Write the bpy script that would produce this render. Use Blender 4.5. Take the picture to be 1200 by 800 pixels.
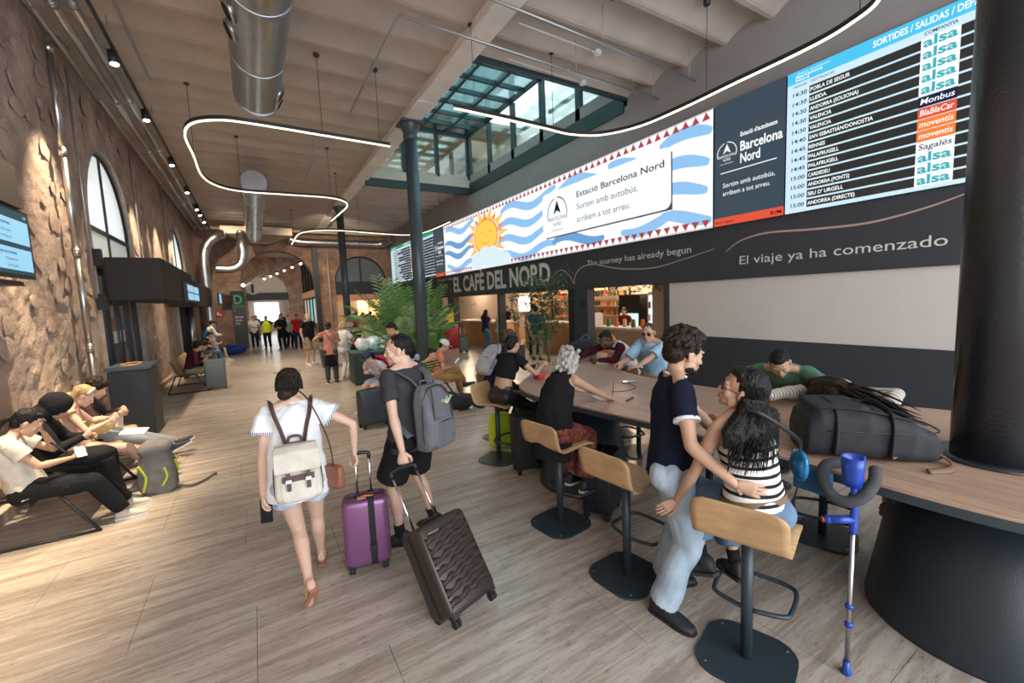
import bpy, bmesh, math, random
import numpy as np
from mathutils import Vector, Matrix, noise
from math import sin, cos, pi, radians, sqrt, atan2
for _o in list(bpy.data.objects): bpy.data.objects.remove(_o)
S = bpy.context.scene
COL = S.collection
random.seed(7)
rng = np.random.default_rng(7)

# ---------------------------------------------------------------- camera
cam = bpy.data.cameras.new('camera')
cam.sensor_fit = 'HORIZONTAL'; cam.sensor_width = 36.0; cam.lens = 15.0
cam.clip_start = 0.05; cam.clip_end = 200
camo = bpy.data.objects.new('camera', cam); COL.objects.link(camo)
YAW, PITCH, ROLL = radians(30.944), radians(5.640), radians(-2.348)
_f = Vector((sin(YAW)*cos(PITCH), cos(YAW)*cos(PITCH), -sin(PITCH)))
_r = Vector((cos(YAW), -sin(YAW), 0)); _u = _r.cross(_f)
_r2 = _r*cos(ROLL)+_u*sin(ROLL); _u2 = -_r*sin(ROLL)+_u*cos(ROLL)
camo.matrix_world = Matrix(((_r2.x,_u2.x,-_f.x,0),(_r2.y,_u2.y,-_f.y,0),(_r2.z,_u2.z,-_f.z,2.0),(0,0,0,1)))
cam.dof.use_dof = True; cam.dof.focus_distance = 3.2; cam.dof.aperture_fstop = 1.8
S.camera = camo

# ---------------------------------------------------------------- world, large lights, exposure
S.view_settings.view_transform = 'Standard'; S.view_settings.look = 'None'
S.view_settings.gamma = 1.0; S.view_settings.use_curve_mapping = False
S.view_settings.exposure = 0.88
w = bpy.data.worlds.new('world'); S.world = w; w.use_nodes = True
w.node_tree.nodes['Background'].inputs[0].default_value = (0.86,0.93,1.0,1)
w.node_tree.nodes['Background'].inputs[1].default_value = 1.6
def area(name, loc, rot, sx, sy, power, color):
    l = bpy.data.lights.new(name, 'AREA'); l.shape = 'RECTANGLE'; l.size = sx; l.size_y = sy
    l.energy = power; l.color = color
    o = bpy.data.objects.new(name, l); COL.objects.link(o); o.location = loc; o.rotation_euler = rot
    return o
area('rear_fill', (2.6,-4.3,3.0), (radians(82),0,0), 9.0, 5.4, 270, (0.90,0.95,1.0))   # added soft daylight fill from the unseen open end behind the viewer
area('skylight_daylight', (5.6,11.2,8.3), (0,0,0), 3.4, 7.2, 760, (0.92,0.97,1.0))             # daylight over the glazed lantern
def point(name, loc, power, color, r=0.08):
    l = bpy.data.lights.new(name, 'POINT'); l.energy = power; l.color = color; l.shadow_soft_size = r
    o = bpy.data.objects.new(name, l); COL.objects.link(o); o.location = loc; return o
def spot(name, loc, target, power, color, ang=50, blend=.6, r=.05):
    l = bpy.data.lights.new(name, 'SPOT'); l.energy = power; l.color = color; l.spot_size = radians(ang); l.spot_blend = blend
    l.shadow_soft_size = r
    o = bpy.data.objects.new(name, l); COL.objects.link(o); o.location = loc
    o.rotation_euler = (Vector(target)-Vector(loc)).to_track_quat('-Z','Y').to_euler(); return o

# ---------------------------------------------------------------- materials
_M = {}
def mat(name, col, rough=.6, metal=0., emit=0., noise_s=0., noise_a=.0, bump=0., bump_s=40., stretch=(1,1,1), spec=.5, alpha=1., trans=0., tint=0.):
    if name in _M: return _M[name]
    m = bpy.data.materials.new(name); m.use_nodes = True; nt = m.node_tree; b = nt.nodes['Principled BSDF']
    c = (*col,1)
    b.inputs['Base Color'].default_value = c; b.inputs['Roughness'].default_value = rough; b.inputs['Metallic'].default_value = metal
    b.inputs['Specular IOR Level'].default_value = spec
    if emit: b.inputs['Emission Color'].default_value = c; b.inputs['Emission Strength'].default_value = emit
    if trans: b.inputs['Transmission Weight'].default_value = trans; b.inputs['IOR'].default_value = 1.1
    if alpha < 1: b.inputs['Alpha'].default_value = alpha
    if noise_a or bump:
        tc = nt.nodes.new('ShaderNodeTexCoord'); mp = nt.nodes.new('ShaderNodeMapping'); mp.inputs['Scale'].default_value = stretch
        nt.links.new(tc.outputs['Object'], mp.inputs[0])
    if noise_a:
        n = nt.nodes.new('ShaderNodeTexNoise'); n.inputs['Scale'].default_value = noise_s; n.inputs['Detail'].default_value = 6
        nt.links.new(mp.outputs[0], n.inputs['Vector'])
        r = nt.nodes.new('ShaderNodeValToRGB'); r.color_ramp.elements[0].position=.3; r.color_ramp.elements[1].position=.7
        r.color_ramp.elements[0].color = tuple(x*(1-noise_a) for x in col)+(1,)
        r.color_ramp.elements[1].color = tuple(min(1,x*(1+noise_a)) for x in col)+(1,)
        nt.links.new(n.outputs['Fac'], r.inputs[0]); out = r.outputs[0]
        if tint:
            oi = nt.nodes.new('ShaderNodeObjectInfo'); hs = nt.nodes.new('ShaderNodeHueSaturation')
            ma = nt.nodes.new('ShaderNodeMapRange'); ma.inputs[3].default_value = 1-tint; ma.inputs[4].default_value = 1+tint
            nt.links.new(oi.outputs['Random'], ma.inputs[0]); nt.links.new(ma.outputs[0], hs.inputs['Value']); nt.links.new(out, hs.inputs['Color']); out = hs.outputs[0]
        nt.links.new(out, b.inputs['Base Color'])
    if bump:
        n2 = nt.nodes.new('ShaderNodeTexNoise'); n2.inputs['Scale'].default_value = bump_s; n2.inputs['Detail'].default_value = 5
        nt.links.new(mp.outputs[0], n2.inputs['Vector'])
        bp = nt.nodes.new('ShaderNodeBump'); bp.inputs['Strength'].default_value = bump; bp.inputs['Distance'].default_value = .01
        nt.links.new(n2.outputs['Fac'], bp.inputs['Height']); nt.links.new(bp.outputs[0], b.inputs['Normal'])
    _M[name] = m; return m
def stripes(name, c1, c2, period, duty=.5, axis=2, warp=0.0, rough=.85):
    m = bpy.data.materials.new(name); m.use_nodes = True; nt = m.node_tree; b = nt.nodes['Principled BSDF']; b.inputs['Roughness'].default_value = rough
    b.inputs['Specular IOR Level'].default_value = .2
    tc = nt.nodes.new('ShaderNodeTexCoord'); sp = nt.nodes.new('ShaderNodeSeparateXYZ'); nt.links.new(tc.outputs['Object'], sp.inputs[0])
    src = sp.outputs[axis]
    if warp:
        n = nt.nodes.new('ShaderNodeTexNoise'); n.inputs['Scale'].default_value = 5; nt.links.new(tc.outputs['Object'], n.inputs[0])
        a = nt.nodes.new('ShaderNodeMath'); a.operation = 'MULTIPLY_ADD'; a.inputs[1].default_value = warp
        nt.links.new(n.outputs['Fac'], a.inputs[0]); nt.links.new(src, a.inputs[2]); src = a.outputs[0]
    d = nt.nodes.new('ShaderNodeMath'); d.operation='MULTIPLY'; d.inputs[1].default_value = 1/period; nt.links.new(src, d.inputs[0])
    f = nt.nodes.new('ShaderNodeMath'); f.operation='FRACT'; nt.links.new(d.outputs[0], f.inputs[0])
    g = nt.nodes.new('ShaderNodeMath'); g.operation='GREATER_THAN'; g.inputs[1].default_value = duty; nt.links.new(f.outputs[0], g.inputs[0])
    mx = nt.nodes.new('ShaderNodeMix'); mx.data_type='RGBA'; mx.inputs[6].default_value=(*c1,1); mx.inputs[7].default_value=(*c2,1)
    nt.links.new(g.outputs[0], mx.inputs[0]); nt.links.new(mx.outputs[2], b.inputs['Base Color'])
    return m
def cloth(name, col, a=.12): return mat(name, col, .9, noise_s=14, noise_a=a, bump=.25, bump_s=60, spec=.15)
def wood(name, c, stretch=(1,14,14), a=.22, rough=.45, sc=5, tint=0.):
    return mat(name, c, rough, noise_s=sc, noise_a=a, bump=.08, bump_s=sc*3, stretch=stretch, tint=tint)

# ---------------------------------------------------------------- object helpers
def emit_obj(name, me, m=None, parent=None):
    o = bpy.data.objects.new(name, me)
    if m is not None and not me.materials: me.materials.append(m)
    COL.objects.link(o)
    if parent is not None: o.parent = parent
    return o
def tag(o, label=None, cat=None, group=None, kind=None):
    if label: o['label'] = label
    if cat: o['category'] = cat
    if group: o['group'] = group
    if kind: o['kind'] = kind
    return o
def thing(name, label, cat, loc=(0,0,0), rz=0., group=None, rot=None):
    o = bpy.data.objects.new(name, None); COL.objects.link(o); o.location = loc
    o.rotation_euler = rot if rot is not None else (0,0,rz); o.empty_display_size = .1
    return tag(o, label, cat, group)
def struct(o): o['kind'] = 'structure'; return o
def kids(o): return [c for c in KID.get(o.name, [])]
KID = {}
def copy_tree(o, parent=None):
    c = o.copy(); COL.objects.link(c)
    if parent is not None: c.parent = parent
    for ch in list(o.children): copy_tree(ch, c)
    return c
def dup(o, loc, rz=None, label=None, group=None):
    c = copy_tree(o); c.location = loc
    if rz is not None: c.rotation_euler = (0,0,rz)
    if label: c['label'] = label
    if group: c['group'] = group
    return c

def basis(d, up=Vector((0,0,1))):
    d = Vector(d).normalized(); up = Vector(up)
    x = up.cross(d)
    if x.length < 1e-4: x = Vector((1,0,0)).cross(d)
    if x.length < 1e-4: x = Vector((0,1,0)).cross(d)
    x.normalize(); return x, d.cross(x), d
class MB:
    def __init__(s): s.v = []; s.f = []; s.sm = []
    def add(s, vs, fs, smooth=True):
        n = len(s.v); s.v += [tuple(p) for p in vs]; s.f += [tuple(i+n for i in f) for f in fs]; s.sm += [smooth]*len(fs); return s
    def box(s, c, size, rz=0., M=None):
        hx,hy,hz = [q/2 for q in size]
        R = M if M is not None else Matrix.Rotation(rz,3,'Z')
        vs = [Vector(c)+R@Vector((x,y,z)) for x in(-hx,hx) for y in(-hy,hy) for z in(-hz,hz)]
        return s.add(vs, [(0,1,3,2),(4,6,7,5),(0,4,5,1),(2,3,7,6),(0,2,6,4),(1,5,7,3)], False)
    def b2(s, lo, hi): return s.box([(a+b)/2 for a,b in zip(lo,hi)], [abs(b-a) for a,b in zip(lo,hi)])
    def loft(s, rings, closed_path=False, cap=True, smooth=True):
        n = len(rings[0]); vs = [p for r in rings for p in r]; fs = []
        m = len(rings)
        for i in range(m if closed_path else m-1):
            j = (i+1) % m
            for k in range(n): l = (k+1)%n; fs.append((i*n+k, i*n+l, j*n+l, j*n+k))
        s.add(vs, fs, smooth)
        if cap and not closed_path:
            b = len(s.v)-len(vs)
            s.f.append(tuple(b+k for k in range(n))[::-1]); s.f.append(tuple(b+(m-1)*n+k for k in range(n))); s.sm += [False,False]
        return s
    def cyl(s, p0, p1, r0, r1=None, n=16, cap=True, smooth=True):
        if r1 is None: r1 = r0
        p0 = Vector(p0); p1 = Vector(p1); x,y,_ = basis(p1-p0)
        return s.loft([[p+(x*cos(2*pi*k/n)+y*sin(2*pi*k/n))*r for k in range(n)] for p,r in ((p0,r0),(p1,r1))], cap=cap, smooth=smooth)
    def tube(s, pts, r, n=8, closed=False, up=(0,0,1), flat=None):
        pts = [Vector(p) for p in pts]; m = len(pts); rings = []
        rs = r if isinstance(r,(list,tuple)) else [r]*m
        x = None
        for i,p in enumerate(pts):
            a = pts[i-1] if (i>0 or closed) else p; b = pts[(i+1)%m] if (i<m-1 or closed) else p
            d = (b-a)
            if d.length < 1e-7: d = Vector((0,0,1))
            d.normalize()
            if x is None: x,y,_ = basis(d, up)
            else:
                x = (x - d*x.dot(d));
                if x.length < 1e-5: x,_,_ = basis(d, up)
                x.normalize(); y = d.cross(x)
            ra = rs[i]; rb = ra if flat is None else ra*flat
            rings.append([p+x*cos(2*pi*k/n)*ra+y*sin(2*pi*k/n)*rb for k in range(n)])
        return s.loft(rings, closed_path=closed)
    def sph(s, c, r, n=12, m=8, R=None):
        if not isinstance(r,(tuple,list)): r = (r,r,r)
        c = Vector(c); R = R if R is not None else Matrix.Identity(3); rings = []
        for i in range(1,m):
            t = pi*i/m; rings.append([c+R@Vector((r[0]*sin(t)*cos(2*pi*k/n), r[1]*sin(t)*sin(2*pi*k/n), -r[2]*cos(t))) for k in range(n)])
        s.loft(rings, cap=False); b = len(s.v)-n*(m-1)
        s.v += [tuple(c+R@Vector((0,0,-r[2]))), tuple(c+R@Vector((0,0,r[2])))]; e = len(s.v)
        for k in range(n):
            l = (k+1)%n; s.f.append((e-2, b+l, b+k)); s.f.append((e-1, b+(m-2)*n+k, b+(m-2)*n+l)); s.sm += [True,True]
        return s
    def prism(s, poly, z0, z1, smooth=False):
        n = len(poly); vs = [(x,y,z0) for x,y in poly]+[(x,y,z1) for x,y in poly]
        fs = [tuple(range(n))[::-1], tuple(range(n,2*n))]+[(i,(i+1)%n,(i+1)%n+n,i+n) for i in range(n)]
        return s.add(vs, fs, smooth)
    def lathe(s, prof, c=(0,0,0), n=24, smooth=True):
        c = Vector(c)
        return s.loft([[c+Vector((r*cos(2*pi*k/n), r*sin(2*pi*k/n), z)) for k in range(n)] for r,z in prof], smooth=smooth)
    def xform(s, M):
        s.v = [tuple(M@Vector(p)) for p in s.v]; return s
    def mesh(s, name):
        me = bpy.data.meshes.new(name); me.from_pydata(s.v, [], s.f)
        me.polygons.foreach_set('use_smooth', s.sm); me.update(); return me
    def obj(s, name, m, parent=None, bevel=0., seg=2, label=None, sub=0):
        me = s.mesh(name)
        if bevel:
            bm = bmesh.new(); bm.from_mesh(me); bmesh.ops.recalc_face_normals(bm, faces=bm.faces)
            ed = [e for e in bm.edges if len(e.link_faces)==2 and e.calc_face_angle(0)>.5]
            bmesh.ops.bevel(bm, geom=ed, offset=bevel, segments=seg, affect='EDGES', clamp_overlap=True)
            for f in bm.faces: f.smooth = False
            bm.to_mesh(me); bm.free()
        o = emit_obj(name, me, m, parent)
        if label: o['label'] = label
        return o
def rrect(w, h, r, n=5, cx=0, cy=0):
    out = []
    for qx,qy,a0 in ((1,1,0),(-1,1,90),(-1,-1,180),(1,-1,270)):
        for i in range(n+1):
            a = radians(a0+90*i/n); out.append((cx+qx*(w/2-r)+r*cos(a), cy+qy*(h/2-r)+r*sin(a)))
    return out
def spline(pts, n=8, closed=False):
    P = [Vector(p) for p in pts]; m = len(P); out = []
    for i in range(m if closed else m-1):
        p0 = P[i-1] if (i>0 or closed) else P[i]; p1 = P[i]; p2 = P[(i+1)%m]; p3 = P[(i+2)%m] if (i+2<m or closed) else p2
        for k in range(n):
            t = k/n; out.append(.5*((2*p1)+(p2-p0)*t+(2*p0-5*p1+4*p2-p3)*t*t+(3*p1-p0-3*p2+p3)*t**3))
    if not closed: out.append(P[-1])
    return out
TS = bpy.data.scenes.new('workbench'); TV = TS.view_layers[0]      # scratch scene for evaluating one modifier stack at a time; removed at the end
def evald(o):
    TS.collection.objects.link(o); TV.update(); dg = TV.depsgraph; return o.evaluated_get(dg)
def remesh_arrays(mb, vox, smooth=4, fac=.5):
    me = bpy.data.meshes.new('t'); me.from_pydata(mb.v, [], mb.f)
    bm = bmesh.new(); bm.from_mesh(me); bmesh.ops.recalc_face_normals(bm, faces=bm.faces); bm.to_mesh(me); bm.free()
    o = bpy.data.objects.new('t', me)
    md = o.modifiers.new('r','REMESH'); md.mode='VOXEL'; md.voxel_size = vox
    if smooth: sm = o.modifiers.new('s','SMOOTH'); sm.iterations = smooth; sm.factor = fac
    ev = evald(o); m2 = ev.to_mesh()
    co = np.empty(len(m2.vertices)*3, np.float32); m2.vertices.foreach_get('co', co); co = co.reshape(-1,3)
    no = np.empty(len(m2.vertices)*3, np.float32); m2.vertices.foreach_get('normal', no); no = no.reshape(-1,3)
    nl = len(m2.loops); li = np.empty(nl, np.int32); m2.loops.foreach_get('vertex_index', li)
    ls = np.empty(len(m2.polygons), np.int32); m2.polygons.foreach_get('loop_start', ls)
    lt = np.empty(len(m2.polygons), np.int32); m2.polygons.foreach_get('loop_total', lt)
    ev.to_mesh_clear(); bpy.data.objects.remove(o); bpy.data.meshes.remove(me)
    return co, no, li, ls, lt
def arrays_to_mesh(name, parts):
    cos=[];lis=[];lss=[];lts=[];nv=0;nl=0
    for co,li,ls,lt in parts:
        cos.append(co); lis.append(li+nv); lss.append(ls+nl); lts.append(lt); nv+=len(co); nl+=len(li)
    co=np.concatenate(cos); li=np.concatenate(lis); ls=np.concatenate(lss); lt=np.concatenate(lts)
    me = bpy.data.meshes.new(name); me.vertices.add(len(co)); me.vertices.foreach_set('co', co.astype(np.float32).ravel())
    me.loops.add(len(li)); me.loops.foreach_set('vertex_index', li.astype(np.int32))
    me.polygons.add(len(ls)); me.polygons.foreach_set('loop_start', ls.astype(np.int32)); me.polygons.foreach_set('loop_total', lt.astype(np.int32))
    me.polygons.foreach_set('use_smooth', np.ones(len(ls),bool)); me.update(calc_edges=True); me.validate(); return me
def mb_arrays(mb):
    co = np.array(mb.v, np.float32); lt = np.array([len(f) for f in mb.f], np.int32); ls = np.concatenate([[0],np.cumsum(lt)[:-1]]).astype(np.int32)
    return co, np.array([i for f in mb.f for i in f], np.int32), ls, lt
def wrinkle(co, no, amp, freq, seed=0):
    r = np.random.default_rng(seed); d = np.zeros(len(co))
    for i in range(5):
        k = r.normal(size=3); k /= np.linalg.norm(k); k *= freq*(.6+.35*i); k2 = r.normal(size=3)*freq*.35
        d += np.sin(co@k + 2.2*np.sin(co@k2 + r.uniform(0,6)) + r.uniform(0,6))/(1+.5*i)
    return co + no*(d*amp/2.2)[:,None]
def blob(mb, name, m, parent=None, vox=.01, smooth=4, wr=0., fr=30., seed=0, extra=None, label=None):
    co,no,li,ls,lt = remesh_arrays(mb, vox, smooth)
    if wr: co = wrinkle(co, no, wr, fr, seed)
    parts = [(co,li,ls,lt)]
    if extra is not None and extra.v: parts.append(mb_arrays(extra))
    o = emit_obj(name, arrays_to_mesh(name, parts), m, parent)
    if label: o['label'] = label
    return o
def text_obj(s, m, M, width=None, height=None, extrude=.002, parent=None, align='LEFT', name='lettering', bold=0., shear=0., sp=1.):
    c = bpy.data.curves.new('t','FONT'); c.body = s; c.size = 1; c.align_x = 'LEFT'; c.offset = bold; c.resolution_u = 3; c.shear = shear; c.space_character = sp
    o = bpy.data.objects.new('t', c); ev = evald(o); m2 = ev.to_mesh()
    me = bpy.data.meshes.new(name); vs = [v.co.copy() for v in m2.vertices]; fs = [tuple(p.vertices) for p in m2.polygons]
    ev.to_mesh_clear(); bpy.data.objects.remove(o); bpy.data.curves.remove(c)
    if not vs: return None
    x0 = min(v.x for v in vs); x1 = max(v.x for v in vs)
    h = height or 1.; sy = h/.7            # cap height of the default face is about .7
    sx = sy if width is None else width/(x1-x0)
    off = {'LEFT':0,'CENTER':-.5*(x1-x0)*sx,'RIGHT':-(x1-x0)*sx}[align]
    me.from_pydata([tuple(M@Vector(((v.x-x0)*sx+off, v.y*sy, extrude))) for v in vs], [], fs); me.update()
    return emit_obj(name, me, m, parent)
# ---------------------------------------------------------------- people
SK = {'tan':(.50,.30,.205),'light':(.62,.40,.30),'pale':(.68,.47,.37),'brown':(.30,.165,.10),'dark':(.12,.065,.042),'olive':(.42,.25,.165)}
def skin(k): return mat('skin_'+k, SK[k], .5, noise_s=9, noise_a=.09, bump=.06, bump_s=90, spec=.35)
HC = {'black':(.008,.007,.007),'darkbrown':(.020,.012,.009),'brown':(.085,.045,.025),'grey':(.40,.385,.37),'blonde':(.42,.28,.14),'white':(.62,.58,.52),'red':(.35,.07,.03)}
def hairm(k): return mat('hair_'+k, HC[k], .42, noise_s=60, noise_a=.45, bump=.9, bump_s=130, stretch=(1,1,.35), spec=.22)
M_eye = mat('eye_white',(.75,.73,.70),.25); M_iris = mat('eye_iris',(.03,.018,.012),.15); M_brow = mat('eyebrow',(.03,.02,.015),.9)
M_lip = mat('lips',(.42,.17,.14),.45); M_sole = mat('shoe_sole_white',(.72,.71,.68),.7); M_sole_d = mat('shoe_sole_dark',(.03,.03,.033),.7)
def ik(a, b, l1, l2, hint):
    a = Vector(a); b = Vector(b); d = b-a; L = d.length
    if L > (l1+l2)*.998: b = a+d*((l1+l2)*.998/L); d = b-a; L = d.length
    if L < abs(l1-l2)*1.05+.02: L = abs(l1-l2)*1.05+.02
    u = d.normalized(); h = Vector(hint); h = h-u*h.dot(u)
    if h.length < 1e-3: h = Vector((0,0,1))-u*u.z
    h.normalize(); ca = (l1*l1+L*L-l2*l2)/(2*l1*L); ca = max(-1,min(1,ca))
    return a+u*(l1*ca)+h*(l1*sqrt(1-ca*ca)), b
def ering(c, X, Y, rx, ry, n=20, sq=0.):
    out = []
    for k in range(n):
        t = 2*pi*k/n; cx, sx_ = cos(t), sin(t)
        if sq: cx = math.copysign(abs(cx)**(1-sq), cx); sx_ = math.copysign(abs(sx_)**(1-sq), sx_)
        out.append(c+X*cx*rx+Y*sx_*ry)
    return out
def limb(mb, pts, rs, n=14, ends=True):
    rings = []; pts = [Vector(p) for p in pts]; x = None
    for i,p in enumerate(pts):
        d = (pts[min(i+1,len(pts)-1)]-pts[max(i-1,0)]).normalized()
        if x is None: x,y,_ = basis(d,(0,1,0.1))
        else:
            x = (x-d*x.dot(d)).normalized(); y = d.cross(x)
        r = rs[i]; rx, ry = r if isinstance(r,tuple) else (r,r)
        rings.append(ering(p,x,y,rx,ry,n))
    mb.loft(rings)
    if ends:
        for p,r in ((pts[0],rs[0]),(pts[-1],rs[-1])):
            r = min(r) if isinstance(r,tuple) else r
            mb.sph(p, r*.98, 12, 8)
def seglimb(mb, a, b, prof, ends=True, n=14):
    a = Vector(a); b = Vector(b); limb(mb, [a.lerp(b,t) for t,_ in prof], [r for _,r in prof], n, ends)
def Rx(a): return Matrix.Rotation(a,3,'X')
def Ry(a): return Matrix.Rotation(a,3,'Y')
def Rz(a): return Matrix.Rotation(a,3,'Z')

class Person:
    """local frame: x right, y forward, z up; every position in metres from the root on the floor"""
    def __init__(p, name_label, loc, heading, H=1.75, sex='m', fat=1., hip=None, hipoff=(0,0), lean=0, curve=0, side=0, twist=0, neck=(0,0,0),
                 hands=None, feet=None, sk='tan', lod=1, group=None, seed=0, name='person', cat='person', shw=1., pt=None):
        p.seed = seed; p.s = s = H/1.75; p.sex = sex; p.fat = fat; p.lod = lod
        p.root = thing(name, name_label, cat, loc, radians(heading), group)
        p.W = Matrix.Translation(Vector(loc))@Matrix.Rotation(radians(heading),4,'Z'); p.Wi = p.W.inverted()
        p.sk = skin(sk)
        hz = hip if hip is not None else .915*s
        P = Vector((hipoff[0],hipoff[1],hz)); p.P = P
        pt = lean*.55 if pt is None else pt
        Rp = Ry(radians(side*.5))@Rx(-radians(pt)); Ru = Rz(radians(twist))@Ry(radians(side))@Rx(-radians(lean)); Rc = Rz(radians(twist))@Ry(radians(side))@Rx(-radians(lean+curve))
        p.Rp, p.Ru, p.Rc = Rp, Ru, Rc
        up = Vector((0,0,1)); f = 1. if sex=='m' else .9
        p.wst = P+Rp@up*.17*s; p.chs = p.wst+Ru@up*.18*s; p.shc = p.chs+Rc@up*.16*s; p.nb = p.shc+Rc@up*.035*s
        hw = .098*s*(1. if sex=='m' else 1.0); sw = (.178 if sex=='m' else .158)*s*shw
        X = Vector((1,0,0))
        p.hipj = {'R':P+Rp@X*hw,'L':P-Rp@X*hw}; p.shj = {'R':p.shc+Rc@X*sw-Rc@up*.02*s,'L':p.shc-Rc@X*sw-Rc@up*.02*s}
        p.hR = Rz(radians(neck[1]+twist))@Ry(radians(neck[2]))@Rx(-radians(neck[0]))
        nd = (Rc@up*.5+p.hR@up*.5).normalized()
        p.nt = p.nb+nd*.050*s+Rc@Vector((0,.012,0))*s
        p.hc = p.nt+p.hR@Vector((0,.024,.080))*s; p.hs = s*(1.06 if sex=='m' else 1.03)
        hands = hands or {}; feet = feet or {}
        p.arm = {}; p.leg = {}; la, lf = .295*s, .255*s; lt, lsh = .44*s, .43*s
        for k,sg in (('R',1),('L',-1)):
            h = dict(hands.get(k) or {})
            t = h.get('t'); hint = h.get('hint', (sg*.6,-1,-.3))
            if t is None: t = p.shj[k]+Vector((sg*.07,.06,-.52))*s
            elif h.get('w'): t = p.Wi@Vector(t)
            if h.get('w'): hint = p.Wi.to_3x3()@Vector(hint)
            el, wr = ik(p.shj[k], t, la, lf, hint); p.arm[k] = (p.shj[k], el, wr, h)
            q = dict(feet.get(k) or {}); t = q.get('t')
            if t is None: t = Vector((p.hipj[k].x+sg*.01, p.hipj[k].y, .085*s))
            elif q.get('w'): t = p.Wi@Vector(t)
            hint = q.get('hint',(0,1,.2))
            kn, an = ik(p.hipj[k], t, lt, lsh, hint); p.leg[k] = (p.hipj[k], kn, an, q)
    def footframe(p, k):
        q = p.leg[k][3]; d = radians(q.get('dir', (-8 if k=='R' else 8))); pitch = radians(q.get('pitch',0))
        return Rz(d)@Rx(-pitch)
    def body(p, bare=False, noface=False):
        s = p.s; m = p.sex=='m'; f = p.fat; mb = MB(); up = Vector((0,0,1)); Y = Vector((0,1,0)); X = Vector((1,0,0))
        # torso
        rings = [(p.P-p.Rp@up*.085*s, p.Rp, .10, .08),(p.P-p.Rp@up*.02*s, p.Rp,.158,.105),(p.P+p.Rp@up*.06*s,p.Rp,.155 if m else .158,.102),
                 (p.wst, p.Ru,(.138 if m else .122)*f,.092*f),(p.wst.lerp(p.chs,.55),p.Ru,(.150 if m else .130)*f,.100*f),
                 (p.chs,p.Rc,(.163 if m else .140),.108),(p.chs.lerp(p.shc,.55),p.Rc,.165 if m else .142,.100),(p.shc-p.Rc@up*.01*s,p.Rc,.135 if m else .118,.075),(p.nb,p.Rc,.062,.058)]
        mb.loft([ering(c, R@X, R@Y, a*s, b*s, 22) for c,R,a,b in rings])
        for k,sg in (('R',1),('L',-1)):
            mb.sph(p.hipj[k]-p.Rp@Y*.045*s-p.Rp@up*.02*s, (.088*s,.085*s,.09*s))
            mb.sph(p.shj[k]-p.Rc@X*sg*.006*s, (.052 if m else .045)*s)
            seglimb(mb, p.nb+p.Rc@up*.02*s, p.shj[k]+p.Rc@up*.012*s, [(0,.045*s),(.6,.04*s),(1,.034*s)])
            if not m: mb.sph(p.chs+p.Rc@Vector((sg*.066,.085,.035))*s, (.056*s,.05*s,.056*s))
            else: mb.sph(p.chs+p.Rc@Vector((sg*.07,.048,.045))*s, (.075*s,.05*s,.06*s))
            a,e,w,h = p.arm[k]; q = .9 if not m else 1.
            seglimb(mb, a, e, [(0,.047*s*q),(.35,.046*s*q),(.75,.038*s*q),(1,.034*s*q)])
            seglimb(mb, e, w, [(0,.034*s*q),(.22,.039*s*q),(.6,.031*s*q),(1,.0235*s*q)])
            a,kn,an,_ = p.leg[k]
            seglimb(mb, a, kn, [(0,.088*s),(.3,.083*s),(.75,.062*s),(1,.053*s)])
            mid = kn.lerp(an,.3); back = (p.footframe(k)@Y); sh = (an-kn).normalized(); back = (back-sh*back.dot(sh)).normalized()
            limb(mb, [kn, kn.lerp(an,.15)-back*.008*s, mid-back*.018*s, kn.lerp(an,.55)-back*.012*s, kn.lerp(an,.85), an], [.052*s,.05*s,.054*s,.044*s,.032*s,.034*s])
            F = p.footframe(k)
            foot = [(-.055,.0,.026,.03),(-.02,-.02,.033,.05),(.04,-.035,.036,.043),(.10,-.05,.043,.028),(.15,-.06,.042,.018),(.185,-.064,.03,.012)]
            rg = [ering(an+F@Vector((0,y,z-.01))*s, F@X, F@up, a_*s, b_*s, 14) for y,z,a_,b_ in foot]; mb.loft(rg); mb.sph(an,.036*s)
        # neck
        seglimb(mb, p.nb-p.Rc@up*.03*s, p.nt+p.hR@Vector((0,-.005,.02))*s, [(0,(.062 if m else .05)*s),(.5,(.053 if m else .044)*s),(1,(.052 if m else .044)*s)])
        vox = (.0085,.013,.02)[p.lod]
        co,no,li,ls,lt = remesh_arrays(mb, vox*s, 5)
        parts = [(co,li,ls,lt)]
        # head
        hb = MB(); hs = p.hs
        def hp(x,y,z): return p.hc+p.hR@Vector((x,y,z))*hs
        def E(c,r): hb.sph(hp(*c), tuple(q*hs for q in r), 16, 12, p.hR)
        E((0,-.014,.03),(.074,.095,.086)); E((0,.022,-.03),(.060,.066,.075)); E((0,.036,-.07),(.046,.05,.036)); E((0,.066,-.094),(.022,.018,.016))
        for sg in (-1,1):
            E((sg*.036,.055,-.026),(.025,.025,.024)); E((sg*.048,.018,-.062),(.016,.032,.03)); E((sg*.0115,.094,-.032),(.009,.012,.009)); E((sg*.026,.076,.027),(.026,.013,.009))
            E((sg*.077,-.004,-.008),(.007,.017,.031)); E((sg*.081,-.008,.004),(.005,.018,.02)); E((sg*.031,.067,.004),(.018,.015,.014))
        limb(hb,[hp(0,.081,.018),hp(0,.089,-.006),hp(0,.099,-.027)],[.0080*hs,.0095*hs,.0115*hs]); E((0,.092,-.038),(.011,.009,.008))
        limb(hb,[hp(-.02,.078,-.056),hp(0,.089,-.054),hp(.02,.078,-.056)],[.006*hs,.0075*hs,.006*hs]); limb(hb,[hp(-.016,.077,-.067),hp(0,.087,-.068),hp(.016,.077,-.067)],[.006*hs,.0085*hs,.006*hs])
        seglimb(hb, p.nt-p.hR@Vector((0,0,.045))*s, hp(0,-.015,-.03), [(0,(.049 if m else .041)*s),(1,(.052 if m else .044)*s)])
        hv = (.0042,.0075,.012)[p.lod]
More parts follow.
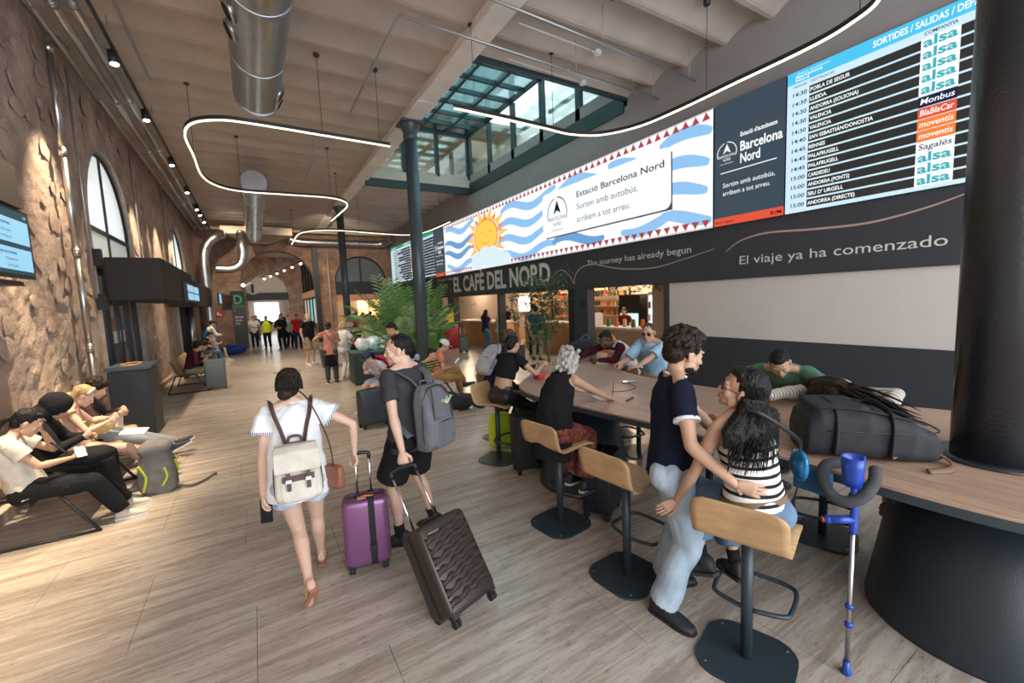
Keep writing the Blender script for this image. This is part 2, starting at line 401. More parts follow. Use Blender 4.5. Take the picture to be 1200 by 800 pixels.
        co,no,li,ls,lt = remesh_arrays(hb, hv*s, 2 if p.lod<2 else 1); parts.append((co,li,ls,lt))
        # hands: palm plus five bent fingers, rooted inside the palm
        g = MB()
        for k,sg in (('R',1),('L',-1)):
            a,e,w,h = p.arm[k]; d = Vector(h['dir']) if 'dir' in h else (w-e)
            if h.get('w') and 'dir' in h: d = p.Wi.to_3x3()@d
            d = d.normalized(); n = h.get('n', None)
            n = Vector((-sg,0,0)) if n is None else Vector(n)
            if h.get('w') and 'n' in h: n = p.Wi.to_3x3()@n
            n = n-d*n.dot(d)
            if n.length<1e-3: n = Vector((0,0,1))
            n.normalize(); t = d.cross(n)*(-sg if True else 1)
            # thumb side: right hand, palm facing n, fingers d -> thumb towards n x d for right
            t = (n.cross(d))*sg
            curl = h.get('curl', .35); spread = h.get('spread', .0); s2 = s*(1. if m else .92)
            rg = [(0,.021,.018),(.02,.027,.016),(.05,.038,.0145),(.078,.041,.013),(.094,.036,.010)]
            g.loft([ering(w+d*y*s2-n*.0*s2, t, n, a_*s2, b_*s2, 14) for y,a_,b_ in rg])
            for i,(off,L) in enumerate(((.029,.070),(.010,.079),(-.010,.073),(-.028,.058))):
                pos = w+d*(.080-abs(off-.005)*.15)*s2+t*off*s2; ang = 0; pts=[pos]; dd = (d+t*off*(4+spread*25)*.2)
                for j,fr in enumerate((.44,.32,.24)):
                    ang += curl*(.8,1.1,.8)[j]*(1+.12*(i-1)); v = (dd*cos(ang)+n*sin(ang)).normalized(); pts.append(pts[-1]+v*L*fr*s2)
                g.tube(pts[:1]+[pts[0].lerp(pts[1],.5)]+pts[1:3]+[pts[2].lerp(pts[3],.8),pts[3]], [.0098*s2,.0092*s2,.0092*s2,.0084*s2,.0074*s2,.0035*s2], 8)
            b0 = w+d*.022*s2+t*.022*s2; th = h.get('thumb',.45)
            p1 = b0+(d*.62+t*.72+n*.25).normalized()*.042*s2; p2 = p1+(d*.85+t*(.45-.5*th)+n*(.2+.5*th)).normalized()*.034*s2; p3 = p2+(d*.9+t*(.15-.6*th)+n*(.2+.6*th)).normalized()*.026*s2
            g.tube([b0-(p1-b0)*.3,b0,p1,p2,p2.lerp(p3,.8),p3], [.011*s2,.0145*s2,.0115*s2,.0105*s2,.009*s2,.004*s2], 8)
            # toes when barefoot
        parts.append(mb_arrays(g))
        o = emit_obj('body', arrays_to_mesh('body', parts), p.sk, p.root)
        if p.lod==0 or (p.lod==1 and not noface):
            for sg in (-1,1):
                eb = MB(); eb.sph(hp(sg*.031,.0725,.004),.0115*hs,12,8); eo = eb.obj('eye', M_eye, p.root)
                ib = MB(); ib.sph(hp(sg*.031,.0775,.003),.0075*hs,10,6); ib.obj('iris', M_iris, eo)
                bb = MB(); bb.tube([hp(sg*.014,.092,.026),hp(sg*.03,.0895,.032),hp(sg*.048,.077,.027)],[.003*hs,.0042*hs,.002*hs],6); bb.obj('eyebrow', M_brow, p.root)
            lb = MB(); lb.tube([hp(-.021,.080,-.0605),hp(-.008,.0925,-.0585),hp(.008,.0925,-.0585),hp(.021,.080,-.0605)],[.002*hs,.0052*hs,.0052*hs,.002*hs],6)
            lb.tube([hp(-.017,.081,-.0655),hp(0,.0915,-.069),hp(.017,.081,-.0655)],[.002*hs,.006*hs,.002*hs],6); lb.obj('lips', M_lip, p.root)
        return p
    def hp(p,x,y,z): return p.hc+p.hR@Vector((x,y,z))*p.hs
    def hair(p, kind, col, length=.3, m=None, strands=0):
        m = m or hairm(col); hb = MB(); hs = p.hs
        def E(c,r): hb.sph(p.hp(*c), tuple(q*hs for q in r), 16, 12, p.hR)
        ex = MB(); amp=.0025; fr=160; r = random.Random(p.seed+3)
        if kind=='short':
            E((0,-.026,.044),(.0785,.092,.083)); E((0,-.060,-.01),(.062,.045,.055)); E((0,.02,.082),(.055,.052,.036))
        elif kind=='crew':
            E((0,-.022,.040),(.0775,.093,.082)); E((0,-.060,.0),(.062,.045,.05))
        elif kind=='curly':
            E((0,-.026,.050),(.092,.102,.096)); E((0,-.066,.0),(.078,.056,.066)); E((0,.034,.094),(.074,.062,.046)); amp=.004; fr=150
            for i in range(150 if p.lod==0 else 60):
                a = r.uniform(0,2*pi); z = r.uniform(-.1,1.); q = sqrt(max(0,1-z*z)); d = (q*cos(a),q*sin(a),z)
                if d[1]>.55 and z<.55: continue
                E((d[0]*.096, -.026+d[1]*.106, .052+d[2]*.100),(r.uniform(.009,.015),)*3)
        elif kind in('long','longcurl','bun','ponytail','bob','wavybob'):
            E((0,-.028,.044),(.083,.094,.087)); E((0,-.062,-.01),(.070,.05,.07)); E((0,.018,.088),(.058,.054,.034))
            if kind=='bun':
                E((-.022,-.108,-.052),(.050,.042,.044)); E((-.035,-.125,-.065),(.03,.03,.028)); E((.01,-.12,-.04),(.025,.025,.025))
            if kind=='ponytail':
                hb.tube([p.hp(0,-.11,.02),p.hp(0,-.15,-.03),p.hp(.01,-.15,-.12),p.hp(.01,-.13,-.12-length*.6)],[.02*hs,.032*hs,.028*hs,.008*hs],10)
            if kind in('bob','wavybob'):
                for sg in(-1,1): E((sg*.066,-.025,-.03),(.026,.062,.07))
                E((0,-.075,-.04),(.075,.045,.075))
                if kind=='wavybob':
                    for i in range(90):
                        a = r.uniform(pi*.95,pi*2.05); z = r.uniform(-.12,.12); E((cos(a)*.092,-.035+sin(a)*.092,z),(.020,.020,.022))
            if kind in('long','longcurl'):
                z0 = Vector((0,0,-1))
                for i in range(14):
                    a = pi+pi*(i/13.); x = cos(a)*.072; y = -.03+sin(a)*.07; top = p.hp(x,y,.0)
                    L = length*r.uniform(.8,1.05); out = p.Rc@Vector((x*1.9,-.035-abs(y)*.3,0)); mid = p.hp(x*1.12,y*1.15,-.09); end = mid+z0*(L-.09)*1.0+out*.9
                    mm = mid.lerp(end,.5)+out*.35
                    hb.tube([top,mid,mm,end],[.034*hs,.038*hs,.034*hs,.012*hs],8)
        blobo = blob(hb,'hair',m,p.root,vox=(.005,.008,.012)[p.lod],smooth=2,wr=amp,fr=fr,seed=p.seed,extra=None)
        if strands:
            z0 = Vector((0,0,-1)); sb = MB()
            for i in range(strands):
                a = r.uniform(pi*.93,pi*2.07); x = cos(a)*.084; y = -.03+sin(a)*.09; rt = p.hp(x*.35,y*.35+.0,.125); sd = p.hp(x*.95,y*1.02,.06); lo = p.hp(x*1.05,y*1.05,-.03)
                pts=[rt,sd,lo]
                if kind in('long','longcurl'):
                    L = length*r.uniform(.75,1.2); q = lo.copy(); ph = r.uniform(0,6); wv = .012 if kind=='longcurl' else .005
                    for j in range(1,6):
                        q = lo+z0*L*j/5+p.Rc@Vector((x*3.6,-.10-abs(y)*.4,0))*.35*(j/5)+Vector((sin(ph+j*1.7),cos(ph+j*1.4),0))*wv*j*.6; pts.append(q)
                sb.tube(spline(pts,3),[.0019*hs]*(len(spline(pts,3))-1)+[.0005],3)
            sb.obj('hair_strands', m, p.root)
        return p
    def beard(p, col='darkbrown'):
        hb = MB(); hs = p.hs
        def E(c,r): hb.sph(p.hp(*c), tuple(q*hs for q in r), 14, 10, p.hR)
        E((0,.066,-.096),(.0235,.0195,.0165)); 
        for sg in(-1,1): E((sg*.046,.018,-.068),(.0185,.031,.028)); E((sg*.030,.046,-.086),(.024,.030,.0165)); E((sg*.016,.060,-.093),(.02,.022,.0165))
        hb.tube([p.hp(-.022,.0785,-.05),p.hp(0,.095,-.0475),p.hp(.022,.0785,-.05)],[.0028,.0045,.0028],6)
        blob(hb,'beard',hairm(col),p.root,vox=.004,smooth=2,wr=.0012,fr=300,seed=p.seed); return p
    def glasses(p, dark=True, up=0.):
        g = MB(); 
        def q(x,y,z): 
            return p.hp(x, y-(.075 if up else 0), z+up)
        o = MB()
        for sg in(-1,1):
            o.tube([q(sg*.033+.023*cos(a),.094-abs(sg*.033+.023*cos(a))*.1,.003+.018*sin(a)) for a in [2*pi*i/14 for i in range(14)]],.0022,5,closed=True)
            o.tube([q(sg*.056,.088,.006),q(sg*.078,.04,.006),q(sg*.082,-.01,.002)],.0022,5)
        o.tube([q(-.011,.094,.006),q(0,.097,.009),q(.011,.094,.006)],.002,5)
        fr = o.obj('glasses_frame', mat('frame_black',(.012,.012,.014),.3), p.root)
        if dark:
            l = MB()
            for sg in(-1,1):
                l.loft([[q(sg*.033+.022*cos(a),.094-abs(sg*.033)*.1+e,.003+.017*sin(a)) for a in [2*pi*i/14 for i in range(14)]] for e in (0,.0015)])
            l.obj('lens', mat('dark_lens',(.01,.01,.012),.08), fr)
        return p
    def shirt(p, m, sleeve=.5, long=False, hem=.07, loose=.012, name='shirt', neckline=0., trim=None, wr=.004, seed=1, sleeveless=False, crop=0., flare=1.):
        s = p.s; up = Vector((0,0,1)); X=Vector((1,0,0)); Y=Vector((0,1,0)); mm = p.sex=='m'; f=p.fat; L = loose; mb = MB()
        rr = []
        if not crop: rr += [(p.P-p.Rp@up*hem*s, p.Rp, (.172*flare)+L, (.122*flare)+L),(p.P+p.Rp@up*.03*s,p.Rp,.170+L,.120+L)]
        if not crop: rr += [(p.wst, p.Ru,(.142 if mm else .132)*f+L*1.6,.096*f+L*1.5)]
        else: rr += [(p.wst.lerp(p.chs,crop),p.Ru,(.134)*f+L,.102*f+L)]
        rr += [(p.wst.lerp(p.chs,.75),p.Ru,(.152 if mm else .134)*f+L*1.2,.102*f+L),
               (p.chs,p.Rc,(.165 if mm else .142)+L,.110+L),(p.chs.lerp(p.shc,.55),p.Rc,(.166 if mm else .143)+L*.8,.101+L),(p.shc-p.Rc@up*.008*s,p.Rc,(.137 if mm else .118)+L*.6,.077+L*.6),(p.nb-p.Rc@up*(.005+neckline)*s,p.Rc,.066+L*.3,.062+L*.3)]
        if sleeveless: rr[-3:-1]=[(p.chs.lerp(p.shc,.55),p.Rc,(.142 if mm else .124)+L*.8,.103+L),(p.shc-p.Rc@up*.008*s,p.Rc,(.112 if mm else .098)+L*.5,.078+L*.6)]
        mb.loft([ering(c, R@X, R@Y, a*s, b*s, 24) for c,R,a,b in rr])
        trims = []
        for k,sg in (('R',1),('L',-1)):
            if not mm: mb.sph(p.chs+p.Rc@Vector((sg*.064,.090,.035))*s, (.063*s,.057*s,.063*s))
            else: mb.sph(p.chs+p.Rc@Vector((sg*.07,.050,.045))*s, (.082*s,.060*s,.068*s))
            q0=p.nb-p.Rc@up*.002*s; q1=p.shj[k]+p.Rc@up*.012*s
            if sleeveless: seglimb(mb, q0, q0.lerp(q1,.62), [(0,.046*s),(1,.045*s)]); continue
            seglimb(mb, q0, q1, [(0,.046*s),(.6,.045*s),(1,.042*s)])
            a,e,w,h = p.arm[k]; mb.sph(a-p.Rc@X*sg*.006*s,(.056 if mm else .05)*s+L*.4)
            if long:
                seglimb(mb,a,e,[(0,.054*s+L*.5),(.5,.05*s+L*.5),(1,.043*s+L*.5)]); seglimb(mb,e,w.lerp(e,.04),[(0,.043*s+L*.5),(.5,.04*s+L*.3),(1,.032*s+L*.3)],False); mb.sph(e,.043*s+L*.5)
            else:
                c = a.lerp(e,sleeve); seglimb(mb,a,c,[(0,.054*s+L*.5),(.5,.053*s+L*.8),(1,.052*s+L*1.1)],False); trims.append((a,e,c))
        vox = (.008,.012,.018)[p.lod]
        o = blob(mb,name,m,p.root,vox=vox*s,smooth=4,wr=wr if p.lod<2 else wr*.6,fr=28,seed=p.seed+seed)
        if trim is not None:
            for a,e,c in trims:
                t = MB(); d=(e-a).normalized(); t.cyl(c-d*.014*s,c+d*.004*s,.0525*s+L*1.12,.0525*s+L*1.2,24); t.obj('sleeve_trim',trim,o)
            t = MB(); t.tube([p.nb+p.Rc@Vector((.062*cos(a_)*s,.058*sin(a_)*s+.004,.006-.012*sin(a_))) for a_ in [2*pi*i/24 for i in range(24)]],.0085*s,8,closed=True); t.obj('collar',trim,o)
        return o
    def trousers(p, m, to=1., loose=.012, name='trousers', wr=.004, flare=1., waist=.11, taper=1.):
        """to: 1 = ankle, .5 = half the shank, negative values stop on the thigh (-.4 = 60% of thigh)"""
        s=p.s; up=Vector((0,0,1)); X=Vector((1,0,0)); Y=Vector((0,1,0)); mb=MB(); L=loose
        rr=[(p.P-p.Rp@up*.095*s,p.Rp,.11+L,.09+L),(p.P-p.Rp@up*.02*s,p.Rp,.161+L*.7,.110+L*.5),(p.P+p.Rp@up*.05*s,p.Rp,.158+L*.3,.105+L*.3),(p.P+p.Rp@up*waist*s,p.Rp,.143,.096)]
        mb.loft([ering(c,R@X,R@Y,a*s,b*s,24) for c,R,a,b in rr])
        for k in('R','L'):
            a,kn,an,_=p.leg[k]; mb.sph(p.hipj[k]-p.Rp@Y*.045*s-p.Rp@up*.02*s, (.092*s,.092*s,.094*s))
            if to<0:
                c=a.lerp(kn,1+to); seglimb(mb,a,c,[(0,.092*s+L*.6),(.5,.090*s+L),(1,(.088*s+L*1.2)*flare)],False)
            else:
                seglimb(mb,a,kn,[(0,.092*s+L*.6),(.5,.082*s+L*.8),(1,.060*s+L*1.1)]); c=kn.lerp(an,to)
                bk=p.footframe(k)@Y
                limb(mb,[kn,kn.lerp(c,.35)-bk*.01*s,c],[.060*s+L*1.1,.058*s+L,(.046*s+L)*flare*taper],14,False)
        return blob(mb,name,m,p.root,vox=(.008,.012,.018)[p.lod]*s,smooth=4,wr=wr,fr=24,seed=p.seed+5)
    def skirt(p, m, length=.45, flare=1.15, name='skirt', wr=.004):
        s=p.s; mb=MB(); up=Vector((0,0,1)); X=Vector((1,0,0)); Y=Vector((0,1,0))
        kc=(p.leg['R'][1]+p.leg['L'][1])*.5; d=(kc-p.P).normalized()
        c=p.P+d*length*s
        mb.loft([ering(p.P+p.Rp@up*.1*s,p.Rp@X,p.Rp@Y,.15*s,.105*s,24),ering(p.P,p.Rp@X,p.Rp@Y,.175*s,.125*s,24),ering(c,X,Y,.175*s*flare,.14*s*flare,24)])
        return blob(mb,name,m,p.root,vox=(.009,.013,.018)[p.lod],smooth=3,wr=wr,fr=22,seed=p.seed)
    def shoes(p, m, sole=None, kind='trainer', sock=None, laces=True):
        s=p.s*(1. if p.sex=='m' else .93); X=Vector((1,0,0)); up=Vector((0,0,1)); sole=sole or M_sole
        for k in('R','L'):
            F=p.footframe(k); an=p.leg[k][2]; q=lambda x,y,z: an+F@Vector((x,y,z))*s
            if kind=='sandal':
                b=MB(); rg=[(-.07,.028,.0),(-.04,.036,.0),(.03,.036,.0),(.1,.046,-.0),(.15,.045,0),(.19,.03,0)]
                b.loft([[q(x*1.,y,z) for x,z in ((-a,-.092),(a,-.092),(a,-.078),(-a,-.078))] for y,a,_ in rg],smooth=False); so=b.obj('shoe',m,p.root)
                t=MB(); t.tube([q(-.034,-.04,-.075),q(-.036,-.045,-.02),q(0,-.058,.0),q(.036,-.045,-.02),q(.034,-.04,-.075)],.004,6); t.tube([q(-.046,.09,-.075),q(-.036,.09,-.03),q(0,.09,-.012),q(.036,.09,-.03),q(.046,.09,-.075)],.005,6); t.obj('strap',m,so); continue
            u=MB(); rg=[(-.078,-.045,.022,.025),(-.068,-.03,.036,.05),(-.035,-.022,.041,.062),(.01,-.032,.042,.052),(.06,-.045,.045,.040),(.11,-.053,.049,.030),(.155,-.058,.046,.025),(.190,-.064,.034,.020),(.205,-.068,.018,.013)]
            if kind=='low': rg=[(y,z,a,b*.9) for y,z,a,b in rg]
            u.loft([ering(q(0,y,z),F@X,F@up,a*s,b*s,18,.15) for y,z,a,b in rg]); uo=u.obj('shoe',m,p.root)
            b=MB(); ol=[(-.086,.020),(-.078,.034),(-.03,.042),(.05,.046),(.11,.052),(.16,.049),(.195,.037),(.213,.018)]
            b.loft([[q(x,y,z) for x,z in ((-a,-.096),(a,-.096),(a*1.02,-.074),(-a*1.02,-.074))] for y,a in ol],smooth=False); b.obj('sole',sole,uo)
            if laces and p.lod==0:
                l=MB()
                for i in range(4):
                    y=.02+i*.026; z=.012-.020*i; l.tube([q(-.026,y,z-.018),q(0,y+.004,z+.001),q(.026,y,z-.018)],.0028,5)
                l.obj('laces',mat('laces',(.05,.05,.055),.9) if sole is M_sole_d else mat('laces_white',(.6,.6,.6),.9),uo)
            if sock is not None:
                t=MB(); kn=p.leg[k][1]; d=(kn-an).normalized(); t.cyl(an-d*.03*s,an+d*.09*s,.041*s,.042*s,16); t.obj('sock',sock,p.root)
        return p
    def cap(p, m, back=False):
        c=MB(); hs=p.hs
        for i in range(1): c.sph(p.hp(0,-.016,.055),(.086*hs,.102*hs,.080*hs),18,12,p.hR)
        o=blob(c,'cap',m,p.root,vox=.007,smooth=2)
        b=MB(); sg=-1 if back else 1
        b.loft([[p.hp(x, sg*(.075+yy*(1-abs(x)*6)), .055-yy*.18+dz) for x in (-.07,-.04,0,.04,.07)]+[p.hp(x, sg*(.075+yy*(1-abs(x)*6)), .05-yy*.18+dz) for x in (.07,.04,0,-.04,-.07)] for yy,dz in ((0,0),(.04,0),(.09,-.003))],smooth=True)
        b.obj('peak',m,o); return p
# ---------------------------------------------------------------- the setting
XL, XR, YB, YF, ZC = -2.32, 7.5, -4.3, 27.0, 6.3
# --- floor: travertine slabs, veins running across the hall
def travertine():
    m = bpy.data.materials.new('travertine'); m.use_nodes = True; nt = m.node_tree; b = nt.nodes['Principled BSDF']; N = nt.nodes.new; Lk = nt.links.new
    g = N('ShaderNodeNewGeometry'); mp = N('ShaderNodeMapping'); mp.inputs['Rotation'].default_value = (0,0,radians(-4)); mp.inputs['Scale'].default_value = (.6,6.5,1)
    Lk(g.outputs['Position'], mp.inputs[0])
    oi = N('ShaderNodeObjectInfo'); off = N('ShaderNodeVectorMath'); off.operation='MULTIPLY_ADD'; off.inputs[1].default_value = (0,0,1)
    cx = N('ShaderNodeCombineXYZ'); mm = N('ShaderNodeMath'); mm.operation='MULTIPLY'; mm.inputs[1].default_value = .12; Lk(oi.outputs['Random'], mm.inputs[0]); Lk(mm.outputs[0], cx.inputs[2])
    ad = N('ShaderNodeVectorMath'); ad.operation='ADD'; Lk(mp.outputs[0], ad.inputs[0]); Lk(cx.outputs[0], ad.inputs[1])
    n1 = N('ShaderNodeTexNoise'); n1.inputs['Scale'].default_value = 1.5; n1.inputs['Detail'].default_value = 9; n1.inputs['Roughness'].default_value = .68; n1.inputs['Distortion'].default_value = .55; Lk(ad.outputs[0], n1.inputs[0])
    n2 = N('ShaderNodeTexNoise'); n2.inputs['Scale'].default_value = 7; n2.inputs['Detail'].default_value = 6; n2.inputs['Roughness'].default_value = .7; Lk(ad.outputs[0], n2.inputs[0])
    r = N('ShaderNodeValToRGB'); e = r.color_ramp.elements
    e[0].position = .18; e[0].color = (.24,.19,.155,1); e[1].position = .86; e[1].color = (.58,.515,.445,1)
    q = e.new(.44); q.color = (.36,.30,.25,1); q = e.new(.56); q.color = (.475,.415,.355,1)
    mx = N('ShaderNodeMath'); mx.operation='MULTIPLY_ADD'; mx.inputs[1].default_value = .42; Lk(n2.outputs['Fac'], mx.inputs[0])
    s = N('ShaderNodeMath'); s.operation='SUBTRACT'; s.inputs[1].default_value = .21; Lk(n1.outputs['Fac'], s.inputs[0]); Lk(s.outputs[0], mx.inputs[2]); Lk(mx.outputs[0], r.inputs[0])
    # pits in the stone
    mp2 = N('ShaderNodeMapping'); mp2.inputs['Scale'].default_value = (14,60,1); Lk(g.outputs['Position'], mp2.inputs[0])
    n3 = N('ShaderNodeTexNoise'); n3.inputs['Scale'].default_value = 1; n3.inputs['Detail'].default_value = 3; Lk(mp2.outputs[0], n3.inputs[0])
    r3 = N('ShaderNodeValToRGB'); r3.color_ramp.elements[0].position=.30; r3.color_ramp.elements[0].color=(.55,.52,.5,1); r3.color_ramp.elements[1].position=.40; r3.color_ramp.elements[1].color=(1,1,1,1); Lk(n3.outputs['Fac'], r3.inputs[0])
    mu = N('ShaderNodeMix'); mu.data_type='RGBA'; mu.blend_type='MULTIPLY'; mu.inputs[0].default_value=.8; Lk(r.outputs[0], mu.inputs[6]); Lk(r3.outputs[0], mu.inputs[7])
    hs = N('ShaderNodeHueSaturation'); mr = N('ShaderNodeMapRange'); mr.inputs[3].default_value=.975; mr.inputs[4].default_value=1.025; Lk(oi.outputs['Random'], mr.inputs[0]); Lk(mr.outputs[0], hs.inputs['Value'])
    Lk(mu.outputs[2], hs.inputs['Color']); Lk(hs.outputs[0], b.inputs['Base Color'])
    rr = N('ShaderNodeMapRange'); rr.inputs[3].default_value=.16; rr.inputs[4].default_value=.34; Lk(n2.outputs['Fac'], rr.inputs[0]); Lk(rr.outputs[0], b.inputs['Roughness'])
    bp = N('ShaderNodeBump'); bp.inputs['Strength'].default_value=.12; bp.inputs['Distance'].default_value=.004; Lk(mu.outputs[2], bp.inputs['Height']); Lk(bp.outputs[0], b.inputs['Normal'])
    b.inputs['Specular IOR Level'].default_value = .5
    return m
M_floor = travertine()
fl = MB(); fl.b2((XL-.6,YB,-.12),(16,46,-.012)); floor = struct(fl.obj('floor', mat('floor_bed',(.16,.125,.10),.7)))
# slabs 1.26 x 0.84, staggered; the nearest as parts, the rest joined
slabs = []; 
SW, SL = .84, 1.26
for r_ in range(int((27-YB)/SW)+1):
    y0 = YB+r_*SW; sh = (r_*.47)%1*SL
    for c_ in range(-1, 12):
        x0 = XL-.05+c_*SL+sh-SL; x1 = x0+SL
        a = max(x0, XL-.05); b_ = min(x1, 7.6)
        if b_-a < .05: continue
        slabs.append((a,b_,y0,y0+SW))
vis = [q for q in slabs if 0 < q[2]+.8 and (q[0]+q[1])/2 < 1.8+q[2]*1.0+2.2]
vis.sort(key=lambda q: q[2]); near = vis[:150]; nset = set(near)
g_ = .0014
for a,b_,y0,y1 in near:
    t = MB(); dz = random.uniform(-.0006,.0006); t.b2((a+g_,y0+g_,-.03),(b_-g_,y1-g_,dz)); t.obj('slab', M_floor, floor)
t = MB()
for q in slabs:
    if q in nset: continue
    a,b_,y0,y1 = q; t.b2((a+g_,y0+g_,-.03),(b_-g_,y1-g_,0))
t.b2((7.6,YB,-.03),(15,27,0)); t.b2((XL-.5,27.9,-.03),(15,46,0))
tag(t.obj('slabs', M_floor, floor), kind='stuff')

# --- left wall: rubble masonry with two arched openings
def stone_mat():
    m = bpy.data.materials.new('rubble_stone'); m.use_nodes=True; nt=m.node_tree; b=nt.nodes['Principled BSDF']; N=nt.nodes.new; Lk=nt.links.new
    g=N('ShaderNodeNewGeometry'); n=N('ShaderNodeTexNoise'); n.inputs['Scale'].default_value=1.7; n.inputs['Detail'].default_value=8; n.inputs['Roughness'].default_value=.7; Lk(g.outputs['Position'],n.inputs[0])
    r=N('ShaderNodeValToRGB'); e=r.color_ramp.elements; e[0].position=.3; e[0].color=(.32,.225,.185,1); e[1].position=.72; e[1].color=(.68,.55,.46,1); q=e.new(.5); q.color=(.49,.375,.31,1); Lk(n.outputs['Fac'],r.inputs[0])
    oi=N('ShaderNodeObjectInfo'); hs=N('ShaderNodeHueSaturation'); mr=N('ShaderNodeMapRange'); mr.inputs[3].default_value=.90; mr.inputs[4].default_value=1.12; Lk(oi.outputs['Random'],mr.inputs[0]); Lk(mr.outputs[0],hs.inputs['Value']); Lk(r.outputs[0],hs.inputs['Color']); Lk(hs.outputs[0],b.inputs['Base Color'])
    n2=N('ShaderNodeTexNoise'); n2.inputs['Scale'].default_value=24; n2.inputs['Detail'].default_value=8; n2.inputs['Roughness'].default_value=.72; Lk(g.outputs['Position'],n2.inputs[0])
    bp=N('ShaderNodeBump'); bp.inputs['Strength'].default_value=.9; bp.inputs['Distance'].default_value=.035; Lk(n2.outputs['Fac'],bp.inputs['Height']); Lk(bp.outputs[0],b.inputs['Normal'])
    b.inputs['Roughness'].default_value=.95; b.inputs['Specular IOR Level'].default_value=.2; return m
M_stone = stone_mat()
ARCH = [(11.8,1.56,3.64),(21.0,1.56,3.64)]
def in_arch(y,z,grow=0.):
    for yc,r,zs in ARCH:
        if abs(y-yc) < r+grow and (z < zs or (y-yc)**2+(z-zs)**2 < (r+grow)**2): return True
    return False
def fbm(p, o=4):
    return noise.fractal(p, 1.0, 2.0, o)
def left_wall():
    out = []; 
    for (ya,yb,st) in ((YB,2.0,.12),(2.0,15.0,.045),(15.0,27.0,.11)):
        ny = int(round((yb-ya)/st)); nz = int(round(6.6/st)); ys = np.linspace(ya,yb,ny+1); zs = np.linspace(0,6.6,nz+1)
        vs=[]; 
        for y in ys:
            for z in zs:
                p = Vector((0,y,z)); v = noise.voronoi(p*3.1+Vector((0,fbm(p*2)*.25,fbm(p*2+Vector((9,0,0)))*.25)))[0]
                edge = min((v[1]-v[0])*1.6, .35)
                d = edge*.018+noise.ridged_multi_fractal(Vector((0,y*6.5,z*9.5)),.9,2.1,5,.9,2.)*.022+noise.noise(p*1.1)*.022-.02
                if z < .05: d *= .3
                vs.append((XL-.045+d, y, z))
        fs=[]
        for i in range(ny):
            for j in range(nz):
                yc=(ys[i]+ys[i+1])/2; zc=(zs[j]+zs[j+1])/2
                if in_arch(yc,zc): continue
                a=i*(nz+1)+j; fs.append((a,a+nz+1,a+nz+2,a+1))
        out.append((vs,fs))
    mb = MB()
    for vs,fs in out: mb.add(vs,fs,True)
    return mb
wl = left_wall(); wall_left = struct(wl.obj('wall_left', M_stone))
bk = MB()
for a,b_ in ((YB,ARCH[0][0]-1.9),(ARCH[0][0]+1.9,ARCH[1][0]-1.9),(ARCH[1][0]+1.9,27.)): bk.b2((XL-.75,a,0),(XL-.55,b_,6.7))
for yc,r,zs in ARCH: bk.b2((XL-.75,yc-1.95,zs+r+.2),(XL-.55,yc+1.95,6.7))
bk.obj('wall_core', mat('wall_core',(.25,.2,.17),.9), wall_left)
# separate stones standing proud of the mortar
def rock(seed):
    r = random.Random(seed); mb = MB(); n=9; rings=[]
    ph=[r.uniform(.78,1.15) for _ in range(n)]
    for sc,x in ((1.,-.03),(1.,.35),(.82,.8),(.45,1.)):
        rings.append([Vector((x+r.uniform(-.08,.08)*(x>0), cos(2*pi*k/n)*ph[k]*sc, sin(2*pi*k/n)*ph[k]*sc)) for k in range(n)])
    mb.loft(rings,smooth=False); return mb.mesh('stone')
rocks = [rock(i) for i in range(10)]
for me in rocks: me.materials.append(M_stone)
rr = random.Random(11); placed=[]; tries=0
while len(placed)<170 and tries<9000:
    tries+=1; y=rr.uniform(3.2,15.5); z=rr.uniform(.1,5.9)
    sy=rr.uniform(.08,.20)*(1+.02*y); sz=sy*rr.uniform(.5,.85)
    if in_arch(y,z,.3): continue
    if any(abs(y-a)<(sy+c)*.92 and abs(z-b_)<(sz+d)*.92 for a,b_,c,d in placed): continue
    placed.append((y,z,sy,sz)); o=bpy.data.objects.new('stone', rocks[rr.randrange(10)]); COL.objects.link(o); o.parent=wall_left
    o.location=(XL-.02,y,z); o.scale=(rr.uniform(.006,.016),sy,sz); o.rotation_euler=(rr.uniform(-.35,.35),0,0)
# baseboard along the left wall
M_dark = mat('dark_metal',(.022,.025,.030),.45,.3,bump=.05,bump_s=200); M_char = mat('charcoal_panel',(.038,.042,.050),.6,noise_s=3,noise_a=.06)
M_steel = mat('galvanised',(.50,.50,.50),.32,1.,noise_s=8,noise_a=.1); M_frame = mat('green_grey_frame',(.016,.036,.043),.5)
for i,(a,b_) in enumerate(((YB,ARCH[0][0]-1.56),(ARCH[0][0]+1.56,ARCH[1][0]-1.56),(ARCH[1][0]+1.56,27))):
    t=MB(); t.b2((XL-.05,a,0),(XL+.05,b_,.12)); struct(t.obj('baseboard_left', mat('skirting_stone',(.33,.27,.22),.7,noise_s=4,noise_a=.15), bevel=.006))
# arched windows and doors
def frosted():
    m=bpy.data.materials.new('frosted_glass'); m.use_nodes=True; nt=m.node_tree; nt.nodes.remove(nt.nodes['Principled BSDF']); N=nt.nodes.new
    t=N('ShaderNodeBsdfTranslucent'); t.inputs[0].default_value=(.62,.62,.58,1); g=N('ShaderNodeBsdfGlossy'); g.inputs[0].default_value=(.8,.8,.8,1); g.inputs[1].default_value=.12; d=N('ShaderNodeBsdfDiffuse'); d.inputs[0].default_value=(.45,.44,.42,1)
    m1=N('ShaderNodeMixShader'); m1.inputs[0].default_value=.25; nt.links.new(t.outputs[0],m1.inputs[1]); nt.links.new(d.outputs[0],m1.inputs[2])
    m2=N('ShaderNodeMixShader'); m2.inputs[0].default_value=.16; nt.links.new(m1.outputs[0],m2.inputs[1]); nt.links.new(g.outputs[0],m2.inputs[2]); nt.links.new(m2.outputs[0],nt.nodes['Material Output'].inputs[0]); return m
M_frost = frosted()
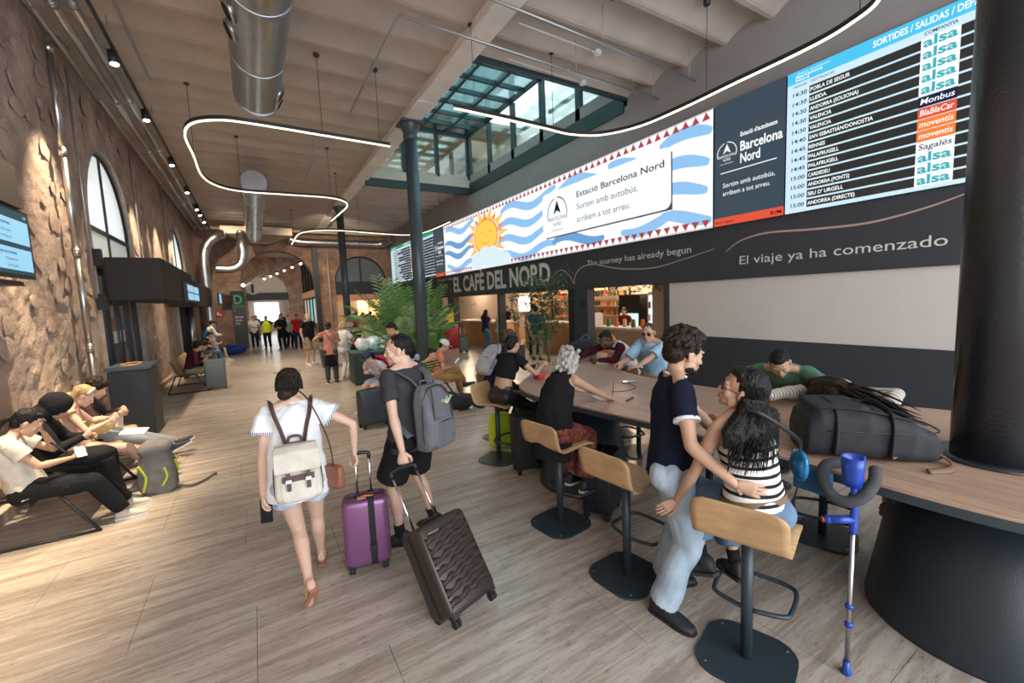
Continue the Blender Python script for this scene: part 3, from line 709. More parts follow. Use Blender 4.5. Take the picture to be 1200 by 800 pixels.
def clear_glass(name='clear_glass', tint=(.85,.92,.92), refl=.12):
    m=bpy.data.materials.new(name); m.use_nodes=True; nt=m.node_tree; nt.nodes.remove(nt.nodes['Principled BSDF']); N=nt.nodes.new
    t=N('ShaderNodeBsdfTransparent'); t.inputs[0].default_value=(*tint,1); g=N('ShaderNodeBsdfGlossy'); g.inputs[1].default_value=.03
    m2=N('ShaderNodeMixShader'); m2.inputs[0].default_value=refl; nt.links.new(t.outputs[0],m2.inputs[1]); nt.links.new(g.outputs[0],m2.inputs[2]); nt.links.new(m2.outputs[0],nt.nodes['Material Output'].inputs[0]); return m
M_glass = clear_glass(); M_glass_dk = clear_glass('smoked_glass',(.35,.36,.36),.22)
M_doorglass = mat('door_glass',(.10,.10,.11),.08,spec=1.)
def arc(yc,zs,r,n=24): return [(yc+r*cos(pi*i/n), zs+r*sin(pi*i/n)) for i in range(n+1)]
for i,(yc,r,zs) in enumerate(ARCH):
    # reveal lining
    t=MB(); pl=[(yc+r+.02,0)]+arc(yc,zs,r+.02)+[(yc-r-.02,0)]; vs=[(x,y,z) for x in (XL+.03,XL-.6) for y,z in pl]; n=len(pl)
    t.add(vs,[(k,k+1,k+1+n,k+n) for k in range(n-1)],True); struct(t.obj('trim_%d'%(i+1), mat('reveal_plaster',(.40,.33,.28),.9,noise_s=5,noise_a=.2)))
    x=XL-.10; fr=MB(); fr.tube([(x,y,z) for y,z in [(yc+r-.03,0.02)]+arc(yc,zs,r-.03)+[(yc-r+.03,.02)]],.045,4,up=(1,0,0))
    wf=struct(fr.obj('window_%d'%(i+1), M_dark))
    for a,b_,nm in (((x-.03,yc-.035,3.05),(x+.03,yc+.035,zs+r-.04),'mullion'),((x-.035,yc-r,3.58),(x+.035,yc+r,3.66),'transom'),((x-.035,yc-r,2.95),(x+.035,yc+r,3.07),'transom')):
        t=MB(); t.b2(a,b_); t.obj(nm,M_dark,wf)
    for sg in (-1,1):
        pts=[(yc+sg*.03,3.62)]+[(y,z) for y,z in (arc(yc,zs,r-.05) if sg>0 else arc(yc,zs,r-.05)[::-1]) if (y-yc)*sg>=.02]+[(yc+sg*.03,zs+r-.05)]
        t=MB(); n=len(pts); t.add([(x,y,z) for y,z in pts],[tuple(range(n))],False); t.obj('pane',M_frost,wf)
        t=MB(); t.b2((x-.004,min(yc+sg*.03,yc+sg*(r-.05)),3.06),(x+.004,max(yc+sg*.03,yc+sg*(r-.05)),3.6)); t.obj('pane',M_frost,wf)
    # glazed doors below the transom
    dr=struct(MB().box((x,yc,2.93),(.1,2*r-.1,.08)).obj('door_%d'%(i+1),M_dark))
    for k in range(5):
        y=yc-r+.08+k*(2*r-.16)/4; t=MB(); t.b2((x-.04,y-.045,0),(x+.05,y+.045,2.92)); t.obj('stile',M_dark,dr)
        if k<4:
            t=MB(); t.b2((x-.005,y+.045,.1),(x+.005,y+(2*r-.16)/4-.045,2.9)); t.obj('pane',M_doorglass,dr)
            t=MB(); t.b2((x-.03,y+.045,.0),(x+.03,y+(2*r-.16)/4-.045,.1)); t.obj('rail',M_dark,dr)
    if i==0:
        for k,(yy,zz,c) in enumerate(((11.15,1.45,(.75,.74,.7)),(11.15,1.72,(.35,.14,.06)),(11.75,1.45,(.7,.72,.74)),(11.75,1.72,(.05,.16,.35)))):
            t=MB(); t.b2((x+.02,yy,zz),(x+.028,yy+.3,zz+.24)); t.obj('notice',mat('notice%d'%k,c,.6,noise_s=25,noise_a=.5),dr)

# --- right wall
M_grey = mat('grey_render',(.30,.285,.29),.9,noise_s=2.5,noise_a=.05,bump=.08,bump_s=50)
t=MB(); t.b2((XR,YB,5.05),(XR+.25,27,6.75)); t.b2((XR,YB,2.9),(XR+.25,27,5.1)); struct(t.obj('wall_right',M_grey))
t=MB(); t.b2((XR-.05,YB,2.2),(XR+.3,27,3.17)); fascia=t.obj('fascia',M_char,bevel=.01); struct(fascia); fascia.name='trim_right'
t=MB(); t.b2((XR,YB,1.13),(XR+.25,6.0,2.2)); struct(t.obj('wall_right',mat('offwhite_panel',(.60,.55,.51),.75,noise_s=2,noise_a=.03)))
t=MB(); t.b2((XR-.02,YB,0),(XR+.25,6.0,1.13)); struct(t.obj('wall_right',mat('dark_wainscot',(.032,.035,.042),.7,noise_s=3,noise_a=.06)))
for a,b_,mm in ((6.0,6.13,M_char),(8.55,9.1,M_char),(9.1,9.35,M_dark),(13.2,13.36,M_char),(17.2,17.55,M_dark),(17.6,17.9,M_char),(19.2,19.5,M_char),(22.4,22.7,M_char)):
    t=MB(); t.b2((XR-.03,a,0),(XR+.22,b_,2.25)); struct(t.obj('trim_right',mm))
t=MB(); t.b2((XR-.055,8.62,1.72),(XR-.03,8.78,1.88)); tag(t.obj('wall_switch',M_dark,bevel=.005),'small black control box on grey cafe post','switch')
# cafe interior shell
XC=11.5
t=MB(); t.b2((XC,5.9,0),(XC+.2,27,3.3)); struct(t.obj('wall_cafe_back',mat('cafe_beige',(.62,.50,.42),.8,noise_s=2,noise_a=.05)))
t=MB(); t.b2((XR+.2,5.8,0),(XC,5.95,3.3)); struct(t.obj('wall_cafe_side',mat('cafe_side',(.55,.45,.37),.8)))
t=MB(); t.b2((XR+.2,5.8,3.0),(XC+.2,27,3.2)); struct(t.obj('ceiling_cafe',mat('cafe_ceiling',(.60,.57,.53),.9)))
t=MB(); t.b2((XR+.2,26.9,0),(XC,27.1,3.3)); struct(t.obj('wall_cafe_side',mat('cafe_side',(.55,.45,.37),.8)))
for y,x,pw in ((7.2,10.8,65),(10.2,10.5,75),(13.6,10.5,75),(17.5,10.5,75),(22.5,10.5,60)): point('cafe_lamp',(x,y,2.8),pw,(1.0,.76,.52),.25)

# --- ceiling: shallow brick-tile vaults between joists, one long beam on columns
M_ceil = mat('limewashed_vault',(.47,.395,.34),.9,noise_s=1.8,noise_a=.10,bump=.15,bump_s=25,tint=.04); M_beam = mat('painted_beam',(.72,.67,.63),.8,noise_s=3,noise_a=.06)
t=MB(); t.b2((XL-.7,YB,6.62),(3.6,27.2,6.72)); t.b2((3.6,YB,6.62),(16,7.2,6.72)); t.b2((3.6,15.2,6.62),(16,27.2,6.72)); ceiling=struct(t.obj('ceiling',M_ceil))
def vault(x0,x1,y0,y1):
    n=8; pts=[(y0+(y1-y0)*i/n, ZC+.02+(.13 if x0>3 else .03)*sin(pi*i/n)) for i in range(n+1)]
    t=MB(); vs=[(x,y,z) for x in(x0,x1) for y,z in pts]; t.add(vs,[(k,k+1,k+2+n,k+1+n) for k in range(n)],True); return t
k=0; y=-4.0
while y < 26.9:
    for x0,x1 in ((XL-.02,3.32),(3.68,XR)):
        if x0>3 and 7.1<y<15.1: continue
        o=vault(x0,x1,y+.05,y+.75).obj('vault',M_ceil,ceiling)
        t=MB(); t.b2((x0,y-.04,ZC+(.017 if x0<3 else 0)),(x1,y+.04,6.5)); t.obj('joist',M_ceil,ceiling)
    y+=.8
t=MB(); t.b2((3.68,15.15,ZC),(XR,15.25,6.6)); t.obj('joist',M_ceil,ceiling)
t=MB(); t.b2((3.30,YB,6.20),(3.70,27,6.64)); struct(t.obj('trim_beam',M_beam,bevel=.012))
for y in (4.4,8.9,13.4,22.):  # bolted splice plates on the beam
    t=MB(); t.b2((3.285,y,6.19),(3.715,y+.5,6.21)); struct(t.obj('trim_beam',M_beam))
# scalloped plaster strip at the head of the right wall
# --- far wall, brick with two arches
def brick_mat():
    m=bpy.data.materials.new('brick'); m.use_nodes=True; nt=m.node_tree; b=nt.nodes['Principled BSDF']; N=nt.nodes.new; Lk=nt.links.new
    g=N('ShaderNodeNewGeometry'); sx=N('ShaderNodeSeparateXYZ'); Lk(g.outputs['Position'],sx.inputs[0]); cb=N('ShaderNodeCombineXYZ'); Lk(sx.outputs[0],cb.inputs[0]); Lk(sx.outputs[2],cb.inputs[1])
    br=N('ShaderNodeTexBrick'); br.inputs['Scale'].default_value=1; br.inputs['Brick Width'].default_value=.29; br.inputs['Row Height'].default_value=.075; br.inputs['Mortar Size'].default_value=.012
    br.inputs['Color1'].default_value=(.36,.19,.13,1); br.inputs['Color2'].default_value=(.22,.125,.09,1); br.inputs['Mortar'].default_value=(.34,.27,.22,1); Lk(cb.outputs[0],br.inputs[0])
    n=N('ShaderNodeTexNoise'); n.inputs['Scale'].default_value=2.2; n.inputs['Detail'].default_value=6; Lk(g.outputs['Position'],n.inputs[0]); r=N('ShaderNodeValToRGB'); r.color_ramp.elements[0].color=(.6,.58,.56,1); r.color_ramp.elements[1].color=(1.3,1.25,1.2,1); r.color_ramp.elements[0].position=.3; r.color_ramp.elements[1].position=.7; Lk(n.outputs['Fac'],r.inputs[0])
    mx=N('ShaderNodeMix'); mx.data_type='RGBA'; mx.blend_type='MULTIPLY'; mx.inputs[0].default_value=1; Lk(br.outputs[0],mx.inputs[6]); Lk(r.outputs[0],mx.inputs[7]); Lk(mx.outputs[2],b.inputs['Base Color']); b.inputs['Roughness'].default_value=.9
    bp=N('ShaderNodeBump'); bp.inputs['Strength'].default_value=.5; bp.inputs['Distance'].default_value=.01; Lk(br.outputs['Fac'],bp.inputs['Height']); bp.invert=True; Lk(bp.outputs[0],b.inputs['Normal']); return m
M_brick=brick_mat()
def arch_wall(y, x0, x1, ztop, arches, th, m, name):
    # vertical strips between arches, with the arch heads built from fans of quads
    mb=MB(); xs=x0
    for xc,r,zs in arches:
        mb.b2((xs,y,0),(xc-r,y+th,ztop)); n=20
        for i in range(n):
            a0=pi-pi*i/n; a1=pi-pi*(i+1)/n; xa=xc+r*cos(a0); xb=xc+r*cos(a1); za=zs+r*sin(a0); zb=zs+r*sin(a1)
            mb.add([(xa,y,za),(xb,y,zb),(xb,y,ztop),(xa,y,ztop),(xa,y+th,za),(xb,y+th,zb),(xb,y+th,ztop),(xa,y+th,ztop)],[(0,1,2,3),(4,7,6,5),(0,4,5,1)],False)
        xs=xc+r
    mb.b2((xs,y,0),(x1,y+th,ztop)); return struct(mb.obj(name,m))
FA=[(1.35,1.83,3.35),(5.75,1.50,3.45)]
wall_far=arch_wall(27.0, XL-.6, 14.4, 6.7, FA, .8, M_brick, 'wall_far')
# brick voussoirs round the far arches
for xc,r,zs in FA:
    w=None; n=30
    par=wall_far
    for i in range(n):
        a=pi*(i+.5)/n; t=MB(); t.box((0,0,0),(.06,.05,.30)); ob=t.obj('brick',M_brick,par); ob.location=(xc+cos(a)*(r+.16),26.98,zs+sin(a)*(r+.16)); ob.rotation_euler=(0,pi/2-a,0); ob.scale=(2.6,1,1)
# glazing of the right far arch
xc,r,zs=FA[1]; x=27.2
t=MB(); pts=[(xc+ (r-.02)*cos(pi*i/24), zs+(r-.02)*sin(pi*i/24)) for i in range(25)]; t.add([(a,x,b_) for a,b_ in pts],[tuple(range(25))],False); wf=struct(t.obj('window_3',mat('fanlight_grey',(.10,.105,.11),.35)))
t=MB(); t.tube([(a,x-.03,b_) for a,b_ in pts],.05,4,up=(0,1,0)); t.obj('window_frame',M_dark,wf); t=MB(); t.b2((xc-.04,x-.06,zs),(xc+.04,x,zs+r)); t.obj('mullion',M_dark,wf)
t=MB(); t.b2((xc-r,x-.08,zs-.75),(xc+r,x+.05,zs)); t.obj('panel',M_dark,wf)
t=MB(); t.b2((xc-r,x-.02,zs-1.15),(xc+r,x+.2,zs-.75)); t.obj('lintel',mat('warm_lintel',(.62,.33,.20),.7),wf)
# side shop behind the right far arch
t=MB(); t.b2((4.2,31,0),(12,31.2,4.5)); struct(t.obj('wall_shop',mat('shop_back',(.50,.38,.28),.8)))
t=MB(); t.b2((3.7,27.8,0),(3.9,31.2,6)); struct(t.obj('wall_shop',mat('cafe_beige',(.62,.50,.42),.8)))
M_lit=mat('lit_panel',(1.,.62,.22),.5,emit=1.6)
for i,xx in enumerate((6.2,7.05,8.6,9.6)):
    t=MB(); t.b2((xx,30.88,1.3),(xx+.65,30.98,2.6)); tag(t.obj('menu_light_panel',M_lit),('leftmost','second from left','third from left','rightmost')[i]+' glowing orange menu panel behind the far counter','panel','orange panels in the far shop')
point('shop_lamp',(6.5,29.2,3.0),90,(1,.8,.6),.3)
# far hall beyond the left arch
M_hall=mat('hall_plaster',(.52,.46,.40),.85,noise_s=2,noise_a=.06)
arch_wall(42, -2.5, 16, 6.5, [(1.15,1.5,3.45)], .4, M_brick, 'wall_hall_far')
t=MB(); t.b2((-2.9,27.8,0),(-2.7,42,6.5)); struct(t.obj('wall_hall_left',M_hall)); t=MB(); t.b2((-3,27.8,6.4),(16,42.2,6.6)); struct(t.obj('ceiling_hall',M_ceil))
# glazed partition on the right of the far hall
gp=thing('glazed_partition','tall glazed partition with dark posts beyond the left far arch','partition',(3.75,35,0))
for i in range(7):
    y=-6.8+i*2.0; t=MB(); t.b2((-.06,y-.05,0),(.06,y+.05,6.2)); t.obj('post',M_dark,gp)
    if i<6:
        t=MB(); t.b2((-.01,y+.05,3.25),(.01,y+1.95,6.1)); t.obj('pane',M_glass_dk,gp); t=MB(); t.b2((-.02,y+.3,.9),(.02,y+1.5,2.6)); t.obj('poster',mat('poster%d'%(i%3),[(.05,.5,.6),(.55,.30,.12),(.4,.42,.4)][i%3],.5,emit=.35),gp)
t=MB(); t.b2((-.1,-7,2.75),(.1,6,3.2)); t.obj('beam',mat('warm_lintel',(.62,.33,.20),.7),gp)
t=MB(); t.b2((-.4,42.1,3.3),(2.7,42.2,5.0)); struct(t.obj('window_4',mat('fanlight_cream',(.40,.35,.26),.6,emit=.08)))
t=MB(); t.b2((-.4,41.9,2.75),(2.7,42.3,3.4)); struct(t.obj('trim_5',M_char))
t=MB(); t.b2((.1,44.5,.9),(2.0,44.6,2.6)); struct(t.obj('window_5',mat('daylit_exit',(.9,.96,1.),.5,emit=1.3)))
t=MB(); t.b2((-2.5,45,0),(6,45.2,3.1)); struct(t.obj('wall_exit',mat('exit_wall',(.22,.17,.13),.8)))
area('hall_light',(1.2,35,6.2),(0,0,0),4,10,130,(1,.88,.74))

# --- glazed lantern (skylight box) over the right bay
LY0,LY1,LX0,LX1=7.2,15.2,3.72,7.5
sky=thing('roof_lantern','dark green framed glass lantern rising through the ceiling over the hall','skylight',(LX0,LY0,ZC)); 
def L(name,lo,hi,m,par=sky):
    t=MB(); t.b2([lo[0]-LX0,lo[1]-LY0,lo[2]-ZC],[hi[0]-LX0,hi[1]-LY0,hi[2]-ZC]); return t.obj(name,m,par)
zb,zt=ZC-.12,8.15
L('sill_band',(LX1-.04,LY0,zb-.12),(LX1+.12,LY1+.1,zb+.26),M_frame); L('sill_band',(LX0-.1,LY1-.02,zb-.12),(LX1,LY1+.14,zb+.22),M_frame)
L('sill_band',(LX0-.1,LY0-.1,zb+.1),(LX1,LY0,zb+.4),M_frame)
npy=5
for i in range(npy+1):
    y=LY0+(LY1-LY0)*i/npy; L('post',(LX1,y-.09,zb),(LX1+.12,y+.09,zt),M_frame)
    if i<npy:
        L('pane',(LX1+.05,y+.09,zb+.2),(LX1+.055,y+(LY1-LY0)/npy-.09,zt),M_glass)
        L('rail',(LX1+.2,y+.1,zb+1.05),(LX1+.26,y+(LY1-LY0)/npy-.1,zb+1.15),mat('pale_rail',(.50,.42,.30),.6))
for i in range(4):
    x=LX0+(LX1-LX0)*i/3; L('post',(x-.07,LY1,zb),(x+.07,LY1+.12,zt),M_frame)
    if i<3: L('pane',(x+.07,LY1+.05,zb+.2),(x+(LX1-LX0)/3-.07,LY1+.055,zt),M_glass)
for i in range(5): x=LX0+(LX1-LX0)*i/4; L('roof_bar',(x-.05,LY0,zt),(x+.05,LY1,zt+.14),M_frame)
for i in range(11): y=LY0+(LY1-LY0)*i/10; L('roof_bar',(LX0,y-.045,zt-.02),(LX1,y+.045,zt+.10),M_frame)
for i in range(4):
    for j in range(10):
        x=LX0+(LX1-LX0)*i/4; y=LY0+(LY1-LY0)*j/10; L('roof_pane',(x+.05,y+.045,zt+.05),(x+(LX1-LX0)/4-.05,y+(LY1-LY0)/10-.045,zt+.055),clear_glass('roof_glass',(.30,.42,.42),.25) if (i+j)==0 else bpy.data.materials['roof_glass'])
for m_ in [1]:
    t=MB(); t.b2((LX0-.15,LY0,6.5),(LX0-.05,LY1,8.4)); struct(t.obj('wall_upper',mat('upper_cream',(.55,.50,.40),.85,noise_s=1.5,noise_a=.1)))
    t=MB(); t.b2((LX0-.1,LY0-.3,6.5),(LX1+4,LY0-.2,8.6)); struct(t.obj('wall_upper',bpy.data.materials['upper_cream']))
    t=MB(); t.b2((LX1+2.6,LY0-.3,6.0),(LX1+2.7,LY1+6,9.6)); struct(t.obj('wall_upper',mat('upper_white',(.74,.77,.74),.8)))
    t=MB(); t.b2((LX0-2,LY1+4.6,6.7),(LX1+3,LY1+4.7,9.6)); struct(t.obj('wall_upper',bpy.data.materials['upper_cream']))
    t=MB(); t.b2((LX0-1,LY1+.2,8.9),(LX1+2.7,LY1+4.6,9.0)); struct(t.obj('ceiling_upper',mat('upper_ceiling',(.35,.30,.22),.9)))
    for i in range(3):
        t=MB(); t.b2((LX0+.2+i*1.3,LY1+4.5,7.2),(LX0+.35+i*1.3,LY1+4.6,8.8)); tag(t.obj('upper_duct',M_dark),('left','middle','right')[i]+' dark vertical duct on the wall of the upper floor','duct','ducts of the upper floor')
area('upper_floor_light',(LX1-1.2,LY1+2.4,8.8),(0,0,0),3.,2.5,25,(1,.86,.62))
# ---------------------------------------------------------------- signs and screens on the right wall
def scr(name, col, e):
    if name in _M: return _M[name]
    m = mat(name, tuple(c*.15 for c in col), .30); b = m.node_tree.nodes['Principled BSDF']; b.inputs['Emission Color'].default_value = (*col,1); b.inputs['Emission Strength'].default_value = e*.66; return m
W_white=scr('screen_white',(.86,.91,.95),.92); W_blue=scr('screen_blue',(.16,.38,.72),.75); W_lblue=scr('screen_lightblue',(.27,.52,.84),.85); W_red=scr('screen_red',(.55,.07,.06),.6)
W_dark=scr('screen_slate',(.045,.075,.105),.7); W_cyan=scr('screen_cyan',(.06,.50,.78),.9); W_pale=scr('screen_pale',(.52,.70,.80),.95); W_row=scr('screen_row',(.030,.033,.033),.6)
W_txt=scr('screen_text',(.9,.93,.93),.9); W_black=scr('screen_ink',(.015,.02,.03),.2); W_teal=scr('screen_teal',(.04,.42,.48),.8); W_or=scr('screen_orange',(.90,.22,.03),.8); W_ored=scr('screen_orangered',(.85,.10,.05),.7)
W_navy=scr('screen_navy',(.01,.015,.08),.5); W_yel=scr('screen_yellow',(.95,.60,.10),.85); W_sun=scr('screen_sun',(.90,.32,.04),.8); W_grey=scr('screen_greytext',(.10,.11,.12),.5); W_green=scr('screen_green',(.02,.36,.20),.7)
M_let=mat('cream_lettering',(.72,.70,.66),.7); M_squig=mat('rose_line',(.48,.33,.27),.6)
XS=XR-.09
def wallM(y,z,x=XS-.006): return Matrix(((0,0,-1,x),(-1,0,0,y),(0,1,0,z),(0,0,0,1)))
def wtxt(s,y0,y1,z,h,m,par,x=XS-.006,align='LEFT',bold=0.,**k):
    return text_obj(s,m,wallM(y0,z,x),width=(y0-y1) if y1 is not None else None,height=h,extrude=0,parent=par,bold=bold,**k)
def wrect(y0,y1,z0,z1,m,par,x=XS-.003,name='field'):
    t=MB(); t.add([(x,y0,z0),(x,y1,z0),(x,y1,z1),(x,y0,z1)],[(0,1,2,3)],False); return t.obj(name,m,par)
def wpoly(pts,m,par,x,name='shape'):
    t=MB(); t.add([(x,y,z) for y,z in pts],[tuple(range(len(pts)))],False); return t.obj(name,m,par)
def wpath(pts,wd,m,par,x,name='line',closed=False):
    pts=[Vector((0,y,z)) for y,z in pts]; ring=[]; n=len(pts); t=MB(); vs=[]
    for i,p in enumerate(pts):
        d=(pts[min(i+1,n-1)]-pts[max(i-1,0)]); d.normalize(); q=Vector((0,-d.z,d.y)); w_=wd(i/(n-1)) if callable(wd) else wd
        vs+=[(x,p.y+q.y*w_/2,p.z+q.z*w_/2),(x,p.y-q.y*w_/2,p.z-q.z*w_/2)]
    t.add(vs,[(2*i,2*i+1,2*i+3,2*i+2) for i in range(n-1)],False); return t.obj(name,m,par)
def logo(par,y,z,s,m,x=XS-.012,txt=True):
    wpath([(y-cos(a)*s*-.5, z+sin(a)*s*.5) for a in [radians(q) for q in range(205,90,-8)]],s*.035,m,par,x,'emblem')
    wpath([(y-cos(a)*s*-.5, z+sin(a)*s*.5) for a in [radians(q) for q in range(75,-26,-8)]],s*.035,m,par,x,'emblem')
    wpoly([(y,z+s*.42),(y+s*.2,z-s*.02),(y,z+s*.10),(y-s*.2,z-s*.02)],m,par,x,'emblem')
    if txt:
        wtxt('BARCELONA',y+s*.42,y-s*.42,z-s*.2,s*.12,m,par,x); wtxt('NORD',y+s*.2,y-s*.2,z-s*.38,s*.12,m,par,x)
        wrect(y+s*.34,y-s*.34,z-s*.52,z-s*.505,m,par,x)
def led_screen(name,label,y0,y1,z0,z1,base):
    o=thing(name,label,'screen',(0,0,0)); t=MB(); t.b2((XS,y1,z0),(XR-.005,y0,z1)); t.obj('housing',M_dark,o)
    wrect(y0,y1,z0,z1,base,o,XS-.002,'display'); return o
def departures(y0,y1,z0,z1,label,green=False):
    s=led_screen('departure_board',label,y0,y1,z0,z1,W_pale); D=y0-y1; H=z1-z0
    wrect(y0,y1,z1-H*.085,z1,W_green if green else W_cyan,s,XS-.004,'header')
    def Y(f): return y0-D*f
    wtxt('SORTIDES / SALIDAS / DEPARTURES',Y(.357),Y(.784),z1-H*.06,H*.038,W_txt,s,XS-.006,bold=.02)
    wtxt('Estació d\'autobusos',Y(.05),Y(.19),z1-H*.030,H*.012,W_txt,s,XS-.006); wtxt('Barcelona',Y(.04),Y(.16),z1-H*.052,H*.017,W_txt,s,XS-.006,bold=.02); wtxt('Nord',Y(.04),Y(.10),z1-H*.075,H*.017,W_txt,s,XS-.006,bold=.02)
    zc=z1-H*.115; wtxt('HORARI',Y(.03),Y(.09),zc,H*.017,W_black,s,XS-.006); wtxt('DESTINACIÓ',Y(.11),Y(.21),zc,H*.017,W_black,s,XS-.006); wtxt('COMPANYIA',Y(.53),Y(.63),zc,H*.02,W_black,s,XS-.006,bold=.01)
    rows=[('14:30','POBLA DE SEGUR','alsa'),('14:30','LLEIDA','alsa'),('14:30','ANDORRA (SOLSONA)','alsa'),('14:30','VALENCIA','alsa'),('14:30','VALENCIA','alsa'),('14:40','SAN SEBASTIÁN/DONOSTIA','Monbus'),('14:45','RENNES','BlaBlaCar'),('14:45','PALAFRUGELL','moventis'),('14:45','PALAFRUGELL','moventis'),('15:00','CARDEDEU','Sagalés'),('15:00','ANDORRA (PONTS)','alsa'),('15:00','SEU D\' URGELL','alsa'),('15:00','ANDORRA (DIRECTE)','alsa')]
    n=len(rows); top=z1-H*.13; rh=(top-z0-H*.02)/n
    for i,(tm,ds,co) in enumerate(rows):
        zb=top-rh*(i+1); wrect(Y(.103),y1,zb+rh*.10,zb+rh*.92,W_row,s,XS-.004,'row')
        wtxt(tm,Y(.028),Y(.092),zb+rh*.3,rh*.42,W_black,s,XS-.006,bold=.015)
        if green: wrect(Y(.12),Y(.12+.012*len(ds)),zb+rh*.3,zb+rh*.6,W_txt,s,XS-.006,'text_line'); 
        else: wtxt(ds,Y(.108),Y(.108+.0118*len(ds)),zb+rh*.32,rh*.38,W_txt,s,XS-.006,bold=.02)
        bg,fg={'alsa':(W_txt,W_teal),'Monbus':(W_navy,W_txt),'BlaBlaCar':(W_ored,W_txt),'moventis':(W_or,W_txt),'Sagalés':(W_txt,W_navy)}[co]
        wrect(Y(.521),Y(.639),zb+rh*.04,zb+rh*.98,bg,s,XS-.006,'logo_field')
        wtxt(co,Y(.528),Y(.632),zb+rh*(.22 if co=='alsa' else .3),rh*(.78 if co=='alsa' else .5),fg,s,XS-.009,bold=.03 if co=='alsa' else .01,shear=.0 if co=='alsa' else .15)
        wrect(Y(.67),Y(.69),zb+rh*.3,zb+rh*.65,W_row,s,XS-.0045,'gate')
    return s
z0,z1=3.17,5.28
departures(3.70,.7,z0,z1,'large blue and white departures board, the one nearest the big black column')
def slate(y0,y1,label):
    s=led_screen('slate_screen',label,y0,y1,z0,z1,W_dark); D=y0-y1
    logo(s,y0-D*.2,4.42,.36*D/1.23,W_txt); wtxt('Estació d\'autobusos',y0-D*.40,y0-D*.90,4.62,.06*D,W_txt,s,bold=.02); wtxt('Barcelona',y0-D*.40,y0-D*.97,4.38,.13*D,W_txt,s,bold=.02); wtxt('Nord',y0-D*.40,y0-D*.68,4.18,.13*D,W_txt,s,bold=.02)
    wrect(y0-D*.10,y0-D*.9,4.08,4.095,W_txt,s,XS-.006); wtxt('Sortim amb autobús,',y0-D*.14,y0-D*.88,3.83,.065*D,W_txt,s); wtxt('arribem a tot arreu.',y0-D*.14,y0-D*.82,3.69,.065*D,W_txt,s)
    wrect(y0,y1,z0,z0+.14,W_ored,s,XS-.005,'strip'); wtxt('Benvinguts',y0-.03,y0-D*.32,z0+.04,.05,W_black,s,XS-.008); wtxt('B:/M',y1+D*.17,y1+D*.03,z0+.04,.055,W_black,s,XS-.008,bold=.02); return s
slate(4.93,3.72,'dark slate screen with a white emblem between the wave mural and the blue departures board')
slate(.68,-.55,'dark slate screen with a white emblem right of the departures board, behind the big column')
slate(19.0,17.85,'small dark slate screen at the far left end of the wave mural')
departures(26.2,19.05,z0+.1,z1+.05,'distant green topped departures board partly behind the palm',green=True)
# wave mural
mu=led_screen('mural_screen','long bright screen with blue waves, a smiling sun and red triangle borders',17.8,4.96,z0,z1,W_white)
rw=random.Random(4)
def wave(yc0,yc1,zc,amp,wl,wd,ph,x):
    n=44; ys=[yc0+(yc1-yc0)*i/n for i in range(n+1)]
    wpath([(y,zc+amp*sin(2*pi*y/wl+ph)) for y in ys], lambda t: wd*(.35+.65*sin(pi*min(1,max(0,t)))**.5), W_lblue if rw.random()<.65 else W_blue, mu, x,'wave')
k=0
for zc in (3.48,3.95,4.42,4.9):
    for (a,b_) in ((17.7,14.9),(13.0,9.9),(9.7,7.6),(7.4,5.9),(6.3,4.98)):
        k+=1; q=rw.uniform(-.25,.25); wave(min(a+q,17.75),max(b_+q,4.98),zc+rw.uniform(-.05,.05),.13,2.5,.24,a*1.3+zc*.9,XS-.004-.0004*(k%5))
for zz,up in ((z1-.02,-1),(z0+.02,1)):
    n=58
    for i in range(n):
        y=4.99+(17.75-4.99)*(i+.5)/n
        if up>0 and 12.4<y<15.1: continue
        h=.14; wpoly([(y-.085,zz+(-.14 if up<0 else .14)),(y+.085,zz+(-.14 if up<0 else .14)),(y,zz)],W_red,mu,XS-.008,'triangle')
wrect(17.75,4.97,z1-.022,z1-.012,W_red,mu,XS-.008,'border'); wrect(17.75,4.97,z0+.012,z0+.022,W_red,mu,XS-.008,'border')
sc_=(13.9,4.30)
for i in range(20):
    a=2*pi*i/20; r0=.62; r1=1.02 if i%2==0 else .86; wdt=.14
    sy=1.62
    wpoly([(sc_[0]+sy*r0*cos(a-wdt),sc_[1]+r0*sin(a-wdt)),(sc_[0]+sy*r1*cos(a),sc_[1]+r1*sin(a)),(sc_[0]+sy*r0*cos(a+wdt),sc_[1]+r0*sin(a+wdt))],W_sun if i%2 else W_yel,mu,XS-.010,'sun_ray')
    wpath([(sc_[0]+sy*r0*cos(a-wdt),sc_[1]+r0*sin(a-wdt)),(sc_[0]+sy*r1*cos(a),sc_[1]+r1*sin(a)),(sc_[0]+sy*r0*cos(a+wdt),sc_[1]+r0*sin(a+wdt))],.035,W_sun,mu,XS-.011,'sun_ray_outline')
wpoly([(sc_[0]+1.5*.62*cos(a),sc_[1]+.62*sin(a)) for a in [2*pi*i/36 for i in range(36)]],W_sun,mu,XS-.012,'sun_rim'); wpoly([(sc_[0]+1.5*.56*cos(a),sc_[1]+.56*sin(a)) for a in [2*pi*i/36 for i in range(36)]],W_yel,mu,XS-.014,'sun_face')
for sg in(-1,1): wpath([(sc_[0]+sg*.30+.15*cos(a),sc_[1]+.08+.10*sin(a)) for a in [pi*i/8 for i in range(9)]],.03,W_sun,mu,XS-.016,'sun_eye')
wpath([(sc_[0]+.28*cos(a),sc_[1]-.12+.14*sin(a)) for a in [pi+pi*i/8 for i in range(9)]],.035,W_sun,mu,XS-.016,'sun_mouth'); wpath([(sc_[0]+.05,sc_[1]+.15),(sc_[0]-.06,sc_[1]-.04),(sc_[0]+.04,sc_[1]-.06)],.03,W_sun,mu,XS-.016,'sun_nose')
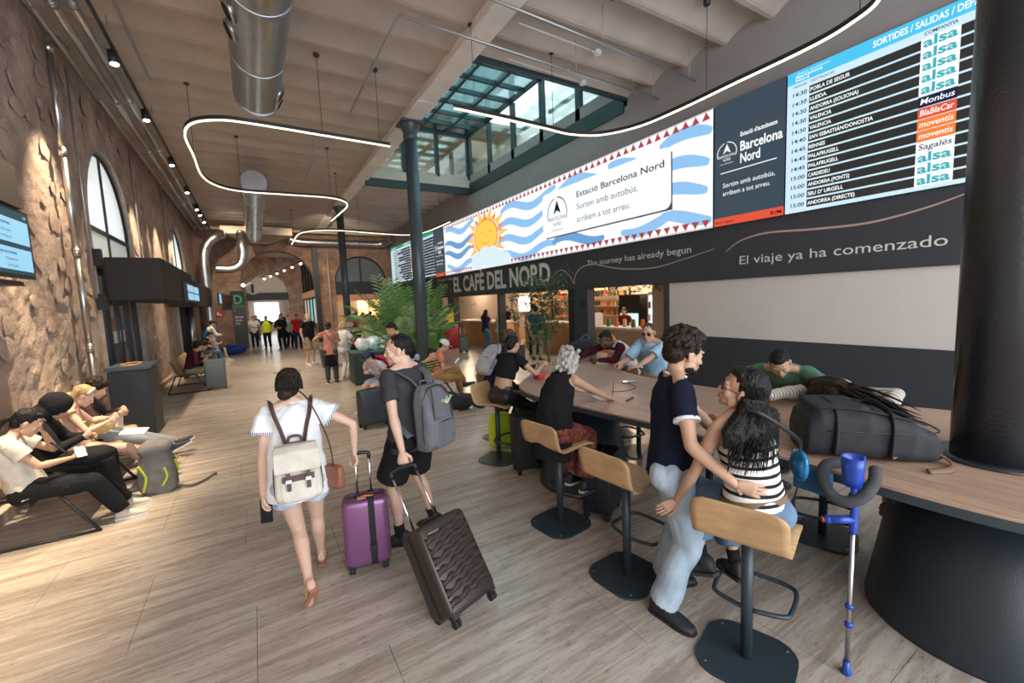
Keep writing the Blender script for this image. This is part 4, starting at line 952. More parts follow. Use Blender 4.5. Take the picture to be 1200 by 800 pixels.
for yy,zz,rr_ in ((14.6,3.45,.38),(14.0,3.62,.34),(13.4,3.55,.36),(12.9,3.42,.30),(13.6,3.38,.30),(12.5,3.38,.22)):
    wpoly([(yy+rr_*1.4*cos(a),max(z0+.01,zz+rr_*sin(a))) for a in [2*pi*i/24 for i in range(24)]],scr('screen_cloud',(.70,.82,.90),.85),mu,XS-.018-rr_*.004,'cloud')
# white card over the mural
cy0,cy1,cz0,cz1=10.3,5.86,3.70,4.92
wpoly([(cy0+.02-c_[0]+0,cz0-.03+c_[1]) for c_ in [(.0,.0)]]+[],W_grey,mu,XS) if False else None
sh=[(cy0+.0,cz0+.14),(cy0-.16,cz0-.035),(cy1-.03,cz0-.035),(cy1-.03,cz1-.12),(cy0,cz1-.3)]
wpoly(sh,W_grey,mu,XS-.022,'card_edge')
rc=rrect(cy0-cy1,cz1-cz0,.16,5,(cy0+cy1)/2,(cz0+cz1)/2); wpoly(rc,W_white,mu,XS-.026,'card')
logo(mu,9.62,4.30,.86,W_black,XS-.03)
wtxt('Estació Barcelona Nord',8.78,6.02,4.55,.145,W_black,mu,XS-.03,bold=.012); wtxt('Sortim amb autobús,',8.78,6.72,4.24,.15,W_grey,mu,XS-.03); wtxt('arribem a tot arreu.',8.78,6.95,3.92,.15,W_grey,mu,XS-.03)
# fascia lettering
t=text_obj('EL CAFÈ DEL NORD',M_let,wallM(17.1,2.42,XR-.058),width=7.0,height=.60,extrude=0,bold=.03,sp=1.0); tag(t,'tall cream EL CAFE DEL NORD lettering on the dark fascia','lettering')
t=text_obj('The journey has already begun',M_let,wallM(8.5,2.77,XR-.058),width=3.06,height=.135,extrude=0); tag(t,'cream slogan The journey has already begun on the fascia','lettering')
t=text_obj('El viaje ya ha comenzado',M_let,wallM(4.46,2.45,XR-.058),width=2.66,height=.145,extrude=0); tag(t,'cream slogan El viaje ya ha comenzado on the fascia, near the big column','lettering')
t=text_obj('Empieza el viaje',M_let,wallM(18.9,2.95,XR-.058),width=1.7,height=.13,extrude=0); tag(t,'small slogan at the far left end of the dark fascia','lettering')
def squiggle(pts,label,par=None):
    o=wpath([(p.x,p.y) for p in spline([(a,b_,0) for a,b_ in pts],10)],lambda q:.012+.02*sin(pi*q),M_squig,None,XR-.058,'curved_line'); tag(o,label,'line')
squiggle([(4.72,2.70),(4.45,2.86),(4.0,2.93),(3.3,2.88),(2.6,2.86),(2.0,2.95),(1.55,3.08)],'thin rose curved line above the slogan El viaje ya ha comenzado')
squiggle([(10.05,2.55),(9.8,2.72),(9.5,2.74),(9.2,2.55),(9.05,2.36),(9.0,2.52),(8.8,2.72),(8.3,2.80),(7.4,2.62),(6.4,2.55),(5.6,2.66),(4.95,2.78)],'looping rose line under the slogan The journey has already begun')
squiggle([(19.2,2.7),(18.6,2.6),(18.0,2.75),(17.4,2.5)],'short rose curl left of the cafe lettering')

# ---------------------------------------------------------------- columns
M_col=mat('black_column',(.014,.017,.022),.27,.0,bump=.25,bump_s=60,spec=.8); M_col2=mat('slate_column',(.060,.080,.098),.38,.2,spec=.6)
for i,(x,y,r,lab,mm) in enumerate(((3.5,.6,.186,'big black round column rising through the near end of the bar table',M_col),(3.5,10.1,.15,'slate grey iron column in the middle of the hall beside the palms',M_col2),(3.5,19.7,.15,'slate grey iron column in the crowd, second from the far wall',M_col2))):
    c=thing('iron_column',lab,'column',(x,y,0)); t=MB(); t.lathe([(r,0.),(r,5.85)],n=36); t.obj('shaft',mm,c)
    t=MB(); t.lathe([(r,5.8),(r*1.12,5.86),(r*1.12,5.92),(r*1.0,5.95),(r*1.55,6.12),(r*1.6,6.19)],n=28); t.obj('capital',mm,c)
    t=MB(); t.b2((-.26,-.26,6.15),(.26,.26,6.20)); t.obj('bearing_plate',mm,c)
    if i: t=MB(); t.lathe([(r*1.5,0),(r*1.5,.06),(r*1.15,.12),(r,.14)],n=28); t.obj('base',mm,c)
t=MB(); t.b2((3.1,26.75,0),(3.38,26.98,5.7)); tag(t.obj('wall_pilaster',M_dark,bevel=.01),'flat black steel post against the brick between the far arches','post')
t=MB(); t.cyl((3.9,26.9,0),(3.9,26.9,5.6),.05,n=10); tag(t.obj('wall_conduit',mat('pale_conduit',(.45,.36,.3),.6)),'pale vertical pipe on the brick right of the black post','pipe')

# ---------------------------------------------------------------- LED pendants
M_led=mat('led_diffuser',(1.,.87,.62),.5,emit=1.25); M_ledh=mat('led_housing',(.02,.018,.018),.5)
def pendant(label,pts,cables):
    o=thing('pendant_light',label,'light',(0,0,0)); P=spline([(a,b_,0) for a,b_ in pts],8)
    def ring(z0,z1,w_,nm,m):
        n=len(P); rings=[]
        for i,p in enumerate(P):
            d=(P[min(i+1,n-1)]-P[max(i-1,0)]).normalized(); q=Vector((-d.y,d.x,0))
            rings.append([Vector((p.x,p.y,0))+q*s*w_+Vector((0,0,z)) for s,z in ((-1,z0),(1,z0),(1,z1),(-1,z1))])
        t=MB(); t.loft(rings,smooth=False); return t.obj(nm,m,o)
    ring(5.0,5.06,.020,'housing',M_ledh); ring(4.98,5.0,.015,'diffuser',M_led)
    for x,y in cables:
        t=MB(); t.cyl((x,y,5.07),(x,y,6.4),.005,n=5); t.obj('cable',M_ledh,o); t=MB(); t.cyl((x,y,6.30),(x,y,6.42),.05,n=10); t.obj('ceiling_rose',M_ledh,o)
pendant('looping warm white pendant light strip over the left of the hall',[(2.49,8.38),(1.4,8.33),(.3,8.28),(-.2,8.33),(-.58,8.65),(-.74,9.27),(-.73,10.4),(-.72,11.8),(-.50,12.6),(0,12.98),(1.0,12.95),(1.95,12.9),(2.45,13.15),(2.68,13.8),(2.66,15.0),(2.60,16.3)],[(2.3,8.37),(1.3,8.33),(0,13.0),(-.72,10.4),(2.1,12.95),(2.66,15.2)])
pendant('far warm white pendant light strip in front of the brick wall',[(1.80,22.8),(1.80,20.6),(1.9,19.3),(2.4,18.5),(3.3,18.3),(4.8,18.6),(5.9,18.7),(6.45,18.1),(6.6,16.8),(6.6,15.2)],[(1.8,21.5),(4.0,18.45),(6.55,16.0)])
pendant('long curved warm white pendant light strip in front of the departures board',[(2.94,6.36),(3.8,6.37),(4.7,6.40),(5.3,6.42),(5.85,6.2),(6.2,5.6),(6.28,4.8),(6.27,3.9),(6.26,2.9),(6.15,2.4),(5.9,2.05),(5.2,1.85),(4.0,1.8)],[(3.3,6.37),(4.9,6.42),(6.25,4.3),(6.1,2.3)])
# ceiling conduits
M_cond=mat('steel_conduit',(.40,.41,.43),.4,.8)
def conduit(label,pts,r=.022,drops=(),nm='ceiling_conduit'):
    o=thing(nm,label,'conduit',(0,0,0)); t=MB(); t.tube(pts,r,8); t.obj('tube',M_cond,o)
    for p in drops: q=MB(); q.cyl(p,(p[0],p[1],6.5),.005,n=5); q.obj('hanger',M_cond,o)
    for i in range(1,len(pts)-1): q=MB(); q.sph(pts[i],r*1.7,8,6); q.obj('elbow',M_cond,o)
    return o
conduit('steel conduit ending in the air over the lantern, the lower of the pair',[(2.04,6.02,5.9),(5,6.1,5.9),(7.35,6.13,5.9)],drops=((5.2,6.1,5.9),(7.2,6.12,5.9),(3.2,6.05,5.9)))
conduit('steel conduit nearer the viewer, the upper of the pair',[(2.6,5.15,5.9),(7.4,5.32,5.9)],drops=((5.0,5.22,5.9),(7.2,5.3,5.9)))
conduit('thin steel conduit bending along the hall left of the beam',[(2.04,6.10,5.92),(2.03,9.6,5.92)],drops=((2.03,9.55,5.9),))
conduit('steel conduit above the left track lights',[(-1.17,3.0,5.95),(-1.17,9.6,5.95)],drops=((-1.17,9.5,5.95),(-1.17,6,5.95)))
conduit('far steel conduit over the second loop of light',[(1.7,12.2,5.9),(1.7,15.2,5.9)],drops=((1.7,12.3,5.9),))
for i,(p,q,lab) in enumerate((((3.9,5.9,6.25),(5.55,5.95,6.25),'smoke detector on a stem, upper of the two'),((4.2,6.75,6.2),(5.95,6.8,6.2),'smoke detector on a stem, the one beside the lantern'))):
    o=thing('smoke_detector',lab,'detector',(0,0,0)); t=MB(); t.cyl(p,q,.012,n=6); t.obj('stem',mat('white_plastic',(.6,.6,.6),.4),o); t=MB(); t.lathe([(.03,-.05),(.075,-.03),(.085,.01),(.06,.05)],q,16); t.obj('head',mat('white_plastic',(.6,.6,.6),.4),o)
for i,(p) in enumerate(((5.5,4.2,6.35),(4.9,4.9,6.35),(1.0,5.1,6.4))):
    t=MB(); t.sph(p,(.04,.04,.05),8,6); tag(t.obj('ceiling_fixing',M_dark),('small dark fixing stub on the vault by the smoke detectors','small dark fixing stub on the vault nearer the lantern','small dark fixing stub on the left vaults near the big duct')[i],'fixing','fixings on the vaults')
# pipes high on the left wall
for i,(x,z,r,lab) in enumerate(((-1.88,6.02,.055,'steel pipe high on the left wall, lower one'),(-1.68,6.08,.06,'steel pipe high on the left wall, outer one'),(-2.08,5.95,.025,'thin cable conduit high on the left wall'))):
    o=thing('wall_pipe',lab,'pipe',(x,0,z)); 
    for k in range(10):
        t=MB(); t.cyl((0,-4+k*3,0),(0,-1.03+k*3,0),r,n=14); t.obj('pipe_length',M_steel,o); t=MB(); t.cyl((0,-1.06+k*3,0),(0,-.96+k*3,0),r*1.15,n=14); t.obj('coupling',M_steel,o)
o=thing('wall_pipe','steel pipe running down the stone wall left of the arched window','pipe',(XL+.12,8.95,0)); 
for k in range(4): t=MB(); t.cyl((0,0,.1+k*1.45),(0,0,1.5+k*1.45),.042,n=12); t.obj('pipe_length',M_steel,o); t=MB(); t.cyl((0,0,1.46+k*1.45),(0,0,1.58+k*1.45),.052,n=12); t.obj('coupling',M_steel,o)
t=MB(); t.tube(spline([(0,0,5.85),(0,0,6.0),(.05,.1,6.08),(.1,.4,6.05)],5),.042,10); t.obj('bend',M_steel,o)
for i,(y,r,z0_,lab) in enumerate(((9.75,.018,2.3,'thin conduit on the stone just left of the arched window'),(13.75,.018,2.3,'thin conduit on the stone right of the arched window'),(17.9,.02,.1,'thin conduit between the far arched window and the bulkhead'))):
    t=MB(); t.cyl((XL+.09,y,z0_),(XL+.09,y,5.95),r,n=8); tag(t.obj('thin_conduit',M_cond),lab,'conduit')
# track with spotlights washing the wall
tr=thing('light_track','black ceiling track carrying the spotlights beside the left wall','track',(-1.46,0,5.98)); t=MB(); t.b2((-.02,-3.5,-.02),(.02,26,.02)); t.obj('rail',M_dark,tr)
for k in range(8): t=MB(); t.tube([(0,-1+k*3.2,.02),(.0,-1+k*3.2,.35)],.006,5); t.obj('hanger',M_cond,tr)
M_lens=mat('spot_lens',(1.,.90,.72),.4,emit=14.)
def spotlight(y,label,tgt,pw,ang=62,z=5.8,x=-1.46,lit=True):
    o=thing('spotlight',label,'spotlight',(x,y,z)); d=(Vector(tgt)-Vector((x,y,z))).normalized(); 
    if lit is True: dd=(d*.5+Vector((.25,-.55,-.6))).normalized()
    dd=Vector((.10,-.12,-1)).normalized()
    t=MB(); t.cyl(-dd*.10,dd*.09,.062,n=18); t.obj('lamp_body',M_dark,o); t=MB(); t.cyl(dd*.09,dd*.094,.052,n=18); t.obj('lamp_lens',M_lens,o); t=MB(); t.cyl((0,0,.08),(0,0,.2),.012,n=8); t.obj('stem',M_dark,o)
    if pw: spot('spot_beam',(x+.02,y-.02,z-.14),tgt,pw,(1.,.78,.52),ang,.75,.03)
sp_=[(2.2,'black spotlight on the track, first of those above the bench'),(4.4,'black spotlight on the track, second of those above the bench'),(6.4,'black spotlight on the track, third of those above the bench'),(8.73,'black spotlight on the track, second from the top edge, over the wall pipe'),(10.94,'black spotlight on the track above the arched window'),(13.94,'black spotlight on the track, third from the front'),(16.9,'spotlight on the track, fourth from the front'),(19.55,'spotlight on the track near the far end'),(20.6,'spotlight on the track beside the far end pair'),(22.2,'last bright spotlight on the track')]
for y,lab in sp_:
    tx=XL+.05
    spotlight(y, lab or 'black spotlight on the track above the bench seats', (tx,y+.05,2.2 if y<8 else 3.0), 950 if 4<y<8 else (450 if y<8 else 520), 50)
for y,tx,pw in ((7.6,.6,420),(11.4,1.2,650),(15.2,1.2,650),(18.6,1.,600)): spot('spot_beam',(-1.40,y,5.6),(tx,y+.6,0),pw,(1.,.80,.58),75,.9,.05)  # added beams without fixtures, brightening and warming the mid floor
for y in (14.6,15.7,18.2): spot('spot_beam',(-2.0,y,5.6),(XL+.04,y,2.6),260,(1.,.80,.52),26,.8,.03)
spot('spot_beam',(-1.3,20.5,5.7),(1.0,27,3.2),500,(1.,.82,.62),80,.9,.05); spot('spot_beam',(2.6,20.5,5.7),(4.6,27,3.4),450,(1.,.82,.62),85,.9,.05)  # added fill beams, no lamps hang here, lifting the far brick
spot('spot_beam',(-1.45,5.4,5.66),(XL+.05,5.9,2.9),650,(1.,.78,.52),60,.8,.03)  # extra beam with no lamp body, added to widen the bright wall area
# floor pools come from the added mid-floor beams above
# ducts
M_duct=mat('spiral_duct',(.46,.48,.51),.3,1.,noise_s=6,noise_a=.08)
def duct(label,x,y0,y1,z,r,noz,endcap=True):
    o=thing('spiral_duct',label,'duct',(x,y0,z)); L_=y1-y0; n=int(L_/.075); prof=[]
    t=MB(); rings=[]
    for i in range(n+1):
        y=L_*i/n
        for dy,rr_ in ((0,r*1.012),(.012,r)): rings.append([Vector((rr_*cos(a),y+dy,rr_*sin(a))) for a in [2*pi*k/32 for k in range(32)]])
    t.loft(rings,cap=True); t.obj('tube',M_duct,o)
    for yy in [q for q in np.arange(.3,L_,1.5)]:
        t=MB(); t.loft([[Vector((rr_*cos(a),yy+dy,rr_*sin(a))) for a in [2*pi*k/32 for k in range(32)]] for dy,rr_ in ((-.03,r),(-.03,r*1.03),(.03,r*1.03),(.03,r))],cap=False); t.obj('band',M_duct,o)
    if endcap: t=MB(); t.lathe([(r*1.03,0),(r*1.03,.06),(r*.5,.085),(.01,.09)],n=32); t.xform(Matrix.Translation((0,L_,0))@Matrix.Rotation(-pi/2,4,'X')); t.obj('end_cap',M_duct,o)
    for (yy,ang) in noz:
        a=radians(ang); c=Vector((r*1.0*cos(a),yy,r*1.0*sin(a))); d=Vector((cos(a),0,sin(a)))
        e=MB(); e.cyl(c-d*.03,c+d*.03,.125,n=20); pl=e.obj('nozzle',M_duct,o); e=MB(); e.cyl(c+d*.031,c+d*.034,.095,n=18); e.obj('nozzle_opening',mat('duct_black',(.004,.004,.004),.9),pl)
    for yy in (L_*.25,L_*.8):
        e=MB(); e.cyl((-r*.8,yy,r*.6),(-r*.8,yy,6.4-z),.005,n=5); e.cyl((r*.8,yy,r*.6),(r*.8,yy,6.4-z),.005,n=5); e.obj('hanger',M_cond,o)
    return o
duct('big spiral steel air duct hanging over the walkway, nearest one',.36,-2,8.65,5.62,.34,[(8.2,205),(8.6,205),(7.2,205),(10.15,-28),(10.45,-28)])
duct('pale spiral air duct farther down the hall above the light loop',.32,14.5,24.5,5.62,.33,[(1.0,205),(3,-25),(5,-25)])
o=thing('duct_box','folded sheet metal plenum box under the far ceiling','duct',(.55,25.6,5.75)); t=MB(); t.loft([[Vector(p) for p in q] for q in (((-1.6,-.5,.35),(1.5,-.5,.35),(1.5,.9,.35),(-1.6,.9,.35)),((-1.6,-.5,0),(1.5,-.5,0),(1.5,.9,0),(-1.6,.9,0)),((-.4,-.2,-.35),(.4,-.2,-.35),(.4,.5,-.35),(-.4,.5,-.35)))],smooth=False); t.obj('sheet_box',mat('sheet_box',(.45,.36,.26),.4,.7),o)
def bentduct(label,pts,r):
    o=thing('bent_duct',label,'duct',(0,0,0)); P=spline(pts,7); t=MB(); t.tube(P,[r*(1.03 if i%2 else 1.) for i in range(len(P))],20); t.obj('tube',M_steel,o)
    for i in (0,len(P)//2,len(P)-1):
        d=(P[min(i+1,len(P)-1)]-P[max(i-1,0)]).normalized(); t=MB(); t.cyl(P[i]-d*.04,P[i]+d*.04,r*1.12,n=20); t.obj('flange',M_steel,o)
bentduct('vertical steel duct with a swan neck in the far left corner',[(-1.75,24.2,.1),(-1.75,24.2,2.5),(-1.75,24.2,4.4),(-1.55,24.2,5.1),(-1.2,24.2,5.45),(-1.0,24.6,5.6)],.2)
bentduct('steel duct elbow curling beside the plenum box',[(-1.3,24.0,3.95),(-.7,24.0,3.95),(-.35,24.0,4.15),(-.2,24.0,4.6),(-.2,24.0,5.1),(-.2,24.3,5.6)],.19)
bentduct('long horizontal steel duct across the top of the brick wall',[(2.0,26.4,5.75),(2.5,26.4,5.62),(3.5,26.4,5.6),(5.5,26.4,5.6),(6.8,26.3,5.6),(7.2,25.8,5.75),(7.3,25.2,5.85)],.2)
t=MB(); t.b2((-2.2,26.0,6.05),(7.4,26.15,6.18)); tag(t.obj('cable_tray',mat('pale_rail',(.50,.42,.30),.6)),'horizontal cable tray across the hall before the brick wall','tray')
t=MB(); t.cyl((-2.05,20.0,0),(-2.05,20.0,2.3),.12,n=20); tag(t.obj('floor_duct',M_steel),'short vertical steel duct below the far bulkhead','duct')
# bulkhead and TVs on the left wall
b=thing('bulkhead_box','large matt black bulkhead box over the arched glass doors','box',(XL,10.3,2.27)); t=MB(); t.b2((.12,0,0),(.92,4.6,.77)); t.obj('casing',mat('matt_black_brown',(.022,.017,.016),.7),b,bevel=.01)
t=MB(); t.b2((-.02,-.12,-.16),(.12,0,.12)); t.obj('bracket',M_dark,b); t=MB(); t.b2((-.02,-.12,.6),(.12,0,.9)); t.obj('bracket',M_dark,b)
b=thing('bulkhead_box','smaller black bulkhead box beyond the first along the left wall','box',(XL,17.0,2.2)); t=MB(); t.b2((.05,0,0),(.8,5.8,.8)); t.obj('casing',mat('matt_black_brown',(.022,.017,.016),.7),b,bevel=.01)
S_b=scr('tv_blue',(.25,.52,.72),.95); S_d=scr('tv_darkblue',(.015,.07,.10),.6); S_t=scr('tv_text',(.02,.05,.08),.3)
def LM(x,y,z): return Matrix(((0,0,1,x),(1,0,0,y),(0,1,0,z),(0,0,0,1)))
tv=thing('television','wall screen with pale blue panels at the left edge of the picture','screen',(-1.98,5.2,2.42)); t=MB(); t.b2((-.07,0,0),(0,1.46,.70)); t.obj('casing',M_dark,tv,bevel=.006)
def lrect(y0,y1,z0_,z1_,m,nm='panel',x=.004): t=MB(); t.add([(x,y0,z0_),(x,y1,z0_),(x,y1,z1_),(x,y0,z1_)],[(0,1,2,3)],False); return t.obj(nm,m,tv)
lrect(.03,1.42,.03,.67,S_d,'display',.002); lrect(.03,1.40,.34,.58,S_b); lrect(.03,1.40,.07,.29,S_b)
for s_,z_,h_,xx in (('Estació d\'autobusos en moviment',.51,.032,1.0),('Próximamente más información',.44,.028,1.0),('More information coming soon',.38,.028,1.0),('Estació d\'autobusos en moviment',.225,.032,1.06),('Próximamente',.16,.03,1.06),('Coming soon',.10,.03,1.06)):
    text_obj(s_,S_t,LM(.007,xx,z_),height=h_,extrude=0,parent=tv,align='RIGHT',bold=.02 if h_>.03 else 0)
text_obj('14:29',scr('tv_white',(.7,.8,.85),.8),LM(.007,1.37,.615),height=.022,extrude=0,parent=tv,align='RIGHT')
b=thing('screen_bracket','slim black bar under the left wall screen','bracket',(-1.98,5.2,2.34)); t=MB(); t.b2((-.3,0,0),(-.02,1.2,.045)); t.obj('bar',M_dark,b)
b=thing('black_cabinet','black wall box above the left wall screen','box',(-2.3,4.4,3.13)); t=MB(); t.b2((.02,0,0),(.33,2.1,.44)); t.obj('casing',mat('matt_black_brown',(.022,.017,.016),.7),b,bevel=.008)
tv=thing('television','small screen of pale blue tiles on the side of the black bulkhead','screen',(-1.33,12.9,2.28)); t=MB(); t.b2((-.06,0,0),(0,2.7,.46)); t.obj('casing',M_dark,tv)
for i in range(2):
    for j in range(2): lrect(.12+i*1.28,1.30+i*1.28,.04+j*.20,.21+j*.20,S_b)
tv=thing('television','distant blue screen end-on past the second bulkhead','screen',(-1.2,22.0,2.3)); t=MB(); t.b2((-.06,0,0),(0,1.5,.5)); t.obj('casing',M_dark,tv); lrect(.05,1.4,.05,.45,S_b)
# litter bin
b=thing('litter_bin','dark blue grey litter bin with an oval wooden rim against the wall','bin',(-1.82,9.35,0)); t=MB(); t.b2((-.25,-.35,0),(.28,.35,1.12)); t.obj('body',mat('bin_dark',(.02,.028,.035),.5),b,bevel=.02); t=MB(); t.b2((-.27,-.38,1.12),(.31,.38,1.18)); lid=t.obj('lid',mat('bin_lid',(.06,.09,.12),.45),b,bevel=.01)
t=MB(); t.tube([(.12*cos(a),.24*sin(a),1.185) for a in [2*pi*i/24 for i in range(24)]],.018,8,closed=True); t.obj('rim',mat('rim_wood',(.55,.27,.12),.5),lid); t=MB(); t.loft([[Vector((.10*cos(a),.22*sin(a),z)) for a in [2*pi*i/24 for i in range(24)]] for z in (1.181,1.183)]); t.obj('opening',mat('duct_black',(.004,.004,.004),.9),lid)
# standing D totem, info disc, fire sign
d=thing('sign_totem','tall dark wayfinding totem with a green D panel before the far wall','sign',(-.64,26.6,0)); t=MB(); t.b2((-.30,-.08,0),(.30,.08,3.0)); t.obj('slab_body',mat('totem_dark',(.035,.04,.045),.5),d,bevel=.005); t=MB(); t.b2((-.30,-.085,2.15),(.30,-.081,3.0)); t.obj('green_panel',mat('totem_green',(.03,.12,.05),.5),d)
FM=lambda x,y,z: Matrix(((1,0,0,x),(0,0,-1,y),(0,1,0,z),(0,0,0,1)))
text_obj('D',mat('sign_green_letter',(.45,.75,.50),.6),FM(-.2,-.088,2.35),width=.38,height=.46,extrude=0,parent=d,bold=.03)
for i,(s_,z_) in enumerate((('i',1.98),('Sortida',1.62),('Salida',1.45),('Exit',1.28))): text_obj(s_,M_let,FM(-.2,-.088,z_),height=.09,extrude=0,parent=d,bold=.02)
d=thing('info_disc','round white information sign with a dark letter i hanging in the far arch','sign',(.05,26.2,3.12)); t=MB(); t.cyl((0,0,0),(0,.05,0),.32,n=28); t.obj('disc',mat('sign_white',(.80,.76,.74),.6),d); text_obj('i',M_dark,FM(0,-.006,-.2),width=.14,height=.42,extrude=0,parent=d,align='CENTER',bold=.06); t=MB(); t.cyl((0,.02,.3),(0,.02,2.6),.006,n=5); t.obj('hanger',M_cond,d)
t=MB(); t.cyl((-.35,26.4,3.25),(-.35,26.4,3.35),.08,n=12); 
d=thing('globe_lamp','small round lamp on a long cable left of the info sign','lamp',(-.35,26.4,3.3)); t=MB(); t.sph((0,0,0),.09,12,8); t.obj('globe',mat('globe_glow',(1,.95,.85),.4,emit=2.),d); t=MB(); t.cyl((0,0,.08),(0,0,3.0),.006,n=5); t.obj('cable',M_dark,d)
d=thing('fire_sign','small red fire equipment sign on the brick left of the totem','sign',(-1.55,26.95,1.85)); t=MB(); t.b2((-.17,-.02,-.15),(.17,0,.15)); t.obj('plate',mat('sign_red',(.40,.03,.02),.5),d); t=MB(); t.b2((-.09,-.026,-.05),(.0,-.021,.09)); t.b2((.03,-.026,-.08),(.1,-.021,-.0)); t.obj('pictogram',M_let,d)
# track lights in the far hall
for i in range(6):
    x,y=2.6-.35*i,27.9+1.5*i+.2; d=thing('spotlight',('nearest','second','third','fourth','fifth','farthest')[i]+' small bright spotlight on the slanting track beyond the left arch','spotlight',(x,y,4.6-.08*i),0,'spotlights of the far hall'); t=MB(); t.cyl((0,0,.16),(0,-.03,0),.07,n=12); t.obj('lamp_body',M_dark,d); t=MB(); t.sph((0,-.03,-.01),.065,10,6); t.obj('lamp_lens',mat('hall_lens',(1,.93,.8),.4,emit=8),d)
t=MB(); t.tube([(2.9,27.9,4.85),(.6,37.0,4.4)],.03,6); tag(t.obj('light_track',M_dark),'slanting light track in the hall beyond the left arch','track')

# ---------------------------------------------------------------- the long bar table
M_oak=wood('table_oak',(.40,.265,.19),stretch=(16,1.2,16),a=.16,rough=.42,sc=4,tint=.10); M_edge=mat('table_edge',(.035,.048,.058),.45)
tbl=thing('bar_table','long curved wooden bar table wrapping round the big black column','table',(0,0,0))
out=[(2.86,-.15),(2.70,.25),(2.63,.6),(2.63,1.3),(2.60,2.1),(2.51,2.8),(2.44,3.4),(2.46,3.9),(2.66,4.28),(3.25,4.80),(4.0,5.25),(4.75,5.72),(5.15,5.80),(5.2,5.5),(4.85,5.1),(4.42,4.55),(4.08,3.95),(3.98,3.4),(4.02,2.75),(4.15,2.1),(4.45,1.4),(4.62,.8),(4.55,.1),(4.1,-.5),(3.4,-.65)]
po=[(p.x,p.y) for p in spline([(a,b_,0) for a,b_ in out],5,True)]
t=MB(); t.prism(po,.938,.985); t.obj('edge_band',M_edge,tbl)
x=2.40; 
while x<5.3:
    bm=bmesh.new(); me=bpy.data.meshes.new('plank'); tp=MB(); tp.prism([(a,b_) for a,b_ in po],.985,1.0); me.from_pydata(tp.v,[],tp.f); bm.from_mesh(me)
    for co_,no_ in ((x+.0015,(-1,0,0)),(x+.0885,(1,0,0))): bmesh.ops.bisect_plane(bm,geom=bm.verts[:]+bm.edges[:]+bm.faces[:],plane_co=(co_,0,0),plane_no=no_,clear_outer=True)
    ed=[e for e in bm.edges if e.is_boundary]
    if ed: bmesh.ops.holes_fill(bm,edges=ed)
    if bm.verts: bmesh.ops.triangulate(bm,faces=[f for f in bm.faces if len(f.verts)>4]); bm.to_mesh(me); emit_obj('plank',me,M_oak,tbl)
    bm.free(); x+=.09
for (x,y,r0,r1) in ((3.5,.6,.54,.40),(2.98,3.52,.50,.32)):
    t=MB(); t.lathe([(r0,0),(r0,.02),(r1,.938)],(x,y,0),48); t.obj('pedestal',mat('pedestal_navy',(.016,.027,.036),.38,bump=.15,bump_s=150,spec=.55),tbl)
t=MB(); t.lathe([(.265,1.0),(.265,1.012),(.19,1.013)],(3.5,.6,0),40); t.obj('collar_plate',M_col,tbl)
for (x,y) in ((2.62,3.62),(4.2,4.4),(3.85,2.6),(2.95,4.35),(4.9,5.5)):
    t=MB(); t.b2((x-.025,y-.025,0),(x+.025,y+.025,.94)); t.obj('leg',M_dark,tbl); 
t=MB(); t.b2((3.55,2.3,.86),(3.6,4.3,.94)); t.obj('rail',M_dark,tbl)

# ---------------------------------------------------------------- bar stools
M_ply=wood('oak_ply',(.50,.315,.16),stretch=(2,22,2),a=.20,rough=.42,sc=3); M_plyedge=wood('ply_edge',(.42,.26,.14),a=.1); M_stool=mat('stool_navy',(.026,.040,.052),.42,spec=.5)
def shell(mb, W, prof, th, rc_):
    P=spline([(0,a,b_) for a,b_ in prof],6); L_=[0]
    for i in range(1,len(P)): L_.append(L_[-1]+(P[i]-P[i-1]).length)
    T=L_[-1]; nx=12; top=[];bot=[]
    for i,p in enumerate(P):
        d=(P[min(i+1,len(P)-1)]-P[max(i-1,0)]).normalized(); nrm=Vector((0,-d.z,d.y)); e=min(L_[i],T-L_[i]); w_=W/2
        if e<rc_: w_=W/2-rc_+sqrt(max(0,rc_*rc_-(rc_-e)**2))
        top.append([p+Vector((-w_+2*w_*k/nx,0,0))+nrm*th/2 for k in range(nx+1)]); bot.append([p+Vector((-w_+2*w_*k/nx,0,0))-nrm*th/2 for k in range(nx+1)])
    mb.loft([a+b_[::-1] for a,b_ in zip(top,bot)],cap=True)
def stool(loc,rz,label,group=None):
    o=thing('bar_stool',label,'stool',loc,radians(rz),group); t=MB(); t.prism(rrect(.46,.46,.14,7),0,.014); bs=t.obj('base_plate',M_stool,o)
    for sx,sy in((1,1),(-1,1),(-1,-1),(1,-1)):
        t=MB(); t.cyl((sx*.165,sy*.165,.013),(sx*.165,sy*.165,.017),.008,n=8); t.obj('screw',M_steel,bs)
    t=MB(); t.cyl((0,0,.012),(0,0,.72),.030,n=20); t.obj('pole',M_stool,o)
    t=MB(); P=[(-.025,.0,.29),(-.16,.04,.29),(-.19,.10,.29),(-.19,.28,.29),(-.14,.335,.29),(0,.345,.29),(.14,.335,.29),(.19,.28,.29),(.19,.10,.29),(.16,.04,.29),(.025,.0,.29)]; t.tube(spline(P,4),.0125,8); t.obj('footrest',M_stool,o)
    t=MB(); t.b2((-.12,-.1,.70),(.12,.14,.725)); t.obj('seat_bracket',M_stool,o)
    t=MB(); shell(t,.44,[(.235,.705),(.20,.735),(.10,.747),(-.02,.742),(-.12,.736),(-.175,.75),(-.205,.79),(-.225,.87),(-.245,.965)],.014,.06); t.obj('seat',M_ply,o)
    return o
st0=stool((2.14,1.22,0),-72,'oak bar stool with the striped-top woman on it, nearest the crutch')
def st(x,y,rz,lab): return dup(st0,(x,y,0),radians(rz),lab)
st(2.13,2.08,-85,'empty oak bar stool between the standing man and the grey-haired person'); st(2.18,2.92,-82,'oak bar stool under the grey-haired person in black')
